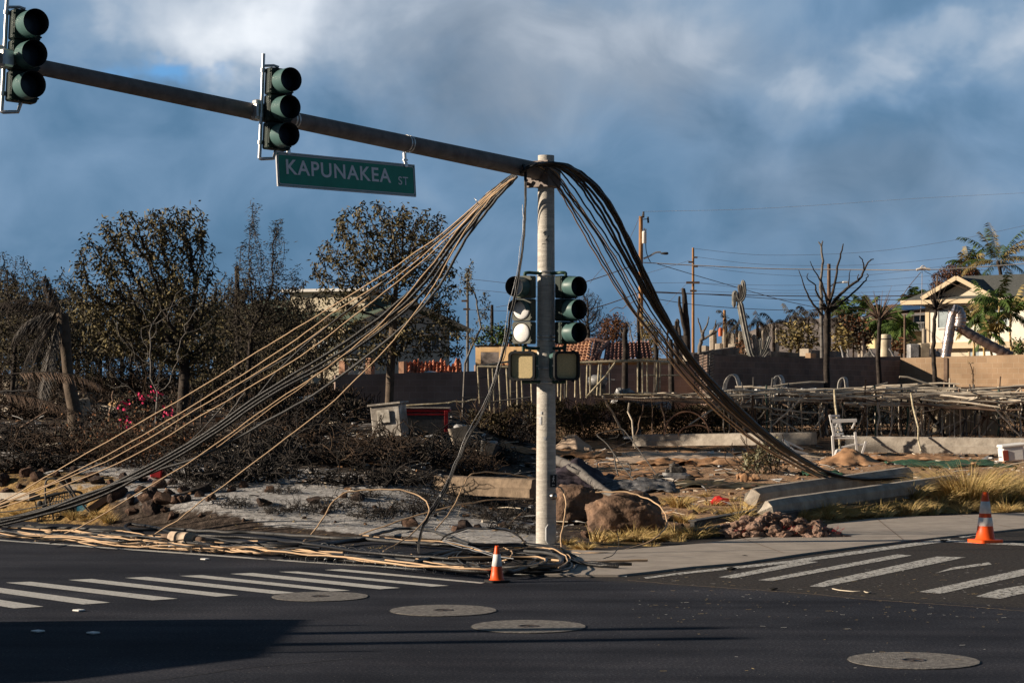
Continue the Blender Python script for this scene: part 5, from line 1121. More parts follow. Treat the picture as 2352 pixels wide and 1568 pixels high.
a = T(1758, 1195); a.z += .20; c = T(2185, 1128); c.z += .17
beam('nearer of two fallen octagonal concrete posts, with a crumbled left end', a, c, .19, 'concrete_post', M['oldc'])
a = T(1728, 1168); a.z += .22; c = T(2080, 1112); c.z += .20
beam('farther of two fallen concrete posts, half hidden by the nearer one', a, c, .20, 'concrete_post', M['oldc'])
for (p, q, l) in (((1590,1213),(1850,1168),'upper of two dark steel rails lying in the dry grass'), ((1602,1236),(1830,1190),'lower of two dark steel rails lying in the dry grass')):
    a = T(*p); c = T(*q); a.z += .06; c.z += .08; d = c-a; b = MB(); rot = d.to_track_quat('X', 'Z').to_matrix(); b.box((0, 0, 0), (d.length, .10, .10), rot, bev=.01); b.box((0, 0, .07), (d.length, .16, .02), rot); o = b.build('steel_rail', M['pipeg'], None, (0, 0, 0)); o.location = (a+c)/2; tag(o, l, 'steel rail')
def barrier(label, pa, pb, h, mat_=None):
    a = P(*pa); c = P(*pb); d = (c-a); L_ = d.length; d.normalize(); sd = d.cross(Vector((0, 0, 1))).normalized(); b = MB()
    prof = [(-.24, 0), (-.24, h*.45), (-.20, h*.52), (-.17, h*.95), (-.12, h), (.12, h), (.17, h*.95), (.20, 0)]; m_ = 30; vs = []
    for i in range(m_+1):
        for k, (x, z) in enumerate(prof): vs.append(a+d*(L_*i/m_)+sd*(-x+.012*noise.noise(Vector((i*.7, k, a.x))))+Vector((0, 0, z+.012*noise.noise(Vector((i*.8, k, 5)))*(z > .01))))
    n = len(prof); b.add(vs, [(i*n+k, (i+1)*n+k, (i+1)*n+(k+1) % n, i*n+(k+1) % n) for i in range(m_) for k in range(n)]+[tuple(range(n)), tuple(range(m_*n+n-1, m_*n-1, -1))])
    o = b.build('concrete_kerb_block', mat_ or M['oldc'], None, (a+c)/2); tag(o, label, 'concrete kerb')
barrier('long low concrete kerb wall crossing the right side of the lot behind the white chair', (1945, 1037, 58.5), (2440, 1044, 56.2), .44)
barrier('low pale concrete kerb behind the lawn mower, ending at the bent shrub', (1462, 1024, 61.5), (1870, 1020, 58.4), .34)
barrier('low tan concrete ledge behind the burnt thicket, left of the pole', (1010, 1132, 39.8), (1235, 1142, 38.3), .34, mat('twig shaded concrete', (.20, .15, .105), .95, .5, 3, .6, 25))  # concrete colour darkened for the shade of twigs over the ledge
t_ = T(1855+0, 1034)

# ------------------------------------------------------------ crumpled sheets and carpets
def cloth(label, px, py, wx, wy, m, seed, amp=.05, peak=0, name='carpet', cat='carpet', lift=.015):
    p = T(px, py); r = random.Random(seed); n1, n2 = 44, 26; vs = []; s = 1/ppm(p.y)
    hx = wx/2*s; hy = wy; ang = r.uniform(-.12, .12)
    for j in range(n2+1):
        for i in range(n1+1):
            u = i/n1*2-1; v = j/n2*2-1; eu = 1+.14*noise.noise(Vector((v*2+seed, 3, 0)))+.07*noise.noise(Vector((v*7+seed, 3, 0))); ev = 1+.22*noise.noise(Vector((u*3+seed, 9, 0)))
            x = u*hx*eu; y = v*hy*ev; x, y = x*math.cos(ang)-y*math.sin(ang), x*math.sin(ang)+y*math.cos(ang)
            q = Vector((x*1.6+seed, y*2.2, 0)); fold = abs(noise.noise(q))**.8+.5*abs(noise.noise(q*2.3))+.25*abs(noise.noise(q*5.1))
            z = gz(p.x+x, p.y+y)+lift+amp*.55*fold*1.6-.03*max(0, max(abs(u), abs(v))-.85)/.15+peak*math.exp(-((u*1.1)**2+(v*1.1)**2)*2.2)*(1+.4*noise.noise(q*1.7))
            vs.append((p.x+x, p.y+y, z))
    n = n1+1; b = MB(); b.add(vs, [(j*n+i, j*n+i+1, j*n+n+i+1, j*n+n+i) for j in range(n2) for i in range(n1)], 0, True)
    o = b.build(name, m, None, p); tag(o, label, cat)
    md = o.modifiers.new('thickness', 'SOLIDIFY'); md.thickness = .012; return o
cloth('wide greyish brown carpet spread flat behind the lawn mower', 1640, 1054, 470, 2.6, M['carpetg'], 3, .10)
cloth('rumpled orange brown carpet strip in front of the wide flat carpet', 1600, 1068, 260, .45, M['carpet'], 5, .20)
cloth('bunched brown carpet heap left of the mower handle', 1330, 1050, 190, .9, M['carpet'], 7, .22)
cloth('brown carpet edge folded up beside the pole behind the bent frame', 1235, 1040, 170, 1.0, M['carpet'], 9, .16)
cloth('peaked brown carpet draped in front of the white chair', 1950, 1066, 150, .9, M['carpet'], 11, .08, .36)
cloth('long rumpled brown carpet running right from the white chair', 2110, 1054, 240, .7, M['carpet'], 13, .13)
cloth('dark green netting spread on the ground right of the white chair', 2180, 1068, 250, 1.1, M['greenc'], 15, .09, 0, 'netting', 'netting')
cloth('small crumpled dark green netting near the cable landing', 1890, 1092, 90, .5, M['greenc'], 17, .14, 0, 'netting', 'netting')
cloth('crumpled brown rag beside the silver leaved shrub', 1718, 1104, 46, .4, M['carpet'], 19, .2, .05, 'rag', 'rag')
cloth('stiff brown mat standing folded near the white basin', 1312, 1028, 90, .5, M['carpetg'], 23, .08, .35)
cloth('large dark purple sheet over a mound right of the pole', 1322, 1112, 170, 1.6, M['darkc'], 21, .22, .45, 'sheet', 'sheet')
cloth('ash covered charred heap beside the lawn mower', 1450, 1122, 200, 1.1, mat('ashes', (.10, .10, .105), .95, .6, 8, .6, 40, col2=(.24, .24, .25)), 25, .16, .10, 'ash_heap', 'ash heap')
cloth('flattened brown rags strewn across the middle of the lot', 1480, 1090, 260, .7, M['carpet'], 27, .10)
cloth('charred leaf litter patch below the mower on the right', 1690, 1118, 260, .6, M['leafd'], 29, .12, 0, 'leaf_litter', 'litter')
# leaning log
q = [T(1272, 1066), P(1272, 1052, 47), P(1320, 1075, 45.6), P(1350, 1098, 44.6), P(1385, 1124, 43.6), P(1412, 1140, 43)]
b = MB(); b.tube(smooth_path([P(1262, 1050, 47.2)]+q[2:], 5), [.11]*5+[.10]*5+[.09]*5+[.08]*6, 9); tag(b.build('log', M['greybark'], None, q[2]), 'bare weathered log lying down the slope across the dark sheet', 'log')
q = smooth_path([P(1305, 1072, 45.5), P(1322, 1082, 45), P(1345, 1086, 45)], 4); b = MB(); b.tube(q, .05, 6); tag(b.build('branch', M['greybark'], None, q[0]), 'short side branch resting against the leaning log', 'branch')

# ------------------------------------------------------------ lawn mower
Ym = 45.5; o = T(1548, 1108); Ym = o.y; t = thing('lawn_mower', 'burnt push lawn mower with a long bent handle in the middle of the lot', 'lawn mower', o)
w = lambda x, y, d=0: P(x, y, Ym+d)-o
b = MB(); b.tube(smooth_path([w(1465, 1112, -.1), w(1430, 1070, .3), w(1395, 1020, .7), w(1372, 1000, .9), w(1380, 994, 1), w(1410, 988, 1.1), w(1428, 985, 1.1), w(1440, 996, 1), w(1470, 1036, .7), w(1500, 1078, .4), w(1518, 1102, .2)], 4), .013, 6); b.tube([w(1382, 1010, .9), w(1418, 1004, 1), w(1422, 996, 1)], .008, 5); b.tube([w(1405, 1031, .7), w(1450, 1012, .9)], .008, 5); b.build('handle', M['pipeg'], t)
b = MB(); b.prism(rrect(.72, .50, .14), (1, 0, 0), (0, 1, 0), (.02, 0, .10), (0, 0, .08)); b.prism(rrect(.56, .40, .14), (1, 0, 0), (0, 1, 0), (.02, 0, .18), (0, 0, .05)); b.build('deck', M['sheet'], t)
b = MB(); b.box((.05, 0, .30), (.30, .26, .16), bev=.03); b.lathe([(.11, .38), (.12, .40), (.10, .43), (.03, .44), (.03, .47), (.0, .47)], 14, (.0, 0, 0), cap=False); b.box((.21, .02, .27), (.12, .16, .14), bev=.02); b.box((-.16, -.05, .26), (.10, .10, .10), bev=.02); b.build('engine', mat('burnt metal', (.07, .065, .06), .6, .5, 20, .4, 60, metal=.3, col2=(.22, .20, .18)), t)
for x in (-.32, .36):
    for y in (-.27, .27): b = MB(); b.lathe([(.03, -.025), (.085, -.025), (.095, -.015), (.095, .015), (.085, .025), (.03, .025)], 16, (x, y, .095), RX); b.build('wheel', M['rubber'], t)

# ------------------------------------------------------------ white folding plastic chair
Yc = T(1935, 1050).y; o = P(1935, 1050, Yc); t = thing('garden_chair', 'tall white slatted plastic garden chair standing before the concrete kerb', 'chair', o)
w = lambda x, y, d=0: P(x, y, Yc+d)-o
def bar(b, p, q, wd, th=.02):
    d = q-p; rot = d.to_track_quat('Z', 'X').to_matrix(); b.box((p+q)/2, (wd*1.35, th*1.5, d.length), rot, bev=.006)
for dd in (-.0, .5):
    b = MB(); bar(b, w(1915, 1050, dd), w(1912, 1000, dd), .05, .04); bar(b, w(1912, 1000, dd), w(1930, 1000, dd), .04, .03); b.build('leg', M['wpl'], t)
    b = MB(); bar(b, w(1969, 1047, dd), w(1964, 992, dd), .05, .04); b.build('leg', M['wpl'], t)
    b = MB(); bar(b, w(1907, 967, dd), w(1968, 965, dd), .07, .035); bar(b, w(1916, 994, dd), w(1925, 968, dd), .035, .03); bar(b, w(1934, 990, dd), w(1926, 968, dd), .035, .03); bar(b, w(1957, 984, dd), w(1964, 968, dd), .035, .03); b.build('armrest', M['wpl'], t)
    b = MB(); bar(b, w(1906, 952, dd), w(1916, 1003, dd), .045, .035); b.build('back_rail', M['wpl'], t)
    b = MB(); bar(b, w(1930, 1028, dd), w(1965, 1020, dd), .04, .035); bar(b, w(1989, 1013, dd), w(1978, 1048, dd), .05, .035); bar(b, w(1965, 1022, dd), w(1988, 1020, dd), .04, .03); b.build('brace', M['wpl'], t)
for i in range(6):
    b = MB(); p = w(1908, 955, 0); q = w(1917, 1000, 0); c_ = p.lerp(q, i/5.5); b.box(c_+Vector((.14, .25, 0)), (.34, .018, .062), Matrix.Rotation(R(20), 3, 'Z'), bev=.005); b.build('back_slat', M['wpl'], t)
b = MB()
for i in range(5): b.box(w(1918+i*11, 1001, .25), (.075, .5, .02), bev=.005)
b.box(w(1940, 1006, -.0), (.56, .04, .05), bev=.01); b.box(w(1940, 1006, .5), (.56, .04, .05), bev=.01); b.build('seat', M['wpl'], t)
t = thing('fallen_chair_back', 'white slatted chair back lying at the foot of the tall white chair', 'chair back', w(0, 0)*0+T(1935, 1066))
o2 = Vector(t.location); w2 = lambda x, y, d=0: P(x, y, Yc-.9+d)-o2
b = MB(); bar(b, w2(1911, 1066), w2(1922, 1034, .4), .05, .04); bar(b, w2(1958, 1062), w2(1955, 1033, .4), .05, .04); bar(b, w2(1922, 1034, .4), w2(1955, 1033, .4), .05, .04); b.build('frame', M['wpl'], t)
for k in range(4): b = MB(); y = 1038+k*7; b.box(w2(1937-k*.6, y, .35-k*.1), (.40+k*.015, .02, .055), Matrix.Rotation(R(4), 3, 'Y'), bev=.006); b.build('slat', M['wpl'], t)
# second broken white frame lying left of it
o = T(1830, 1048); t = thing('broken_chair', 'broken white plastic chair frame lying flat left of the tall chair', 'chair', o); w = lambda x, y, d=0: P(x, y, o.y+d)-o
b = MB(); bar(b, w(1797, 1009, .3), w(1822, 1034), .05); bar(b, w(1797, 1009, .3), w(1845, 1032, .5), .04); bar(b, w(1822, 1034), w(1815, 1046), .05); bar(b, w(1822, 1034), w(1856, 1043), .05, .03); b.build('frame', M['wpl'], t); b = MB(); bar(b, w(1765, 1040, -.6), w(1790, 1060, -.8), .06, .05); b.build('leg', M['wpl'], t)
# white plastic cooler tub on its side at the right edge
o = P(2328, 1054, 54.6); o.z = gz(o.x, o.y); t = thing('cooler', 'white plastic cooler chest with a brick red panel at the right edge', 'cooler', o); s = 1/ppm(o.y)
b = MB(); b.box((0, .25, 20*s), (52*s, .5, 36*s), Matrix.Rotation(R(-6), 3, 'Y'), bev=.05); b.box((0, .25, 40*s), (58*s, .56, 8*s), Matrix.Rotation(R(-6), 3, 'Y'), bev=.03); b.box((-.34, .1, .04), (.25, .3, .03), bev=.01); b.build('chest', M['wpl'], t)
b = MB(); b.box((-18*s, -.012, 17*s), (13*s, .02, 24*s), Matrix.Rotation(R(-6), 3, 'Y'), bev=.008); b.build('panel', mat('brick red', (.32, .06, .04), .6, .2, 8), t)
# small red plastic pieces, basin etc
p = T(1652, 1160); b = MB(); blob(b, p+Vector((0, 0, .08)), .13, 4, 2, 0, (1.3, .7, .8)); tag(b.build('plastic_bin', M['redb'], None, p), 'crushed bright red plastic piece in the dry grass', 'plastic scrap')
p = T(1455, 1016); t = thing('basin', 'white square basin lying upturned behind the mower handle', 'basin', p); b = MB(); b.prism(rrect(.62, .42, .08), (1, 0, 0), (0, 1, 0), (0, 0, .12), (0, 0, .07)); b.build('rim', M['wpl'], t); b = MB(); b.prism(rrect(.5, .32, .08), (1, 0, 0), (0, 1, 0), (0, 0, 0), (0, 0, .12)); b.build('bowl', M['burnt'], t)
p = T(1462, 1004); b = MB(); b.box(p+Vector((0, 0, .16)), (.26, .2, .3), Matrix.Rotation(R(20), 3, 'Z'), bev=.04); tag(b.build('bucket', mat('grey plastic', (.35, .38, .38), .5, .2, 5), None, p), 'grey green tub behind the white basin', 'tub')
# bent pipe frames near the mower
o = T(1420, 1098); t = thing('bent_tubing', 'bent grey tubular frame lying left of the lawn mower', 'metal frame', o); w = lambda x, y, d=0: P(x, y, o.y+d)-o
b = MB(); b.tube(smooth_path([w(1372, 1072, .4), w(1374, 1060, .5), w(1400, 1058, .5), w(1440, 1066, .3), w(1448, 1074, .2), w(1446, 1094, .1), w(1430, 1098, 0)], 4), .016, 6); b.tube([w(1410, 1040, .5), w(1414, 1070, .3), w(1420, 1092, .1)], .018, 6); b.tube([w(1420, 1090), w(1395, 1075), ], .01, 5); b.tube([w(1416, 1080), w(1445, 1092)], .01, 5); b.build('tubes', M['pipeg'], t)
o = T(1500, 1092+8); t = thing('bent_tubing', 'flattened wire chair frame beside the mower deck', 'metal frame', o); w = lambda x, y, d=0: P(x, y, o.y+d)-o
b = MB()
for pts in ([(1440,1104),(1462,1090),(1498,1086),(1500,1094)], [(1440,1106),(1500,1100),(1540,1100)], [(1502,1098),(1508,1088),(1528,1086),(1535,1098)]): b.tube(smooth_path([w(x, y) for x, y in pts], 3), .014, 6)
b.build('tubes', M['pipeg'], t)

# ------------------------------------------------------------ red container, cabinet, bins
o = T(975, 1020); Y0 = o.y+2.5; o = P(975, 1012, Y0); o.z = gz(o.x, o.y); s = 1/ppm(Y0)
t = thing('dumpster', 'dark grey skip with a red rim and red end post behind the thicket', 'skip', o)
b = MB(); b.box((0, .6, 28*s), (104*s, 1.2, 54*s), bev=.03); b.build('body', M['pipeg'], t)
b = MB(); b.box((2*s, .6, 56*s), (112*s, 1.3, 8*s), bev=.02); b.box((50*s, -.03, 30*s), (9*s, .06, 52*s), bev=.01); b.box((0, -.02, 47*s), (104*s, .04, 4*s)); b.build('rim', M['red'], t)
b = MB(); b.box((0, .6, 61.2*s), (114*s, 1.34, 2*s)); b.build('lid', M['oldc'], t)
o = P(893, 1040, Y0-1); o.z = gz(o.x, o.y); s = 1/ppm(Y0-1); t = thing('cabinet', 'scorched white metal cabinet leaning among burnt branches', 'cabinet', o)
b = MB(); rt = Matrix.Rotation(R(-6), 3, 'Y') @ Matrix.Rotation(R(-14), 3, 'Z'); b.box((0, .35, 36*s), (70*s, .6, 74*s), rt, bev=.02); b.box((-4*s, .35, 75*s), (80*s, .7, 5*s), rt, bev=.01); b.build('case', mat('scorched white steel', (.34, .31, .27), .6, .5, 4, .2, 20, col2=(.66, .63, .58)), t)
b = MB(); b.box((-12*s, .03, 46*s), (30*s, .03, 30*s), rt, bev=.01); b.box((18*s, .03, 40*s), (20*s, .03, 40*s), rt, bev=.01); b.build('door', mat('scorched enamel', (.45, .42, .36), .6, .5, 6, col2=(.68, .65, .6)), t)
for (px, py, wpx, hpx, l, tilt) in ((1062, 1032, 52, 42, 'open greyish bin filled with debris, left of two behind the thicket', -10), (1118, 1030, 42, 32, 'smaller dark bin right of the open one behind the thicket', 14)):
    o = P(px, py, 50); o.z = gz(o.x, o.y)+.12; s = 1/ppm(50); t = thing('bin', l, 'bin', o); rt = Matrix.Rotation(R(tilt), 3, 'Y'); b = MB()
    o_, i_ = rrect(wpx*s, .55, .07), rrect(wpx*s*.8, .42, .06); n = len(o_)
    vs = [rt @ Vector((x, y, 0)) for x, y in i_]+[rt @ Vector((x, y, hpx*s)) for x, y in o_]+[rt @ Vector((x*.9, y*.9, hpx*s)) for x, y in o_]+[rt @ Vector((x*.85, y*.85, .1)) for x, y in o_]
    b.add(vs, [(k*n+i, k*n+(i+1) % n, (k+1)*n+(i+1) % n, (k+1)*n+i) for k in range(3) for i in range(n)]+[tuple(range(3*n, 4*n))]); b.build('body', mat('scorched beige plastic', (.33, .28, .22), .7, .5, 3, col2=(.45, .40, .33)) if wpx > 50 else M['pipeg'], t)
    b = MB(); blob(b, rt @ Vector((.03, 0, hpx*s*.95)), wpx*s*.36, px, 2, 0, (1, 1, .45)); b.build('contents', M['sheet'], t)

# ------------------------------------------------------------ shopping cart tipped at the left
o = T(125, 1200); t = thing('shopping_cart', 'black wire shopping cart tipped over in the dry grass at the left', 'shopping cart', o); w = lambda x, y, d=0: P(x, y, o.y+d)-o
b = MB()
c00, c10, c11, c01 = w(85, 1196), w(172, 1192), w(165, 1128, .2), w(110, 1136, .2)
for dd in (0, .5):
    D_ = Vector((0, dd, 0))
    for k in range(11): f = k/10; b.tube([c00.lerp(c10, f)+D_, c01.lerp(c11, f)+D_], .008, 4)
    for k in range(8): f = k/7; b.tube([c00.lerp(c01, f)+D_, c10.lerp(c11, f)+D_], .008, 4)
    b.tube([c00+D_, c10+D_, c11+D_, c01+D_, c00+D_], .018, 5)
for p in (c00, c10, c11, c01): b.tube([p, p+Vector((0, .5, 0))], .01, 5)
b.build('basket', M['black'], t)
b = MB(); b.tube(smooth_path([w(68, 1148), w(90, 1144), w(110, 1140), w(160, 1128), w(186, 1131), w(186, 1136)], 4), .024, 6); b.tube([w(112, 1140), w(126, 1204)], .016, 6); b.tube([w(172, 1150), w(176, 1190)], .016, 6); b.tube([w(80, 1150), w(94, 1205)], .010, 6); b.build('frame', M['black'], t)
for x, y in ((102, 1157), (92, 1156)): b = MB(); b.lathe([(.02, -.015), (.055, -.015), (.06, 0), (.055, .015), (.02, .015)], 14, w(x, y, -.1), RX); b.build('wheel', M['cgrey'], t)
p = w(187, 1166, -.05); b = MB(); b.box(p, (.17, .012, .13), Matrix.Rotation(R(8), 3, 'Y')); b.build('poster', M['blue'], t)
for pts, l in (([(106,1158),(104,1130),(106,1105),(118,1098),(135,1104),(152,1120),(168,1142)], 'black arched pipe standing over the tipped cart'), ([(150,1100),(175,1140),(205,1175),(240,1212),(262,1215)], 'straight black pipe leaning down to the cables past the cart')):
    q = smooth_path([P(x, y, o.y-.3) for x, y in pts], 5); b = MB(); b.tube(q, .018, 7); tag(b.build('pipe', M['pipeg'], None, q[0]), l, 'pipe')
for (pa, pb, r, m, l) in (((335,1180),(480,1128),.11,'burnt','charred timber beam lying across the ash edge of the rocks'), ((205,1178),(250,1148),.09,'stickd','short flat board leaning in the straw beside the rocks'), ((0,1146),(75,1148),.10,'oldc','tan kerb stone lying at the far left edge')):
    a = T(*pa); c = T(*pb); a.z += .06; c.z += .07; d = c-a; b = MB(); b.box((0, 0, 0), (d.length, r*1.6, r*1.4), d.to_track_quat('X', 'Z').to_matrix(), bev=.01); ob = b.build('timber' if m != 'oldc' else 'kerb_stone', M[m]); ob.location = (a+c)/2; tag(ob, l, 'beam' if m != 'oldc' else 'kerb stone')
for (px, py, wpx, hpx, l, m, sh) in ((520,1022,34,20,'brick red metal box half hidden by twigs','rock',0), (118,1042,50,24,'flat broken concrete slab in the debris left of the flowering bush','ruin',0), (365,1096,26,22,'rusty red tub behind the black cable bundle','red',0), (190,955,34,40,'tan broken wall stub behind the burnt palm','ruin',0)):
    o = T(px, py); s = 1/ppm(o.y); b = MB(); b.box((0, 0, hpx*s/2), (wpx*s, .5, hpx*s), Matrix.Rotation(R(rs.uniform(-30, 30)), 3, 'Z') @ Matrix.Rotation(R(rs.uniform(-10, 10)), 3, 'Y'), bev=.02); ob = b.build('rubble_block', M[m]); ob.location = o; tag(ob, l, 'rubble')

# ------------------------------------------------------------ stick trellis on the right
r2 = random.Random(31); YT = 62.5; gT = gz(10, YT)
GP = 'bamboo and timber sticks of the collapsed trellis'
def stick(a, c, r, m, label, group, name='stick', n=5, wob=.02):
    pts = [a.lerp(c, k/5)+Vector((r2.gauss(0, wob), 0, r2.gauss(0, wob))) for k in range(6)]; b = MB(); b.tube(pts, [r*1.1, r*1.05, r, r, r*.9, r*.8], n); o = b.build(name, M[m], None, (a+c)/2); tag(o, label, 'stick', group); return o
# flat-lying horizontal canes
for i in range(110):
    x0 = r2.uniform(1630, 2300); L_ = r2.uniform(90, 330); y0 = r2.uniform(888, 922); sl = r2.gauss(.01, .04); Ya = YT+r2.uniform(-1.2, 2.2)
    y0 = min(935, y0+(Ya < YT)*6); a = P(x0, y0, Ya); c = P(x0+L_, y0+sl*L_, Ya+r2.uniform(-.8, .8)); stick(a, c, r2.uniform(.02, .042), r2.choice(('bamboo', 'bamboo', 'bamboo', 'stickd')), 'bleached cane lying across the top of the collapsed trellis', GP)
for i in range(26):
    x0 = r2.uniform(1370, 1560); L_ = r2.uniform(60, 190); y0 = r2.uniform(900, 916); a = P(x0, y0, YT+r2.uniform(-1, 1.5)); c = P(x0+L_, y0+r2.uniform(-4, 6), YT+r2.uniform(-1, 1.5)); stick(a, c, r2.uniform(.010, .02), r2.choice(('bamboo', 'stickd', 'twigb')), 'reddish cane on the low wire mesh canopy left of the big cables', 'canes on the wire mesh canopy')
for i in range(85):
    x0 = r2.uniform(1640, 2350); y0 = r2.uniform(900, 960); L_ = r2.uniform(40, 120); an = r2.uniform(-1.4, 1.4); a = P(x0, y0, YT+r2.uniform(-1.4, 1)); c = P(x0+L_*math.sin(an), min(1008, y0+L_*math.cos(an)*.9), YT+r2.uniform(-1.4, 1)); stick(a, c, r2.uniform(.014, .03), r2.choice(('bamboo', 'bamboo', 'stickd')), 'cane leaning crookedly beneath the trellis top', 'canes leaning under the trellis')
for i in range(64):
    x0 = r2.uniform(1620, 2352); top_ = r2.choice((r2.uniform(866, 905), r2.uniform(890, 930))); stick(P(x0+r2.gauss(0, 3), top_, YT+r2.uniform(-1, 1.4)), P(x0, 1004, YT+r2.uniform(-1, .6)), r2.uniform(.016, .034), r2.choice(('bamboo', 'bamboo', 'stickd', 'pipeg')), 'thin upright stake holding up the collapsed trellis', 'upright stakes of the trellis')
for (x0, y0, x1, y1, r, m, l) in ((2067,863,2150,888,.03,'bamboo','upper part of the long pale pole slanting over the trellis at the right'), (2150,900,2350,962,.035,'bamboo','long pale pole slanting down to the right edge'), (2148,1026,2235,950,.03,'stickd','scorched pole propped from the kerb up to the right'), (2092,905,2115,1037,.03,'pipew','bent pale pipe standing before the kerb'), (2105,902,2170,1004,.05,'burnt','thick charred timber leaning inside the trellis'),
      (2262,960,2200,905,.05,'burnt','second thick charred timber leaning at the right'), (2125,1000,2235,958,.03,'bamboo','pale pole crossing low behind the kerb'), (2210,1010,2265,1063,.026,'bamboo','light bamboo cane leaning down in front of the kerb'), (1916,898,1929,1046,.035,'pipew','white post standing left of the white chair'), (1790,945,1798,1000,.03,'pipew','white post standing behind the big cables'),
      (2285,935,2345,890,.025,'bamboo','cane rising to the right edge above the trellis'), (1960,905,2040,880,.03,'bamboo','cane sticking up from the trellis behind the chair'), (1948,1036,1992,925,.022,'bamboo','cane leaning behind the chair arm'), (2040,1030,2165,1000,.02,'stickd','thin pole fallen across the face of the kerb'), (2290,940,2352,1015,.028,'burnt','dark pole leaning at the far right'), (2150,1055,2352,1066,.022,'bamboo','light cane lying on the ground right of the netting')):
    stick(P(x0, y0, 59.5 if y1 > 1010 else YT), P(x1, y1, 56.5 if y1 > 1010 else YT), r, m, l, None)
for x in (1895, 1937, 2010, 2085, 2160, 2238, 2295, 1760): stick(P(x, 885+r2.uniform(0, 12), YT), P(x+r2.uniform(-3, 3), 1000, YT-.6), .03, r2.choice(('dgreen', 'pipeg')), 'dark green steel fence post inside the trellis', 'green fence posts in the trellis')
for (x0, y0, x1, y1, r, m, l) in ((1321,920,1346,1078-60,.018,'stickd','thin rusty stake below the left end of the mesh canopy'), (1443,925,1460,1030,.03,'bamboo','pale timber leaning under the mesh canopy'), (1385,910,1441,1012,.032,'bamboo','long pale timber leaning from the mesh canopy to the ground'), (1480,928,1462,1000,.025,'stickd','rusty stake under the middle of the mesh canopy'), (1520,925,1530,1000,.03,'stickd','rusty post near the hoops'), (1688,922,1700,1022,.028,'stickd','rusty post right of the hoops'), (1222+0,905,1216,1000,.02,'dgreen','green stake in front of the dry vines'), (1455+40,905,1460+40,1000,.018,'stickd','thin stake behind the pale timber'),
      (1160,1035,1205+0,1000,.02,'pipeg','dark bar lying beside the pole'), (1112,983,1085,920,.025,'stickd','pale board leaning left of the pole'), (1030,925,1095,918,.03,'pipew','long bent white pipe resting over the thicket'), (880,935,1030,925,.03,'pipew','white pipe lying over branches left of the bent one'), (1630,1062,1745,1030,.03,'bamboo','long pale board lying right of the carpet'), (1690,1050,1800,1000,.03,'stickd','grey pole leaning up to the right behind the mower')):
    yb = 60; stick(P(x0, y0, YT-.5), P(x1, y1, T(x1, y1).y if y1 > 1000 else YT-.5), r, m, l, None)
# hoops
for (cx, cy, rx, ry, l) in ((1577, 1000, 52, 55, 'large copper coloured hoop standing before the vine thicket'), (1598, 1000, 40, 24, 'smaller copper coloured hoop inside the large one')):
    pts = [P(cx+rx*math.cos(R(a)), cy-ry*math.sin(R(a)), 60.5) for a in range(0, 181, 10)]; b = MB(); b.tube(pts, .022, 7); tag(b.build('hoop', mat('copper pipe', (.30, .17, .11), .6, .3, 8), None, pts[0]), l, 'hoop')
# wire mesh canopy sheet
t = thing('mesh_canopy', 'sagging wire mesh canopy covered with dry canes left of the big cables', 'canopy', P(1560, 915, YT)); o = Vector(t.location); b = MB()
def mp(u, v): return P(1365+u*360, 903+14*v+u*14+5*noise.noise(Vector((u*5, v*2, 0))), YT+2.2-v*3.4)-o
for i in range(80): b.tube([mp(i/79, v/6) for v in range(7)], .007, 3)
for j in range(22): b.tube([mp(u/16, j/21) for u in range(17)], .007, 3)
b.build('mesh', M['stickd'], t)
M['stripw'] = mat('dirty white strip', (.42, .40, .37), .7, .3, 5)
# white draped roofing strips caught on the wall
for (pts, wd, l, m) in (([(1660,905),(1664,880),(1672,866),(1680,862),(1688,868),(1694,888),(1700,906)], .28, 'white curled strip forming a tall loop at the dark wall', 'stripw'), ([(1700,905),(1712,893),(1724,889),(1732,897),(1728,910)], .3, 'white drooping strip beside the tall loop', 'stripw'), ([(1774,905),(1775,880),(1781,866),(1789,866),(1794,880),(1795,905)], .22, 'grey arched strip standing in the middle before the dark wall', 'sheet'), ([(1924,905),(1926,880),(1932,870),(1938,872),(1941,900)], .22, 'white arched strip right of the leaning poles', 'stripw')):
    q = smooth_path([P(x, y, 64.8) for x, y in pts], 4); b = MB(); vs = []; 
    for p in q: vs += [p, p+Vector((.13, wd, .02))]
    b.add(vs, [(2*i, 2*i+1, 2*i+3, 2*i+2) for i in range(len(q)-1)], 0, True); ob = b.build('curled_strip', M[m], None, q[0]); tag(ob, l, 'plastic strip'); sdm = ob.modifiers.new('t', 'SOLIDIFY'); sdm.thickness = .03
def crumple(label, px, py, wx, hx, Y, m, seed, name='crumpled_sheet', cat='sheet metal'):
    o = P(px, py, Y); s = 1/ppm(Y); b = MB(); n1, n2 = 18, 9; vs = []
    for j in range(n2+1):
        for i in range(n1+1):
            u = i/n1-.5; v = j/n2; q = Vector((u*5+seed, v*3, seed)); vs.append((u*wx*s+.06*noise.noise(q), v*.9+.1*noise.noise(q*2), max(.0, hx*s*(.55*abs(noise.noise(q*1.1))*1.8+.35*abs(noise.noise(q*2.6)))*(1-abs(u)*1.2)+v*hx*s*.5)))
    n = n1+1; b.add(vs, [(j*n+i, j*n+i+1, j*n+n+i+1, j*n+n+i) for j in range(n2) for i in range(n1)]); ob = b.build(name, m); ob.location = o; tag(ob, label, cat); ob.modifiers.new('t', 'SOLIDIFY').thickness = .012
crumple('crumpled white plastic sheeting along the dark wall, left part', 1740, 912, 130, 26, 64.4, M['wpl'], 1, 'plastic_sheeting', 'plastic sheeting')
crumple('crumpled white plastic sheeting along the dark wall, right part', 1850, 910, 150, 22, 64.4, mat('greyish plastic', (.55, .56, .58), .5, .2, 4), 2, 'plastic_sheeting', 'plastic sheeting')
b = MB()   # corrugated sheet inside the trellis
o = P(2215, 985, 63.2)
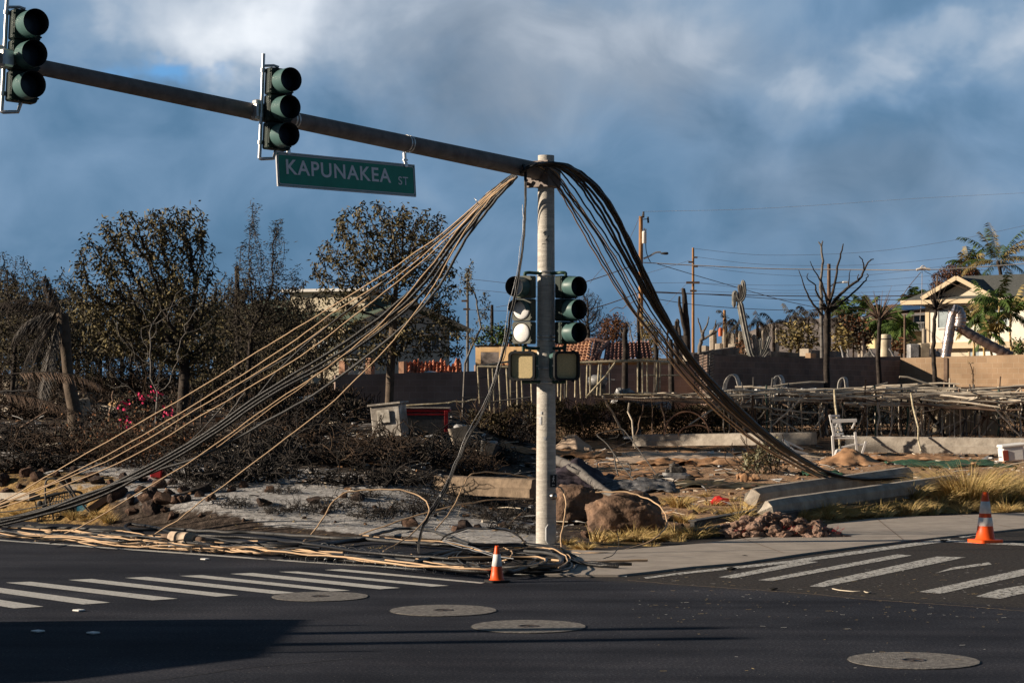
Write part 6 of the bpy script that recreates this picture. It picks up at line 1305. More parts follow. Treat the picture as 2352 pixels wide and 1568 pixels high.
for i in range(22):
    x = i/22*2.0; 
b.add([(i*.07, .03*math.cos(i*1.57), z+(.1 if i > 12 else 0)-(.03*i/30)) for z in (0, 1.15) for i in range(31)], [(i, i+1, 32+i, 31+i) for i in range(30)], 0, False); ob = b.build('corrugated_sheet', M['corr']); ob.location = o-Vector((1.0, 0, .1)); ob.rotation_euler = (0, R(4), R(5)); tag(ob, 'corrugated pale sheet standing inside the trellis at the right', 'corrugated sheet'); ob.modifiers.new('t', 'SOLIDIFY').thickness = .01

# vine thicket behind (dry matted creepers)
def thicket(label, px, py, wpx, hpx, Y, leafm, seed, n=5200, depth=1.6, twn=120, leaf=.09, name='vine_thicket', cat='creeper'):
    o = P(px, py, Y); o.z = gz(o.x, o.y); s = 1/ppm(Y); hw = wpx/2*s; h = hpx*s; t = thing(name, label, cat, o); r = random.Random(seed); random.seed(seed); b = MB()
    for _ in range(n):
        x = r.uniform(-hw, hw); top_ = h*(.72+.4*noise.noise(Vector((x*.9, seed, 0)))+.15*noise.noise(Vector((x*3, seed, 0)))); z = top_*(r.random()**.55); y = r.uniform(-depth/2, depth/2)+.3*noise.noise(Vector((x, z, 0)))
        if noise.noise(Vector((x*1.3, z*1.6, seed+4))) < -.12 and z < top_*.8 and r.random() < .8: continue
        b.leaf(Vector((x, y, z)), Vector((r.gauss(0, 1), r.gauss(0, 1), r.gauss(-.5, .8))), leaf*r.uniform(.5, 1.5), leaf*.5, r.choice((0, 0, 1)))
    b.build('leaves', leafm, t); b = MB()
    for _ in range(twn):
        x = r.uniform(-hw, hw); p = Vector((x, r.uniform(-depth/2, depth/2), -.1)); d = Vector((r.gauss(0, .3), r.gauss(0, .2), 1)).normalized(); pts = [p]
        for k in range(7): d = (d+Vector((r.gauss(0, .4), r.gauss(0, .3), r.gauss(0, .2)))).normalized(); pts.append(pts[-1]+d*h*.17)
        b.tube(pts, .012, 3, 0, False)
    b.build('stems', M['twigb'], t); return t
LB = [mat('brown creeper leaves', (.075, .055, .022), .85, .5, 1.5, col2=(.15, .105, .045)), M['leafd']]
thicket('matted brown creeper over a fence right of the pole below the pipe frame', 1370, 1000, 240, 108, 64, LB, 3, 7500)
thicket('matted brown creeper over a fence left of the pole below the pipe frame', 1165, 1010, 170, 95, 62, LB, 5, 4200)
thicket('matted brown creeper behind the hoops and mesh canopy', 1580, 1000, 230, 85, 65, LB, 7, 4200)
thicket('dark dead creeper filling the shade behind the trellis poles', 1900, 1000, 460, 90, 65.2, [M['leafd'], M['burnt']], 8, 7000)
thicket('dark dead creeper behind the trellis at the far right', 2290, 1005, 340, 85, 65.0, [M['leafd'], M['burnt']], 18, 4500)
thicket('brown green shrub at the right edge above the trellis', 2335, 905, 70, 75, 68, [M['leafd'], M['leafo']], 9, 1800, 1.0, 30, name='shrub', cat='shrub')
thicket('black burnt hedge behind the thicket below the house', 690, 950, 330, 70, 56, [M['burnt'], M['leafd']], 10, 4200, 1.6, 200)
for i_, (px_, w_, h_, Y_) in enumerate(((40,170,95,68),(170,150,80,72),(300,170,90,70),(430,160,85,73),(560,170,80,68),(680,170,75,72),(760,90,60,64),(110,160,60,60),(470,150,60,62),(330,120,50,60))): thicket('tangled black undergrowth between the burnt trunks at the left', px_, 950, w_, h_, Y_, [M['burnt'], M['leafd']], 60+i_, 2000, 1.8, 120, .10, 'undergrowth', 'shrub')['group'] = 'undergrowth between the burnt trees'
thicket('silver leaved sapling standing where the big cables come down', 1748, 1100, 86, 92, 50, [mat('silvery leaves', (.20, .20, .13), .7, .35, 3), M['leafo']], 12, 700, .8, 24, .10, 'sapling', 'shrub')
thicket('orange brown shrub beside the big cables above the silver sapling', 1752, 1058, 70, 60, 54, [M['leafr'], M['leafo']], 13, 900, .7, 20, .07, 'shrub', 'shrub')
# ------------------------------------------------------------ block walls
def wall(label, a, c, zt0, zt1, zb, m, name='block_wall', th=.2, steps=0, cat='wall', cap=None):
    """a, c: photo x and depth of the two ends; zt: top heights"""
    A_ = Vector(((a[0]-1176)/F*a[1], a[1], 0)); C_ = Vector(((c[0]-1176)/F*c[1], c[1], 0)); d = C_-A_; L_ = d.length; o = A_.copy(); o.z = zb
    t = thing(name, label, cat, o); t.rotation_euler = (0, 0, math.atan2(d.y, d.x)); b = MB()
    b.prism([(0, -.5), (L_, -.5), (L_, zt1-zb), (0, zt0-zb)], (1, 0, 0), (0, 0, 1), (0, 0, 0), (0, th, 0)); b.build('masonry', m, t)
    return t, L_
zt = lambda y, Y: CH+(897-y)*Y/F
wall('long mauve grey concrete block wall behind the scorched tree and the pipe frame, left length', (770, 66), (1095, 67.1), zt(861, 66), zt(852, 67.1), 1.6, BW1)
wall('mauve grey concrete block wall behind the pipe frame, right length', (1092, 67.6), (1640, 69.6), zt(838, 67.6), zt(838, 69.6), 1.4, BW1)
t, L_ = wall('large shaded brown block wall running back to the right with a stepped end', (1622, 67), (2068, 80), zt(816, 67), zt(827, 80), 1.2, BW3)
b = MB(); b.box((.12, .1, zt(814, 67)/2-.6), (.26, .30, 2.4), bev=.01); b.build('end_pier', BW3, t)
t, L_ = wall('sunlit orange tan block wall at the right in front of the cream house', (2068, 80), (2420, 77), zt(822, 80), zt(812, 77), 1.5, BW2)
b = MB(); b.box((L_*.305, -.02, 1.05), (.16, .05, 2.3), bev=.01); b.build('pilaster', M['stickd'], t)
for (l, a, c, y0, y1, zb) in (('sooty block wall behind, nearest the bundle of cables', (1590, 88), (1698, 94), 812, 795, 2), ('sooty low block wall with a tan end block, behind the cactus', (1764, 92), (1860, 95), 806, 812, 2), ('sooty low block wall left of the plumeria trunk', (1857, 90), (1942, 94), 803, 808, 2), ('low mauve block wall behind the cable bundle and cactus', (1585, 78), (1770, 84), 812, 815, 2)):
    t, L_ = wall(l, a, c, zt(y0, a[1]), zt(y1, c[1]), zb, BW4); b = MB(); h = zt(y0, a[1])-zb; b.box((-.08, .1, h-.12), (.35, .42, .32), bev=.01); b.build('end_block', M['ruin'], t)
t, L_ = wall('block ledge with stray blocks on top of the brown wall', (1862, 74.5), (2068, 80.5), zt(822, 74.5), zt(818, 80.5), 3.2, BW3)
b = MB(); b.box((.2, .1, zt(820, 74.5)-3.2+.05), (.42, .22, .2), bev=.01); b.build('loose_block', BW2, t)

# ------------------------------------------------------------ pipe frame
t = thing('pipe_structure', 'blistered pale metal pipe frame of many uprights before the mauve wall, left part', 'metal frame', P(1160, 930, 62)); o = Vector(t.location); w = lambda x, y, Y=62: P(x, y, Y)-o
b = MB(); b.tube([w(1097, 842), w(1170, 843)], .035, 7); b.tube([w(1097, 842), w(1175, 829, 64)], .03, 6); b.build('rail', M['pipew'], t)
for x0, x1, y1 in ((1097,1102,926),(1121,1126,944),(1131,1136,948),(1145,1150,938),(1163,1168,936),(1172,1173,938),(1187,1189,944),(1197,1201,938),(1219,1222,925)):
    b = MB(); b.tube([w(x0, 842), w((x0+x1)/2, (842+y1)/2), w(x1, y1)], .027, 6); b.build('upright', M['pipew'], t)
b = MB(); b.tube([w(1101, 868, 62.3), w(1165, 858, 62.3)], .016, 5); b.tube([w(1105, 913, 62.3), w(1190, 898, 62.3)], .016, 5); b.tube([w(1060, 912, 62.2), w(1130, 915, 62.2)], .014, 5); b.tube([w(1118, 924, 61.8), w(1220, 912, 61.8)], .022, 5); b.build('cross_pipe', M['pipeg'], t)
t = thing('pipe_structure', 'blistered pale metal pipe frame of many uprights before the mauve wall, right part', 'metal frame', P(1400, 910, 62)); o = Vector(t.location)
b = MB(); b.tube([w(1325, 833), w(1414, 830), w(1475, 828), w(1540, 832, 64)], .042, 7); b.tube([w(1475, 862, 62), w(1560, 862, 63)], .022, 6); b.tube([w(1385, 905), w(1560, 908)], .022, 6); b.build('rail', M['pipew'], t)
for x0, x1, y1 in ((1281,1282,910),(1297,1297,915),(1303,1301,912),(1322,1321,912),(1330,1334,914),(1349,1347,908),(1356,1355,908),(1376,1371,908),(1381,1379,908),(1465,1465,900),(1475,1476,902),(1486,1487,900),(1509,1508,902),(1516,1515,900),(1290,1288,920),(1400,1401,905)):
    b = MB(); b.tube([w(x0, 832), w((x0+x1)/2, (832+y1)/2), w(x1, y1)], .026, 6); b.build('upright', M['pipew'] if x0 not in (1400, 1297) else M['pipeg'], t)
b = MB(); b.tube([w(1413, 832, 61.8), w(1392, 862, 61.8), w(1346, 913, 61.6)], .03, 6); b.build('brace', M['pipew'], t)
# barbecue kettle and covered heaps behind it
o = P(1372, 905, 64.5); t = thing('barbecue', 'round grey barbecue with side shelf behind the pipe frame', 'barbecue', o); s = 1/ppm(64.5)
b = MB(); b.lathe([(.02, 18*s), (20*s, 20*s), (24*s, 30*s), (22*s, 38*s), (12*s, 44*s), (.01, 45*s)], 18, cap=False); b.build('kettle', M['sheet'], t); b = MB(); b.box((0, 0, 9*s), (36*s, .4, 26*s), bev=.02); b.build('cabinet', M['pipeg'], t); b = MB(); b.box((32*s, 0, 33*s), (16*s, .35, 3*s), bev=.01); b.build('side_shelf', M['sheet'], t)
def heap(label, px, py, wpx, hpx, Y, m, seed, name='covered_heap', cat='debris heap'):
    o = P(px, py, Y); o.z = min(o.z, max(gz(o.x, o.y), o.z-.3)); s = 1/ppm(Y); b = MB(); bm = bmesh.new(); bmesh.ops.create_icosphere(bm, subdivisions=4, radius=1); vs = []
    for v in bm.verts: k = 1+.35*noise.noise(v.co*1.5+Vector((seed, 0, 0)))+.2*abs(noise.noise(v.co*4+Vector((seed, 0, 0)))); vs.append((v.co.x*k*wpx/2*s, v.co.y*k*wpx/3*s, max(-.2, v.co.z*k*hpx*s)))
    b.add(vs, [tuple(v.index for v in f.verts) for f in bm.faces]); bm.free(); ob = b.build(name, m); ob.location = o; tag(ob, label, cat)
heap('crumpled grey covered heap behind the pipe frame, nearest the barbecue', 1434, 905, 54, 38, 65, M['sheet'], 2)
heap('lower grey covered heap at the right end of the pipe frame', 1502, 908, 70, 24, 65, M['sheet'], 5)
heap('blackened round object below the pipe frame beside the pole', 1225, 935, 46, 26, 63.5, M['pipeg'], 6)
t = thing('wire_shelf', 'blackened wire shelving leaning at the start of the brown wall', 'wire shelf', P(1610, 905, 66)); o = Vector(t.location); b = MB()
for k in range(13): b.tube([P(1592+k*.4, 900-k*7, 66)-o, P(1640, 880-k*6.5, 66.6)-o], .013, 4)
for x in (1595, 1612, 1628): b.tube([P(x, 905, 66)-o, P(x+3, 812 if x > 1600 else 830, 66.3)-o], .018, 5)
b.build('grid', M['pipeg'], t)

# ------------------------------------------------------------ collapsed tiled roofs and doorway ruin
def tiles(b, p00, p10, p01, p11, rows, cols, amp=.05, mi=0, jit=.0, seed=0):
    """rounded tile field: p00-p10 along the eave, p01-p11 along the ridge"""
    r = random.Random(seed); sub = 4; n1 = cols*sub; nrm = (p10-p00).cross(p01-p00).normalized()
    if nrm.z < 0: nrm = -nrm
    vs = []
    for j in range(rows):
        for e, f in ((0, j/rows), (1, (j+.97)/rows)):
            for i in range(n1+1):
                u = i/n1; p = p00.lerp(p10, u).lerp(p01.lerp(p11, u), f); ph = (i % sub)/sub*2*math.pi
                vs.append(p+nrm*(amp*.5*(1-math.cos(ph))+(amp*.7 if e == 0 else 0)+jit*noise.noise(Vector((u*7+seed, f*5, 0)))))
    n = n1+1; b.add(vs, [(k*n+i, k*n+i+1, (k+1)*n+i+1, (k+1)*n+i) for k in range(2*rows-1) for i in range(n1)], mi, False)
Yr = 78; o = P(1380, 835, Yr); t = thing('collapsed_roof', 'collapsed terracotta tiled hip roof lying behind the mauve wall right of the pole', 'roof', o); w = lambda x, y, d=0: P(x, y, Yr+d)-o
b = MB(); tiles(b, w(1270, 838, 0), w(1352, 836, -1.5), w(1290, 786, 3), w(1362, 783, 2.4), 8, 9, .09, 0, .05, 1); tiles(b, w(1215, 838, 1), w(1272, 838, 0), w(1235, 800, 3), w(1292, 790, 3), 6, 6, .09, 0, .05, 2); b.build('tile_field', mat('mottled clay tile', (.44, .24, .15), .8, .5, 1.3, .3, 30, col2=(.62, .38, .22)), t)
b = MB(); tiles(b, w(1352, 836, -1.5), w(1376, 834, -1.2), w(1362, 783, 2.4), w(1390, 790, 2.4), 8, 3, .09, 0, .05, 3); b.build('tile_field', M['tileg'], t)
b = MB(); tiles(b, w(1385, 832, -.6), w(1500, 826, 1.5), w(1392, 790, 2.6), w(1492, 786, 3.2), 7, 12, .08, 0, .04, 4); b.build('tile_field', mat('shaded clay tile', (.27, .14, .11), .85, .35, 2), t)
b = MB(); b.tube([w(1352, 838, -1.6), w(1372, 810, .6), w(1396, 787, 2.6)], .11, 7); b.tube([w(1300, 783, 3), w(1365, 781, 2.5), w(1396, 788, 2.6)], .09, 7); b.build('ridge_tile', M['tileg'], t)
b = MB(); b.box(w(1420, 846, 2.4), (5.2, .2, .6)); b.build('wall', M['stucco'], t)
o = P(1160, 850, 80); t = thing('doorway_ruin', 'ochre stucco wall stub with a doorway left standing left of the signal pole', 'ruined wall', o); w = lambda x, y, d=0: P(x, y, 80+d)-o
b = MB()
def slab(b, x0, x1, y0, y1, d0, d1, th=.3):
    a, c = w(x0, y1, d0), w(x1, y1, d1); a2, c2 = w(x0, y0, d0), w(x1, y0, d1); v = Vector((0, th, 0)); b.add([a, c, c2, a2, a+v, c+v, c2+v, a2+v], [(0, 1, 2, 3), (7, 6, 5, 4), (0, 4, 5, 1), (3, 2, 6, 7), (0, 3, 7, 4), (1, 5, 6, 2)])
slab(b, 1092, 1104, 797, 860, 0, -.12); slab(b, 1104, 1146, 797, 808, -.12, -.5); slab(b, 1146, 1240, 796, 822, -.5, -1.5); slab(b, 1146, 1200, 822, 862, -.5, -1.1); b.build('wall', M['stucco'], t)
b = MB(); slab(b, 1104, 1148, 806, 866, 1.2, 1.0, .08); b.build('door', mat('cracked grey panel', (.22, .19, .18), .85, .5, 3), t)
b = MB(); slab(b, 1092, 1170, 793, 796, -.1, .4, .5); b.build('roof_edge', M['stickd'], t)
b = MB(); tiles(b, w(1150, 852, -1), w(1210, 852, -1), w(1165, 805, .4), w(1215, 800, .5), 6, 6, .1, 0, .35, 9); b.build('slipped_tiles', M['tile'], t)
o = P(990, 864, 72); t = thing('tile_heap', 'wavy heap of bright orange roof tiles behind the mauve wall right of the tree trunk', 'tile heap', o); w = lambda x, y, d=0: P(x, y, 72+d)-o
b = MB(); tiles(b, w(925, 864, 0), w(1062, 868, .3), w(930, 832, 1.6), w(1060, 836, 1.8), 5, 15, .10, 0, .30, 12); b.build('tiles', mat('orange tile', (.42, .15, .08), .75, .4, 2.5, .3, 30, col2=(.62, .30, .2)), t)
b = MB(); b.add([w(960, 862, -.2), w(1000, 866, -.2), (w(985, 851, .2))], [(0, 1, 2)]); b.add([w(985, 851, .2), w(1000, 866, -.2), w(1035, 864, .3), w(1010, 855, .6)], [(0, 1, 2, 3)]); b.build('blue_tarpaulin', mat('pale tarpaulin', (.62, .68, .74), .6, .1, 4), t)
for (px, y0, y1, Y, l) in ((789,828,890,72,'sunlit pink block pillar left of the lattice panels'), (850,822,868,73,'pink block pillar right of the lattice panels'), (925,830,868,72,'red brick pillar just right of the tree trunk'), (1001,858,872,71,'small brick pillar top above the orange tile heap')):
    a = P(px, y1, Y); h = (y1-y0)/ppm(Y); wd = (16 if px < 900 else 14)/ppm(Y); b = MB(); b.box((0, 0, h/2), (wd, wd, h), Matrix.Rotation(R(-25), 3, 'Z'), bev=.01); ob = b.build('block_pillar', mat('pink block', (.42, .24, .16), .9, .25, 3, .3, 20)); ob.location = a; tag(ob, l, 'pillar')
# ------------------------------------------------------------ green roofed house behind the trees
Yh = 105; cx_ = P(790, 0, Yh).x; o = Vector((cx_, Yh, 2.2)); t = thing('house', 'cream boarded house with a green roof behind the scorched trees', 'house', o)
dl = Vector((-.94, .34, 0)); dr = Vector((.94, .34, 0)); zE = zt(748, Yh)-2.2; zR = zt(692, Yh+1)-2.2; Lw, Rw = 7.4, 5.6
A0 = Vector((0, 0, 0)); AL = dl*Lw; AR = dr*Rw
b = MB(); hw = Vector((0, 0, zE)); 
b.add([AL, A0, A0+hw, AL+hw], [(0, 1, 2, 3)]); b.build('wall', M['cream'], t)
b = MB(); pk = AR*.5+Vector((0, 0, zR-.15)); b.add([A0, AR, AR+hw, pk, hw], [(0, 1, 2, 3, 4)]); b.add([AR, AR+AL, AR+AL+hw, AR+hw], [(0, 1, 2, 3)]); b.add([AR+AL, AL, AL+hw, AR+AL+hw], [(0, 1, 2, 3)]); b.build('gable_wall', mat('shaded cream boards', (.55, .52, .45), .8, .12, 3, stretch=(14, 14, .4)), t)  # greyer cream puts the shade of this side into the colour
ov = dr*-.5; ovr = dr*.5; fr = -dl*.6; th = Vector((0, 0, .16))
R1 = [ov+fr+Vector((0, 0, zE-.22)), ov+AL-fr+Vector((0, 0, zE-.22)), AL-fr+AR*.5+Vector((0, 0, zR)), fr+AR*.5+Vector((0, 0, zR))]
R2 = [AR+ovr+fr+Vector((0, 0, zE-.22)), AR+ovr+AL-fr+Vector((0, 0, zE-.22)), AL-fr+AR*.5+Vector((0, 0, zR)), fr+AR*.5+Vector((0, 0, zR))]
b = MB()
for Q in (R1, R2): b.add(Q+[v+th for v in Q], [(0, 1, 2, 3), (7, 6, 5, 4), (0, 4, 5, 1), (1, 5, 6, 2), (2, 6, 7, 3), (3, 7, 4, 0)])
b.build('roof', M['groof'], t)
b = MB(); d_ = Vector((0, 0, -.12))
for p, q in ((R1[0], R1[1]), (R1[0], R1[3]), (R2[0], R2[3])):
    m_ = (q-p); rot = m_.to_track_quat('X', 'Z').to_matrix(); b.box((p+q)/2+Vector((0, 0, .0))+fr*.06, (m_.length, .06, .26), rot)
b.build('fascia', M['creamt'], t)
b = MB(); q = AR*.5+dl*3.4+Vector((0, 0, zR)); rot = Matrix.Rotation(math.atan2(dl.y, dl.x), 3, 'Z'); b.box(q, (4.2, 2.2, 1.0), rot); b.build('clerestory', M['cream'], t); b = MB(); b.box(q+Vector((0, 0, .56)), (4.9, 3.0, .14), rot); b.build('clerestory_roof', M['white'], t)
def win(par, c, along, wd, h, frame='white', glass='glass', out=.05, bars=1):
    nrm = Vector((along.y, -along.x, 0)).normalized(); nrm = nrm if nrm.y < 0 else -nrm; up = Vector((0, 0, 1)); a = along.normalized()
    b = MB()
    rot = Matrix((a, nrm, up)).transposed()
    for s in (-1, 1): b.box(c+nrm*out+a*s*(wd/2), (.10, .09, h+.1), rot); b.box(c+nrm*out+up*s*(h/2), (wd-.1, .085, .10), rot)
    for k in range(bars): b.box(c+nrm*out+a*((k+1)/(bars+1)-.5)*wd, (.05, .07, h-.1), rot)
    f = b.build('window', M[frame], par); b = MB(); b.box(c+nrm*(out*.5), (wd-.05, .04, h-.05), rot); b.build('pane', M[glass], f); return f
for f in (.12, .36, .60, .84): win(t, dl*Lw*f+Vector((0, 0, zE-1.0)), dl, 1.3, .95, 'creamt', 'glass')
win(t, dr*Rw*.82+Vector((0, 0, zE-.8)), dr, .9, .8, 'white', 'gdark'); win(t, dr*Rw*.5+Vector((0, 0, zE+.2)), dr, .8, .6, 'white', 'gdark'); win(t, dr*Rw*.3+Vector((0, 0, zE-1.4)), dr, .8, .9, 'white', 'gdark')
t = thing('lattice_screen', 'white lattice panels between two pink pillars below the house', 'lattice screen', P(818, 868, 74)); o = Vector(t.location); b = MB(); w = lambda x, y: P(x, y, 74)-o
for (x0, x1, y0, y1) in ((796,818,830,842),(822,846,830,842),(796,818,848,862),(822,846,848,862)):
    n = 7
    for k in range(-n, n+1):
        for s in (1, -1):
            xa = (x0+x1)/2+k*(x1-x0)/n; pts = []
            for f in (0, 1):
                x = xa+s*(f-.5)*(y1-y0); pts.append((x, y0+(y1-y0)*f))
            if min(p[0] for p in pts) < x0-2 or max(p[0] for p in pts) > x1+2: continue
            b.tube([w(*pts[0]), w(*pts[1])], .012, 4)
for y in (827, 845, 864): b.tube([w(793, y), w(848, y)], .05, 4)
b.build('lattice', M['white'], t)
crumple('scorched corrugated roofing sheets heaped left of the lattice', 685, 888, 90, 34, 68, M['corr'], 6, 'roofing_sheet', 'roofing sheet')
# ------------------------------------------------------------ cream house at the right
Yh = 150; o = Vector((P(2126, 0, Yh).x, Yh, 3.5)); t = thing('house', 'two storey cream house with grey shingled gable roof behind the tan wall', 'house', o)
dr = Vector((.80, -.60, 0)); dl = Vector((.60, .80, 0)); zE = zt(694, Yh)-3.5; zM = zt(792, Yh)-3.5; Wd = 13.0; Dp = 9.0; up = Vector((0, 0, 1))
b = MB(); b.add([up*zM, dr*Wd+up*zM, dr*Wd+up*zE, up*zE], [(0, 1, 2, 3)]); b.add([up*zM, up*zM+dl*Dp, up*zE+dl*Dp, up*zE], [(0, 1, 2, 3)]); b.add([up*zM, dr*Wd+up*zM, dr*Wd+dl*.5+up*zM, dl*.5+up*zM], [(0, 1, 2, 3)]); b.build('upper_wall', mat('cream wall boards', (.78, .74, .64), .75, .06, 2.5), t)
b = MB(); a_ = dl*.5+dr*1.0; b.add([a_, a_+dr*Wd, a_+dr*Wd+up*zM, a_+up*zM], [(0, 1, 2, 3)]); b.add([a_, a_+dl*Dp, a_+dl*Dp+up*zM, a_+up*zM], [(0, 1, 2, 3)]); b.build('lower_wall', M['cream'], t)
for f, w_ in ((.0, .3), (.36, .14), (1.6/13*1, .0)):
    if w_: b = MB(); b.box(dr*(Wd*f+w_/2)+up*(zM+zE)/2+Vector((-.6, -.8, 0))*.03, (w_, .08, zE-zM), Matrix.Rotation(math.atan2(dr.y, dr.x), 3, 'Z')); b.build('trim', M['creamt'], t)
b = MB(); b.box(dr*Wd/2+up*(zM-.05)+Vector((-.6, -.8, 0))*.04, (Wd+.1, .12, .45), Matrix.Rotation(math.atan2(dr.y, dr.x), 3, 'Z')); b.build('belt_board', M['creamt'], t)
# roof: long eave with a front gable
ev = up*zE; ovh = Vector((-.6, -.8, 0))*1.1; rot = Matrix.Rotation(math.atan2(dr.y, dr.x), 3, 'Z')
b = MB(); e0 = ev-dr*1.4+ovh-up*.1; e1 = ev+dr*(Wd+1)+ovh-up*.1; r0 = ev+dl*Dp*.5+dr*.9+up*1.9; r1 = ev+dl*Dp*.5+dr*(Wd+1)+up*1.9; k0 = ev+dl*(Dp+1)-dr*1.4
for Q in ([e0, e1, r1, r0], [e0, r0, k0, k0]):
    if Q[2] == Q[3]: Q = Q[:3]; b.add(Q+[v+up*.15 for v in Q], [(0, 1, 2), (5, 4, 3), (0, 3, 4, 1), (1, 4, 5, 2)])
    else: b.add(Q+[v+up*.15 for v in Q], [(0, 1, 2, 3), (7, 6, 5, 4), (0, 4, 5, 1), (1, 5, 6, 2), (2, 6, 7, 3), (3, 7, 4, 0)])
g0, g1, gp = P(2152, 703, Yh)-o, P(2305, 690, Yh)-o, P(2218, 650, Yh)-o
gc_ = (ev+dr*2.9+ovh); gw = 2.7; gh = 1.42; ga = gc_-dr*gw+up*.15; gb = gc_+dr*gw+up*.15; gpk = gc_+up*(gh+.15); back = dl*6
for p_, q_ in ((ga, gpk), (gb, gpk)):
    Q = [p_, q_, q_+back, p_+back]; b.add(Q+[v+up*.12 for v in Q], [(0, 1, 2, 3), (7, 6, 5, 4), (0, 4, 5, 1), (1, 5, 6, 2), (2, 6, 7, 3), (3, 7, 4, 0)])
b.build('roof', M['shing'], t)
b = MB(); nrm = Vector((-.6, -.8, 0))
for p_, q_ in ((ga, gpk), (gb, gpk), (e0, e1), (e0, k0)):
    m_ = q_-p_; b.box((p_+q_)/2+nrm*.04+up*.06, (m_.length, .06, .30), m_.to_track_quat('X', 'Z').to_matrix())
b.build('fascia', M['creamt'], t)
b = MB(); i_ = -nrm*.9; b.add([ga+i_+dr*.6+up*.1, gb+i_-dr*.6+up*.1, gpk+i_-up*.25], [(0, 1, 2)]); b.build('gable', M['cream'], t)
win(t, dr*1.85+up*(zE-1.15), dr, 1.75, 1.5, 'white', 'glass', .08, 1); win(t, dr*5.6+up*(zE-1.15), dr, 1.6, 1.3, 'white', 'glass', .08, 1); win(t, dr*9.5+up*(zE-1.3), dr, 1.2, 1.3, 'white', 'gdark', .08)
win(t, a_+dr*4.2+up*(zM-1.3), dr, 1.1, 1.2, 'creamt', 'gdark', .06, 2); win(t, a_+dr*2.6+up*(zM-1.1), dr, .9, 1.7, 'creamt', 'glass', .06)
b = MB(); b.box(a_+dr*3.6+up*(zM-1.6)+nrm*.06, (1.3, .1, 2.4), rot); b.build('garage_door', M['white'], t)
# second house with solar panels
Yh = 190; o = P(2070, 790, Yh); t = thing('house', 'low yellow house with a brown roof carrying solar panels behind the palms', 'house', o); w = lambda x, y, d=0: P(x, y, Yh+d)-o
b = MB(); b.add([w(2010, 800), w(2200, 785), w(2200, 712), w(2010, 730)], [(0, 1, 2, 3)]); b.add([w(2010, 800), w(2010, 730), w(1990, 726, 8), w(1990, 800, 8)], [(0, 1, 2, 3)]); b.build('wall', mat('yellow wall', (.60, .50, .27), .8, .1, 2), t)
b = MB(); Q = [w(1980, 728, -1.2), w(2220, 714, -1.2), w(2220, 690, 4), w(2040, 700, 4)]; b.add(Q+[v-up*.18 for v in Q], [(0, 1, 2, 3), (7, 6, 5, 4), (0, 4, 5, 1), (3, 7, 4, 0)]); b.build('roof', M['broof'], t)
b = MB(); Q = [w(2034, 719, -.6), w(2128, 713, -.6), w(2130, 699, 2.6), w(2064, 703, 2.6)]; b.add([v+up*.12 for v in Q]+[v+up*.18 for v in Q], [(0, 1, 2, 3), (7, 6, 5, 4), (0, 4, 5, 1), (3, 7, 4, 0), (1, 5, 6, 2), (2, 6, 7, 3)]); b.build('solar_panel', M['solar'], t)
b = MB(); m_ = w(2220, 715, -1.3)-w(1980, 729, -1.3); b.box((w(2220, 715, -1.3)+w(1980, 729, -1.3))/2, (m_.length, .08, .22), m_.to_track_quat('X', 'Z').to_matrix()); b.build('fascia', M['white'], t)
win(t, w(2114, 735)+Vector((0, -.05, 0)), Vector((1, 0, 0)), 1.3, 1.3, 'white', 'gdark', .06); b = MB(); b.box(w(2108, 758, -1), (3.0, 1.0, .15))
for k in range(8): b.tube([w(2096+k*3.5, 757, -1.4), w(2096+k*3.5, 742, -1.4)], .04, 4)
b.tube([w(2095, 742, -1.4), w(2123, 741, -1.4)], .06, 5); b.build('balcony', M['white'], t)

# ------------------------------------------------------------ ducts, tank, boxes, debris behind the walls
Yd = 84; o = P(2170, 818, Yd); t = thing('foil_duct', 'crumpled silver duct standing upright before the cream house', 'duct', o); w = lambda x, y, d=0: P(x, y, Yd+d)-o
b = MB()
def duct(b, pts, r, n=14):
    q = smooth_path(pts, 8); b.tube(q, [r*(1+.05*math.sin(i*1.9)+.06*noise.noise(Vector((i*.9, r, 0)))) for i in range(len(q))], n)
duct(b, [w(2172, 822), w(2178, 780), w(2184, 745), w(2190, 716)], .21); b.build('shaft', M['foil'], t)
b = MB(); duct(b, [w(2188, 712, -.1), w(2202, 718, -.1), w(2206, 735, -.1), w(2202, 752, -.1)], .24); b.build('elbow', M['foil'], t)
o = P(2250, 790, Yd); t = thing('foil_duct', 'long smooth brown duct slanting down to the right from the silver elbow', 'duct', o); w = lambda x, y, d=0: P(x, y, Yd+d)-o
b = MB(); duct(b, [w(2200, 750), w(2230, 768), w(2260, 785), w(2300, 806), w(2322, 818)], .20); b.build('shaft', mat('brown duct', (.26, .19, .165), .4, .2, 5, .3, 14, metal=.5), t)
o = P(2034, 838, 88); t = thing('water_tank', 'tall cylindrical tank, white on the left with rusty yellow stains, beside a charred trunk', 'water tank', o); s = 1/ppm(88); b = MB(); b.lathe([(13*s, 0), (13*s, 68*s), (12*s, 70*s), (.01, 71*s)], 24, cap=False); b.build('cylinder', mat('stained enamel', (.55, .48, .34), .6, .35, 1.6, col2=(.66, .64, .60)), t)
b = MB(); b.lathe([(13.4*s, 58*s), (13.4*s, 61*s)], 24, cap=False); b.build('band', M['pipeg'], t)
for (x0, x1, y0, y1, l, m) in ((2086,2108,790,830,'scorched grey metal box behind the tan wall, left of two','sheet'), (2110,2132,788,830,'scorched pale metal box behind the tan wall, right of two','corr')):
    o = P((x0+x1)/2, y1, 86); s = 1/ppm(86); b = MB(); b.box((0, 0, (y1-y0)/2*s), ((x1-x0)*s, .7, (y1-y0)*s), bev=.03); b.box((0, -.36, (y1-y0)*.55*s), ((x1-x0)*.8*s, .02, (y1-y0)*.6*s)); ob = b.build('metal_box', M[m]); ob.location = o; tag(ob, l, 'metal box')
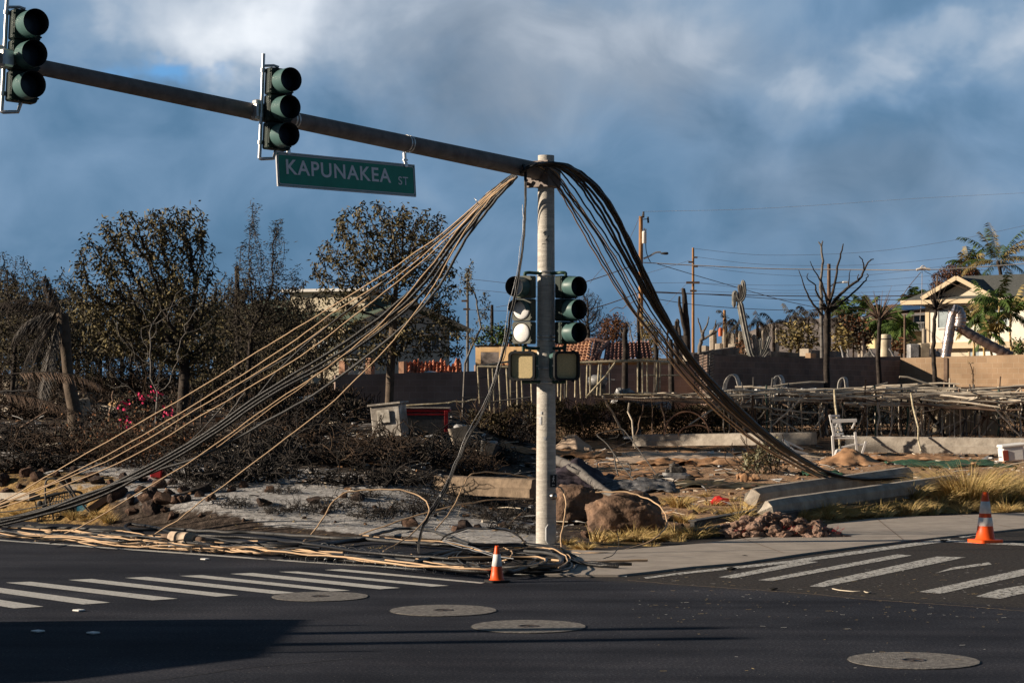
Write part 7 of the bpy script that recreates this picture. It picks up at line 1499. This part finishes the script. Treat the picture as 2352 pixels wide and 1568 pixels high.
heap('heap of buckled grey sheet metal behind the brown wall', 1995, 832, 66, 34, 87, M['pipeg'], 31); heap('heap of buckled dark sheet metal at the right end of the brown wall', 1962, 832, 40, 20, 87, M['sheet'], 33); heap('white grey buckled appliance shell beside the ducts', 2150, 828, 30, 40, 86, M['sheet'], 35); heap('low pile of pale rubble on the brown wall end', 2040, 838, 60, 8, 84, M['ruin'], 36)
for k, (x0, y0, x1, y1, l) in enumerate(((1940,830,1930,795,'bent grey strut before the heap of sheet metal, leftmost'),(1950,832,1946,800,'bent grey strut before the heap of sheet metal, second from left'),(2014,828,1996,800,'pale strut leaning on the buckled sheets'),(2042,800,2062,830,'thin rod curving beside the tank'))):
    stick(P(x0, y0, 85), P(x1, y1, 85), .04, 'sheet', l, None, 'strut')
# bare masonry stubs of burnt houses
GR = 'cream masonry stubs of burnt houses'
for (x0, x1, y0, y1, Y) in ((1633,1643,758,800,130),(1661,1668,763,800,130),(1668,1675,764,800,131),(1678,1690,765,792,132),(1697,1705,760,800,129),(1715,1724,766,786,130),(1741,1746,754,790,128),(1751,1757,757,790,128),(1759,1764,756,790,131),(1777,1787,756,790,130),(1646,1658,789,800,128),(1676,1700,790,798,127),(1570,1576,790,815,120),(1560,1566,770,812,121),(1980,1986,762,812,118),(1973,1979,778,812,119),(1610,1626,794,802,125),(2120,2126,755,800,125)):
    a = P((x0+x1)/2, y1, Y); s = 1/ppm(Y); b = MB(); b.box((0, 0, (y1-y0)/2*s-.5), ((x1-x0)*s, .8, (y1-y0)*s+1), Matrix.Rotation(R(-20), 3, 'Z'), bev=.03); ob = b.build('masonry_stub', M['ruin']); ob.location = a; tag(ob, 'cream masonry stub left standing among the burnt houses', 'ruin', GR)
o = P(1655, 767, 128); b = MB(); s = 1/ppm(128); b.lathe([(4.5*s, -5*s), (5*s, 0), (5*s, 10*s), (3*s, 14*s), (1*s, 15*s)], 10); ob = b.build('gas_cylinder', mat('rust orange', (.55, .13, .05), .6, .2, 4)); ob.location = o; tag(ob, 'rust orange cylinder among the cream masonry stubs', 'cylinder')
# low ruins behind the dark wood at the left
for i, (px, py, wpx, hpx, Y, m) in enumerate(((30,905,60,22,70,'ruin'),(95,912,50,26,68,'oldc'),(150,925,46,34,66,'ruin'),(205,915,60,30,70,'ruin'),(260,905,60,30,72,'oldc'),(320,900,50,40,70,'stickd'),(360,895,70,30,74,'sheet'),(425,905,60,36,72,'stickd'),(480,900,50,26,74,'ruin'),(540,900,40,30,76,'oldc'),(15,870,50,40,90,'ruin'),(60,868,40,30,95,'stucco'),(255,960,60,26,60,'ruin'),(340,975,50,24,58,'oldc'),(420,960,40,22,60,'ruin'),(20,940,60,16,62,'ruin'))):
    o = P(px, py, Y); o.z = gz(o.x, o.y)-.1; s = 1/ppm(Y); rt = Matrix.Rotation(R(r2.uniform(-40, 40)), 3, 'Z') @ Matrix.Rotation(R(r2.uniform(-8, 8)), 3, 'Y'); b = MB(); b.box((0, 0, hpx*s/2), (wpx*s, .25, hpx*s), rt, bev=.02); b.box((wpx*s*.3, .3, hpx*s*.3), (wpx*s*.4, .5, hpx*s*.5), rt, bev=.02); ob = b.build('wall_fragment', M[m]); ob.location = o; tag(ob, 'broken wall fragment seen through the burnt trees at the left', 'ruin', 'broken wall fragments behind the left trees')
for px, py, wpx, hpx, Y, l, m in ((380,905,70,16,66,'buckled pale roofing sheet behind the fan of thin stems','sheet'),(700,905,60,18,62,'crumpled tin heap above the black hedge','sheet'),(290,930,90,24,62,'ochre rubble heap behind the burnt palm','stucco'),(560,935,60,20,60,'dark rubble heap left of the black hedge','pipeg')):
    heap(l, px, py, wpx, hpx, Y, M[m], px)
for i, (x0, y0, x1, y1) in enumerate(((398,1008,412,945),(412,1000,398,952),(370,990,440,940),(400,960,470,930),(440,955,443,905),(463,970,465,905),(0,1000,60,1070),(20,980,35,1075),(60,1060,100,1000),(0,900,75,895),(40,985,110,945),(250,960,262,900),(480,930,520,915),(520,960,560,905),(230,985,275,940),(150,1065,152,1010))):
    stick(P(x0, y0, 52+i % 5), P(x1, y1, 52+i % 5), .028, r2.choice(('burnt', 'stickd', 'pipeg')), 'charred stick or post standing in the debris at the left', 'charred posts at the left')

# ------------------------------------------------------------ palms, cactus and dead trees of the right half
bk = M['burnt']
poly_tree('plumeria_tree', 'tall leafless branching burnt tree with sausage like limbs before the brown wall', [
 ([(1900,892),(1899,845),(1900,740),(1902,705)], .115, .09), ([(1902,706),(1914,665),(1924,613),(1934,575),(1938,560)], .055, .016), ([(1902,722),(1918,690),(1946,662),(1975,640),(1986,618),(1996,600),(2006,595)], .065, .016), ([(1985,620),(1982,600),(1973,588)], .028, .012),
 ([(1908,716),(1938,692),(1978,655),(1993,635),(1991,628)], .045, .011), ([(1949,660),(1952,620)], .028, .009), ([(1900,725),(1888,695),(1875,670),(1872,655),(1855,640),(1856,628)], .045, .011), ([(1889,725),(1862,690),(1848,660),(1835,620)], .045, .011), ([(1900,700),(1888,650),(1870,620),(1860,600)], .036, .010), ([(1968,646),(1972,630)], .02, .015), ([(1902,690),(1888,660),(1885,640)], .04, .03)], 70, bk, .16, 'tree')
poly_tree('plumeria_tree', 'slender grey leafless trunk standing close left of the branching burnt tree', [([(1889,830),(1887,760),(1886,680),(1885,643),(1889,600),(1886,565)], .085, .04), ([(1886,565),(1880,555)], .04, .02), ([(1886,565),(1889,553)], .04, .02)], 84, M['greybark'], .1)
def spikes(cx, cy, Y, n, L, seed, col):
    def f(t, o):
        r = random.Random(seed); b = MB(); c = P(cx, cy, Y)-o
        for i in range(n):
            a = r.uniform(0, 6.28); el = r.uniform(.1, 1.45); d = Vector((math.cos(a)*math.cos(el), math.sin(a)*math.cos(el), math.sin(el))); l = L*r.uniform(.5, 1.1); pts = [c]
            for k in range(6): pts.append(pts[-1]+d*l/6); d = (d+Vector((0, 0, -.12*(1.5-el)))).normalized()
            b.tube(pts, [.022, .02, .018, .014, .010, .006, .003], 4)
        b.build('crown', M[col], t)
    return f
poly_tree('burnt_yucca', 'charred slim trunk with a burst of dry spikes before the brown wall', [([(2022,886),(2019,845),(2018,790),(2021,730)], .10, .065)], 72, bk, .15, extra=spikes(2021, 735, 72, 60, 1.15, 3, 'stickd'))
poly_tree('burnt_yucca', 'charred slim trunk with a burst of thin dry spikes before the tan wall', [([(2150,884),(2146,850),(2144,800),(2146,745),(2150,705)], .09, .06)], 74, bk, .12, extra=spikes(2150, 712, 74, 55, 1.05, 4, 'burnt'))
def skirt(cx, cy, Y, seed):
    return spikes(cx, cy, Y, 30, .8, seed, 'burnt')
skirt(1902, 712, 70, 6)(bpy.data.objects['plumeria_tree'], Vector(bpy.data.objects['plumeria_tree'].location))
# cactus: ribbed columns
def ribbed(b, pts, r):
    q = smooth_path(pts, 6); vs = []; n = 16
    for i, p in enumerate(q):
        t_ = (q[min(i+1, len(q)-1)]-q[max(i-1, 0)]).normalized(); s_ = t_.cross(Vector((0, 1, 0))).normalized(); u_ = s_.cross(t_); e = r*(1 if i < len(q)-2 else .75 if i == len(q)-2 else .3)
        for k in range(n): a = 2*math.pi*k/n; rr = e*(1 if k % 2 else .72); vs.append(p+(s_*math.cos(a)+u_*math.sin(a))*rr)
    b.add(vs, [(i*n+k, i*n+(k+1) % n, (i+1)*n+(k+1) % n, (i+1)*n+k) for i in range(len(q)-1) for k in range(n)])
o = P(1735, 822, 82); t = thing('cactus', 'tall scorched grey cactus with a hooked drooping arm above the block walls', 'cactus', o); w = lambda x, y, d=0: P(x, y, 82+d)-o; gcact = mat('scorched cactus', (.24, .24, .22), .9, .35, 4, col2=(.38, .37, .34)); b = MB()
ribbed(b, [w(1732, 822), w(1724, 812), w(1714, 770), w(1706, 730), w(1698, 690)], .14); b.build('stem', gcact, t)
for pts, r in (([(1699,692),(1706,684),(1709,668),(1706,643)], .10), ([(1699,690),(1700,672),(1698,653)], .09), ([(1697,691),(1691,684),(1689,672),(1686,678),(1686,706)], .09)): b = MB(); ribbed(b, [w(*p) for p in pts], r); b.build('arm', gcact if r != .09 or pts[0][0] == 1697 else M['greybark'], t)
for pts in ([(1738,822),(1735,790),(1731,768)], [(1742,822),(1746,795),(1745,775)], [(1746,822),(1756,805),(1764,785),(1768,772)], [(1740,822),(1728,800)], [(1750,822),(1768,800)]): b = MB(); ribbed(b, [w(*p) for p in pts], .10); b.build('arm', gcact, t)
for (px, py, Y, pts, l) in ((1417,0,0,0,0),):
    pass
DT = [('charred straight post like trunk rising above the tiled roof, left of the cable bundle', [([(1435,890),(1436,830),(1437,755)], .12, .08)], 66, 'burnt'),
 ('thin charred pole before the tiled roof', [([(1468,880),(1468,830),(1467,700),(1468,690)], .06, .04)], 66, 'burnt'),
 ('burnt trunk with crooked limbs behind the big cables, tallest dark snag', [([(1578,815),(1578,780),(1575,720),(1572,680),(1570,662)], .17, .07), ([(1576,770),(1568,735),(1562,700),(1560,680)], .10, .04), ([(1562,790),(1560,760),(1556,735),(1553,740)], .08, .04)], 80, 'burnt'),
 ('burnt trunk standing left of the tallest dark snag', [([(1555,822),(1554,790),(1553,760),(1553,738)], .12, .05), ([(1553,770),(1547,748)], .05, .03)], 78, 'burnt'),
 ('grey forked dead tree with upcurved limbs right of the dark snag', [([(1606,815),(1608,795),(1614,775),(1614,760)], .10, .06), ([(1614,770),(1608,750),(1603,730)], .05, .02), ([(1614,765),(1624,745),(1628,727)], .05, .02), ([(1614,780),(1630,770),(1640,757),(1645,735)], .06, .02), ([(1625,773),(1645,762),(1650,745)], .04, .02)], 86, 'greybark'),
 ('thin charred pole right of the tiled roof, near the cables', [([(1504,890),(1507,835),(1506,770)], .09, .06)], 66, 'burnt'),
 ('crooked thin dead branch against the sky left of the snags', [([(1530,790),(1534,760),(1536,735),(1528,720),(1522,705)], .05, .02)], 84, 'burnt'),
 ('charred upright trunk behind the pipe frame right end', [([(1540,890),(1543,840),(1540,780)], .11, .07)], 67, 'burnt')]
for l, limbs, Y, m in DT: poly_tree('dead_tree', l, limbs, Y, M[m], .1)
tree('bare_tree', 'rounded leafless grey brown tree behind the right hand signal', 1352, 815, 120, [(1350,790),(1352,760)], [(1350,712,40,52),(1372,740,28,38),(1330,740,28,42)], 2200, M['twig'], [M['twigb'], M['twig']], 2500, .12, .12, .016, .13, seed=41, infl=14, lw=.2)
tree('brown_shrub', 'reddish brown dead shrub right of the rounded leafless tree', 1408, 815, 110, [(1406,790)], [(1408,750,32,34),(1430,745,24,16),(1400,775,40,24)], 1200, M['twigb'], [M['leafr'], M['twigb']], 4500, .15, .08, .014, .13, seed=42, infl=14, cat='shrub')
tree('scorched_conifer', 'yellow grey scorched conifer at the foot of the wooden pole', 1490, 825, 100, [(1490,800),(1490,760)], [(1480,760,18,45),(1498,775,20,46),(1490,810,28,26)], 900, M['greybark'], [M['leafy'], M['leafo']], 4500, .24, .09, .012, .14, seed=43, infl=14, lw=.16, cat='tree')
tree('bare_tree', 'thin leafless branches fanning above the tiled roof beside the conifer', 1475, 830, 92, [(1470,800)], [(1450,755,35,35),(1470,775,50,24),(1430,790,30,20)], 420, M['greybark'], None, 0, rmax=.06, rmin=.012, step=.15, seed=44, infl=14)
tree('green_bush', 'dense dark green bush behind the bare forked tree left of the pole', 1145, 815, 92, [(1145,795)], [(1150,768,45,28),(1120,780,36,24),(1175,785,30,24)], 700, M['bark'], [M['leafg'], M['leafd']], 9000, .17, .07, .010, .16, seed=45, cat='bush', droop=.2, lw=.5)
def shrubball(label, px, py, Y, blobs, lm, n, leaf=.2, name='shrub', seed=1): return tree(name, label, px, py, Y, [(px, py-12)], blobs, 350, M['twigb'], lm, n, leaf, .06, .012, .2, seed=seed, cat='shrub', droop=.1, lw=.5)
LY = [M['leafy'], M['leafo']]
shrubball('bushy shrub with scorched tan leaves behind the low walls, left of the tall branching tree', 1838, 806, 96, [(1830,765,42,36),(1862,770,26,34),(1800,775,26,28)], [M['leafo'], M['leafy']], 3800, .20, seed=51)
shrubball('rounded yellow leaved shrub right of the tall branching tree', 1935, 806, 98, [(1932,778,30,34)], LY, 4200, .20, seed=52)
shrubball('rust brown shrub behind the cactus base', 1708, 805, 92, [(1708,785,18,18)], [M['leafr'], M['leafd']], 1400, .18, seed=53)
shrubball('rust brown shrubs between tank and metal boxes', 2070, 818, 96, [(2065,792,36,18)], [M['leafr'], M['leafo']], 2000, .2, seed=54)
shrubball('dark brown shrub mass behind the yellow shrub', 1960, 800, 118, [(1950,745,34,34),(1975,770,34,30)], [M['leafd'], M['leafr']], 3200, .26, seed=55)
shrubball('bright green shrub below the yellow house', 2030, 770, 165, [(2000,745,24,18),(2060,755,30,22)], [M['leafg'], M['leafg']], 4200, .36, seed=56)
shrubball('green shrub with light patches at the foot of the cream house', 2345, 800, 120, [(2338,800,16,22)], [M['leafg'], M['leafo']], 900, .22, seed=57)
shrubball('tangle of thin twigs growing at the tan wall', 2235, 870, 76, [(2232,832,14,18)], [M['leafo'], M['leafd']], 60, .05, seed=58)
tree('round_tree', 'big rounded reddish leafless tree behind the cream house roof', 2205, 700, 185, [(2205,680)], [(2200,642,60,42),(2165,665,34,30),(2250,655,40,35)], 2600, M['twigb'], [M['leafr'], M['twigb']], 9000, .20, .14, .022, .17, seed=46, infl=14)
GL = [M['leafg'], M['leafo'], M['leafy']]
palm('palm', 'tall coconut palm with green and yellow fronds against the sky at the right', None, [(2302,690),(2300,650),(2291,600)], 175, 19, 4.1, GL, M['bark'], .55, .16, seed=5, nleaf=30, ll=.62, wid=.07, maxel=70)
palm('palm', 'shorter palm crown left of and behind the tall coconut palm', None, [(2228,680),(2227,640),(2226,606)], 190, 14, 2.2, GL, M['bark'], .6, .14, seed=6, nleaf=18, ll=.55, wid=.10)
for i, (x, y0, y1, Y, L, l) in enumerate(((2240,815,745,135,1.6,'small green palm clump before the cream house, left stem'),(2262,815,705,134,2.0,'taller green palm before the cream house window'),(2296,815,690,133,2.1,'tallest of the green palms before the cream house'),(2322,815,720,132,1.9,'green palm before the cream house at the right'),(2275,815,765,131,1.4,'low leaning green palm before the cream house'))):
    palm('palm', l, None, [(x-4+i*3, y0), (x-2, (y0+y1)/2), (x, y1)], Y, 15, L, [M['leafg'], M['leafg'], M['leafy']], M['dry'], .5, .07, seed=20+i, nleaf=18, ll=.5, wid=.09)
for i, (x, y0, y1, Y, L, l) in enumerate(((2050,790,742,160,1.8,'green palm below the solar roof'),(2070,792,752,158,1.6,'second green palm below the solar roof'),(1992,770,712,200,2.2,'dark green palm left of the brown roof'),(2100,760,696,205,2.2,'palm tops above the solar roof'),(1940,760,715,190,1.9,'thin palm left of the dark palms'))):
    palm('palm', l, None, [(x, y0), (x, (y0+y1)/2), (x, y1)], Y, 18, L, [M['leafg'], M['leafd'], M['leafg']], M['bark'], .5, .1, seed=30+i, nleaf=18, ll=.6, wid=.12)
for i, (x, y0, y1, Y, L) in enumerate(((1692,792,750,125,1.5),(1740,792,738,125,1.5),(1777,790,742,126,1.6),(1815,790,728,120,1.6),(1856,790,728,118,1.5),(1905,800,735,128,1.6),(1668,800,742,130,1.2),(1922,790,742,130,1.5),(1834,780,735,124,1.3))):
    palm('burnt_palm', 'small burnt palm with drooping dark fronds on the skyline behind the ruins', None, [(x, y0), (x, (y0+y1)/2), (x, y1)], Y, 9, L, [M['burnt'], M['burnt'], M['leafd']], M['burnt'], 1.3, .09, seed=40+i, nleaf=12, ll=.28, wid=.06, group='small burnt palms behind the ruins', up=1)

# ------------------------------------------------------------ utility poles, lamp arms, wires
def upole(label, px, ytop, ybase, Y, r, m, arms=(), name='utility_pole'):
    o = P(px, ybase, Y); o.z = min(o.z, gz(o.x, o.y)); t = thing(name, label, 'utility pole', o); b = MB(); b.tube([(0, 0, -.2), P(px, (ytop+ybase)/2, Y)-o, P(px, ytop, Y)-o], [r*1.2, r*1.05, r*.9], 10); b.build('pole', m, t)
    for (x0, x1, y, th) in arms: b = MB(); p = P(x0, y, Y-.25)-o; q = P(x1, y, Y-.25)-o; b.box((p+q)/2, (abs(q.x-p.x), .1, th)); b.build('crossarm', M['stickd'], t)
    return t, o
t, o = upole('tall wooden utility pole with a white transformer and a lamp arm right of the signal', 1472, 497, 800, 140, .145, M['wood']); w = lambda x, y, d=0: P(x, y, 140+d)-o
b = MB(); s = 1/ppm(140); b.lathe([(4*s, -14*s), (5*s, -13*s), (5*s, 11*s), (5.3*s, 12*s), (4*s, 14*s), (.01, 14*s)], 16, w(1480, 545, -.2)); b.tube([w(1480, 531), w(1480, 524)], .05, 6); b.tube([w(1483, 531), w(1484, 526)], .04, 6); b.build('transformer', M['wpl'], t)
b = MB(); b.tube([w(1478, 500), w(1478, 486)], .07, 7); b.tube([w(1477, 504), w(1488, 503)], .03, 5); b.tube([w(1488, 498), w(1489, 512)], .07, 7); b.tube([w(1474, 500), w(1477, 488)], .03, 5); b.build('insulator', M['cgrey'], t)
b = MB(); b.tube(smooth_path([w(1478, 594), w(1492, 588), w(1506, 580), w(1518, 579)], 4), .06, 6); b.build('lamp_arm', M['galv'], t); b = MB(); b.lathe([(.01, -9*s), (1.8*s, -8*s), (3*s, 0), (3.2*s, 6*s), (2*s, 9*s), (.01, 9.5*s)], 10, w(1526, 582), RY, cap=False); b.build('lamp_head', M['cgrey'], t)
b = MB(); b.tube(smooth_path([w(1483, 558), w(1484, 575), w(1488, 590), w(1494, 602)], 5), .03, 5); b.build('drop_wire', M['cblack'], t)
upole('slim far utility pole with short crossarms between the big pole and the cactus', 1592, 569, 790, 230, .14, M['wood'], ((1576, 1607, 649, .25), (1585, 1600, 668, .22), (1592, 1602, 591, .18), (1581, 1592, 602, .18), (1592, 1603, 612, .18)))
t, o = upole('dark utility pole with a pale lamp arm behind the tall branching tree', 1904, 606, 760, 180, .16, M['stickd']); w = lambda x, y: P(x, y, 180)-o
b = MB(); b.tube(smooth_path([w(1906, 659), w(1918, 651), w(1934, 648), w(1940, 648)], 4), .06, 5); b.build('lamp_arm', M['galv'], t); b = MB(); b.box(w(1941, 648), (12/ppm(180), .4, 4/ppm(180)), bev=.04); b.build('lamp_head', M['wpl'], t)
upole('thin pale utility pole right of the tile heap behind the scattered leaves', 1074, 633, 840, 160, .10, M['greybark'], ((1065, 1081, 662, .15), (1060, 1076, 691, .15), (1064, 1080, 710, .15)))
upole('slim dark post right of the bare forked tree', 1130, 700, 775, 130, .10, M['burnt'])
upole('leaning reddish post among the ruins behind the cactus', 1664, 712, 770, 140, .10, M['wood'])
upole('thin steel post right of the water tank', 2078, 722, 822, 95, .05, M['stickd'])
upole('thin pale post left of the burnt yucca spikes', 2153, 632, 700, 160, .07, M['stickd'])
def wire(label, pts, r=.02, m='cgrey', group=None):
    q = smooth_path([P(*p) for p in pts], 6); b = MB(); b.tube(q, r, 4, 0, False); o = b.build('overhead_wire', M[m], None, q[0]); tag(o, label, 'wire', group)
pal = mat('faint wire', (.35, .30, .28), .7, .1, 3); M['faint'] = pal; M['bright'] = mat('bright wire', (.75, .68, .6), .5, .1, 3)
wire('thick bright overhead cable from the wooden pole to the right edge', [(1478,603,140),(1590,609,141),(1764,617,142),(1930,619,143),(2110,620,143),(2240,614,144),(2400,602,145)], .032, 'bright')
wire('dark overhead cable running level from the big pole to the right', [(1478,671,140),(1640,676,143),(1860,680,148),(2100,679,152),(2400,670,155)], .030, 'stickd')
wire('dark overhead cable slightly below the level one', [(1478,668,141),(1640,677,144),(1860,690,149),(2060,688,152),(2400,678,156)], .022, 'stickd')
wire('dark service wire dropping from the bright cable to the lower right', [(1510,606,141),(1600,633,144),(1700,662,148),(1800,690,152),(1880,707,155)], .022, 'stickd')
wire('lowest dark overhead wire to the right', [(1478,681,139),(1600,700,144),(1760,711,150),(1900,712,155),(2000,708,158)], .020, 'stickd')
wire('thin pale wire rising to the right from the top of the wooden pole', [(1480,486,140),(1700,481,160),(1900,470,175),(2120,455,190),(2400,441,200)], .011, 'bright')
FW = 'faint far overhead wires'
for i, pts in enumerate(([(1596,571,230),(1764,586,245),(2000,578,260),(2200,550,270),(2400,508,280)], [(1600,590,230),(1764,608,245),(2000,608,260),(2200,590,270),(2400,570,280)], [(1603,612,230),(1764,630,245),(1960,634,260),(2200,608,270),(2400,590,280)], [(1606,650,230),(1764,655,245),(1900,652,255),(2150,632,265),(2400,604,280)], [(1606,650,231),(1764,666,246),(1900,664,256),(2150,650,266),(2400,632,280)], [(1600,668,230),(1764,673,245),(2000,671,258),(2400,650,280)],
                         [(1478,630,220),(1585,598,230)], [(1495,650,220),(1576,649,230)], [(1530,700,215),(1576,652,230)], [(1070,664,165),(1160,672,180),(1300,690,200)], [(1072,640,165),(1180,652,180),(1320,670,200)], [(1140,705,165),(1235,690,180)], [(1064,711,165),(1230,716,190)])):
    wire('faint far overhead wire crossing the sky', pts, .017, 'faint', FW)
wire('cable from the wooden pole down left to behind the right signal', [(1468,606,140),(1420,622,138),(1380,636,136),(1330,652,134),(1240,680,130)], .028, 'stickd')
wire('cable from the wooden pole lower down left toward the bare tree', [(1468,672,140),(1420,690,138),(1370,706,136),(1300,722,134)], .030, 'stickd')
wire('tangled broken wire hanging left of the wooden pole', [(1462,690,139),(1440,700,139),(1430,708,139),(1415,706,139),(1400,716,139)], .025, 'stickd')
wire('thin guy wire from the pole top down to the left', [(1470,495,140),(1455,530,139),(1432,570,138),(1380,620,136),(1355,650,135)], .012, 'stickd')
wire('service wires hanging from the bright cable down to the far left at the right house', [(2115,625,143),(2090,655,142),(2065,690,141),(2040,720,140)], .022, 'stickd')
wire('service wire dropping straight below the splice on the bright cable', [(2118,622,143),(2117,680,143),(2113,735,143)], .018, 'faint')
wire('service wire from the splice down across the cream house roof', [(2122,622,143),(2160,640,143),(2240,672,142),(2330,705,141)], .018, 'stickd')
q = P(2120, 618, 143); b = MB(); b.tube([P(2105, 620, 143), P(2118, 616, 143), P(2136, 619, 143)], .09, 6); b.tube(smooth_path([P(2110, 620, 143), P(2120, 610, 143), P(2130, 619, 143)], 4), .03, 4); tag(b.build('wire_splice', M['bright'], None, q), 'white splice knot on the bright overhead cable', 'splice')
# unseen van shape added left of the frame to cast the long foreground shadow
o = Vector((-8.95, 19.3, 0)); t = thing('shadow_van', 'unseen van shape with a roof rack, added to cast the road shadow', 'van', o, None, R(-84))
b = MB(); prof = [(-2.3, .35), (2.3, .35), (2.5, .9), (2.3, 1.35), (.9, 1.9), (-2.2, 2.05), (-2.35, 1.7)]; b.prism(prof, (1, 0, 0), (0, 0, 1), (0, -.95, 0), (0, 1.9, 0)); b.build('body', M['vanp'], t)
for x in (-1.5, 1.55):
    for y in (-.85, .85): b = MB(); b.lathe([(.18, -.1), (.33, -.1), (.35, 0), (.33, .1), (.18, .1)], 20, (x, y, .34), RX); b.build('wheel', M['rubber'], t)
b = MB()
for s in (-1, 1): b.prism([(.95, 1.2), (1.4, 1.18), (.85, 1.70), (.4, 1.72), (.4, 1.2)], (1, 0, 0), (0, 0, 1), (0, s*.955, 0), (0, .01*s, 0))
b.build('side_window', M['gdark'], t)
b = MB(); 
for x in (-.9, .0): b.tube([(x, -1.2, 2.4), (x, 1.5, 3.2)], .12, 8)  # slanted bars shaped to throw the narrow shadow bands
for x in (-1.6, .6): b.tube([(x, -.8, 1.9), (x, -.8, 2.28), (x, .8, 2.28), (x, .8, 1.9)], .03, 6)
b.build('roof_rack', M['galv'], t)
# remove the builders' patterns
for o in list(bpy.data.objects):
    r = o
    while r.parent: r = r.parent
    if r.location.z < -40 and r.parent is None and r.name.split('.')[0] in ('burnt_shrub', 'twig_heap', 'grass_tuft'): o['_kill'] = 1
for o in [o for o in bpy.data.objects if o.get('_kill')]: bpy.data.objects.remove(o)
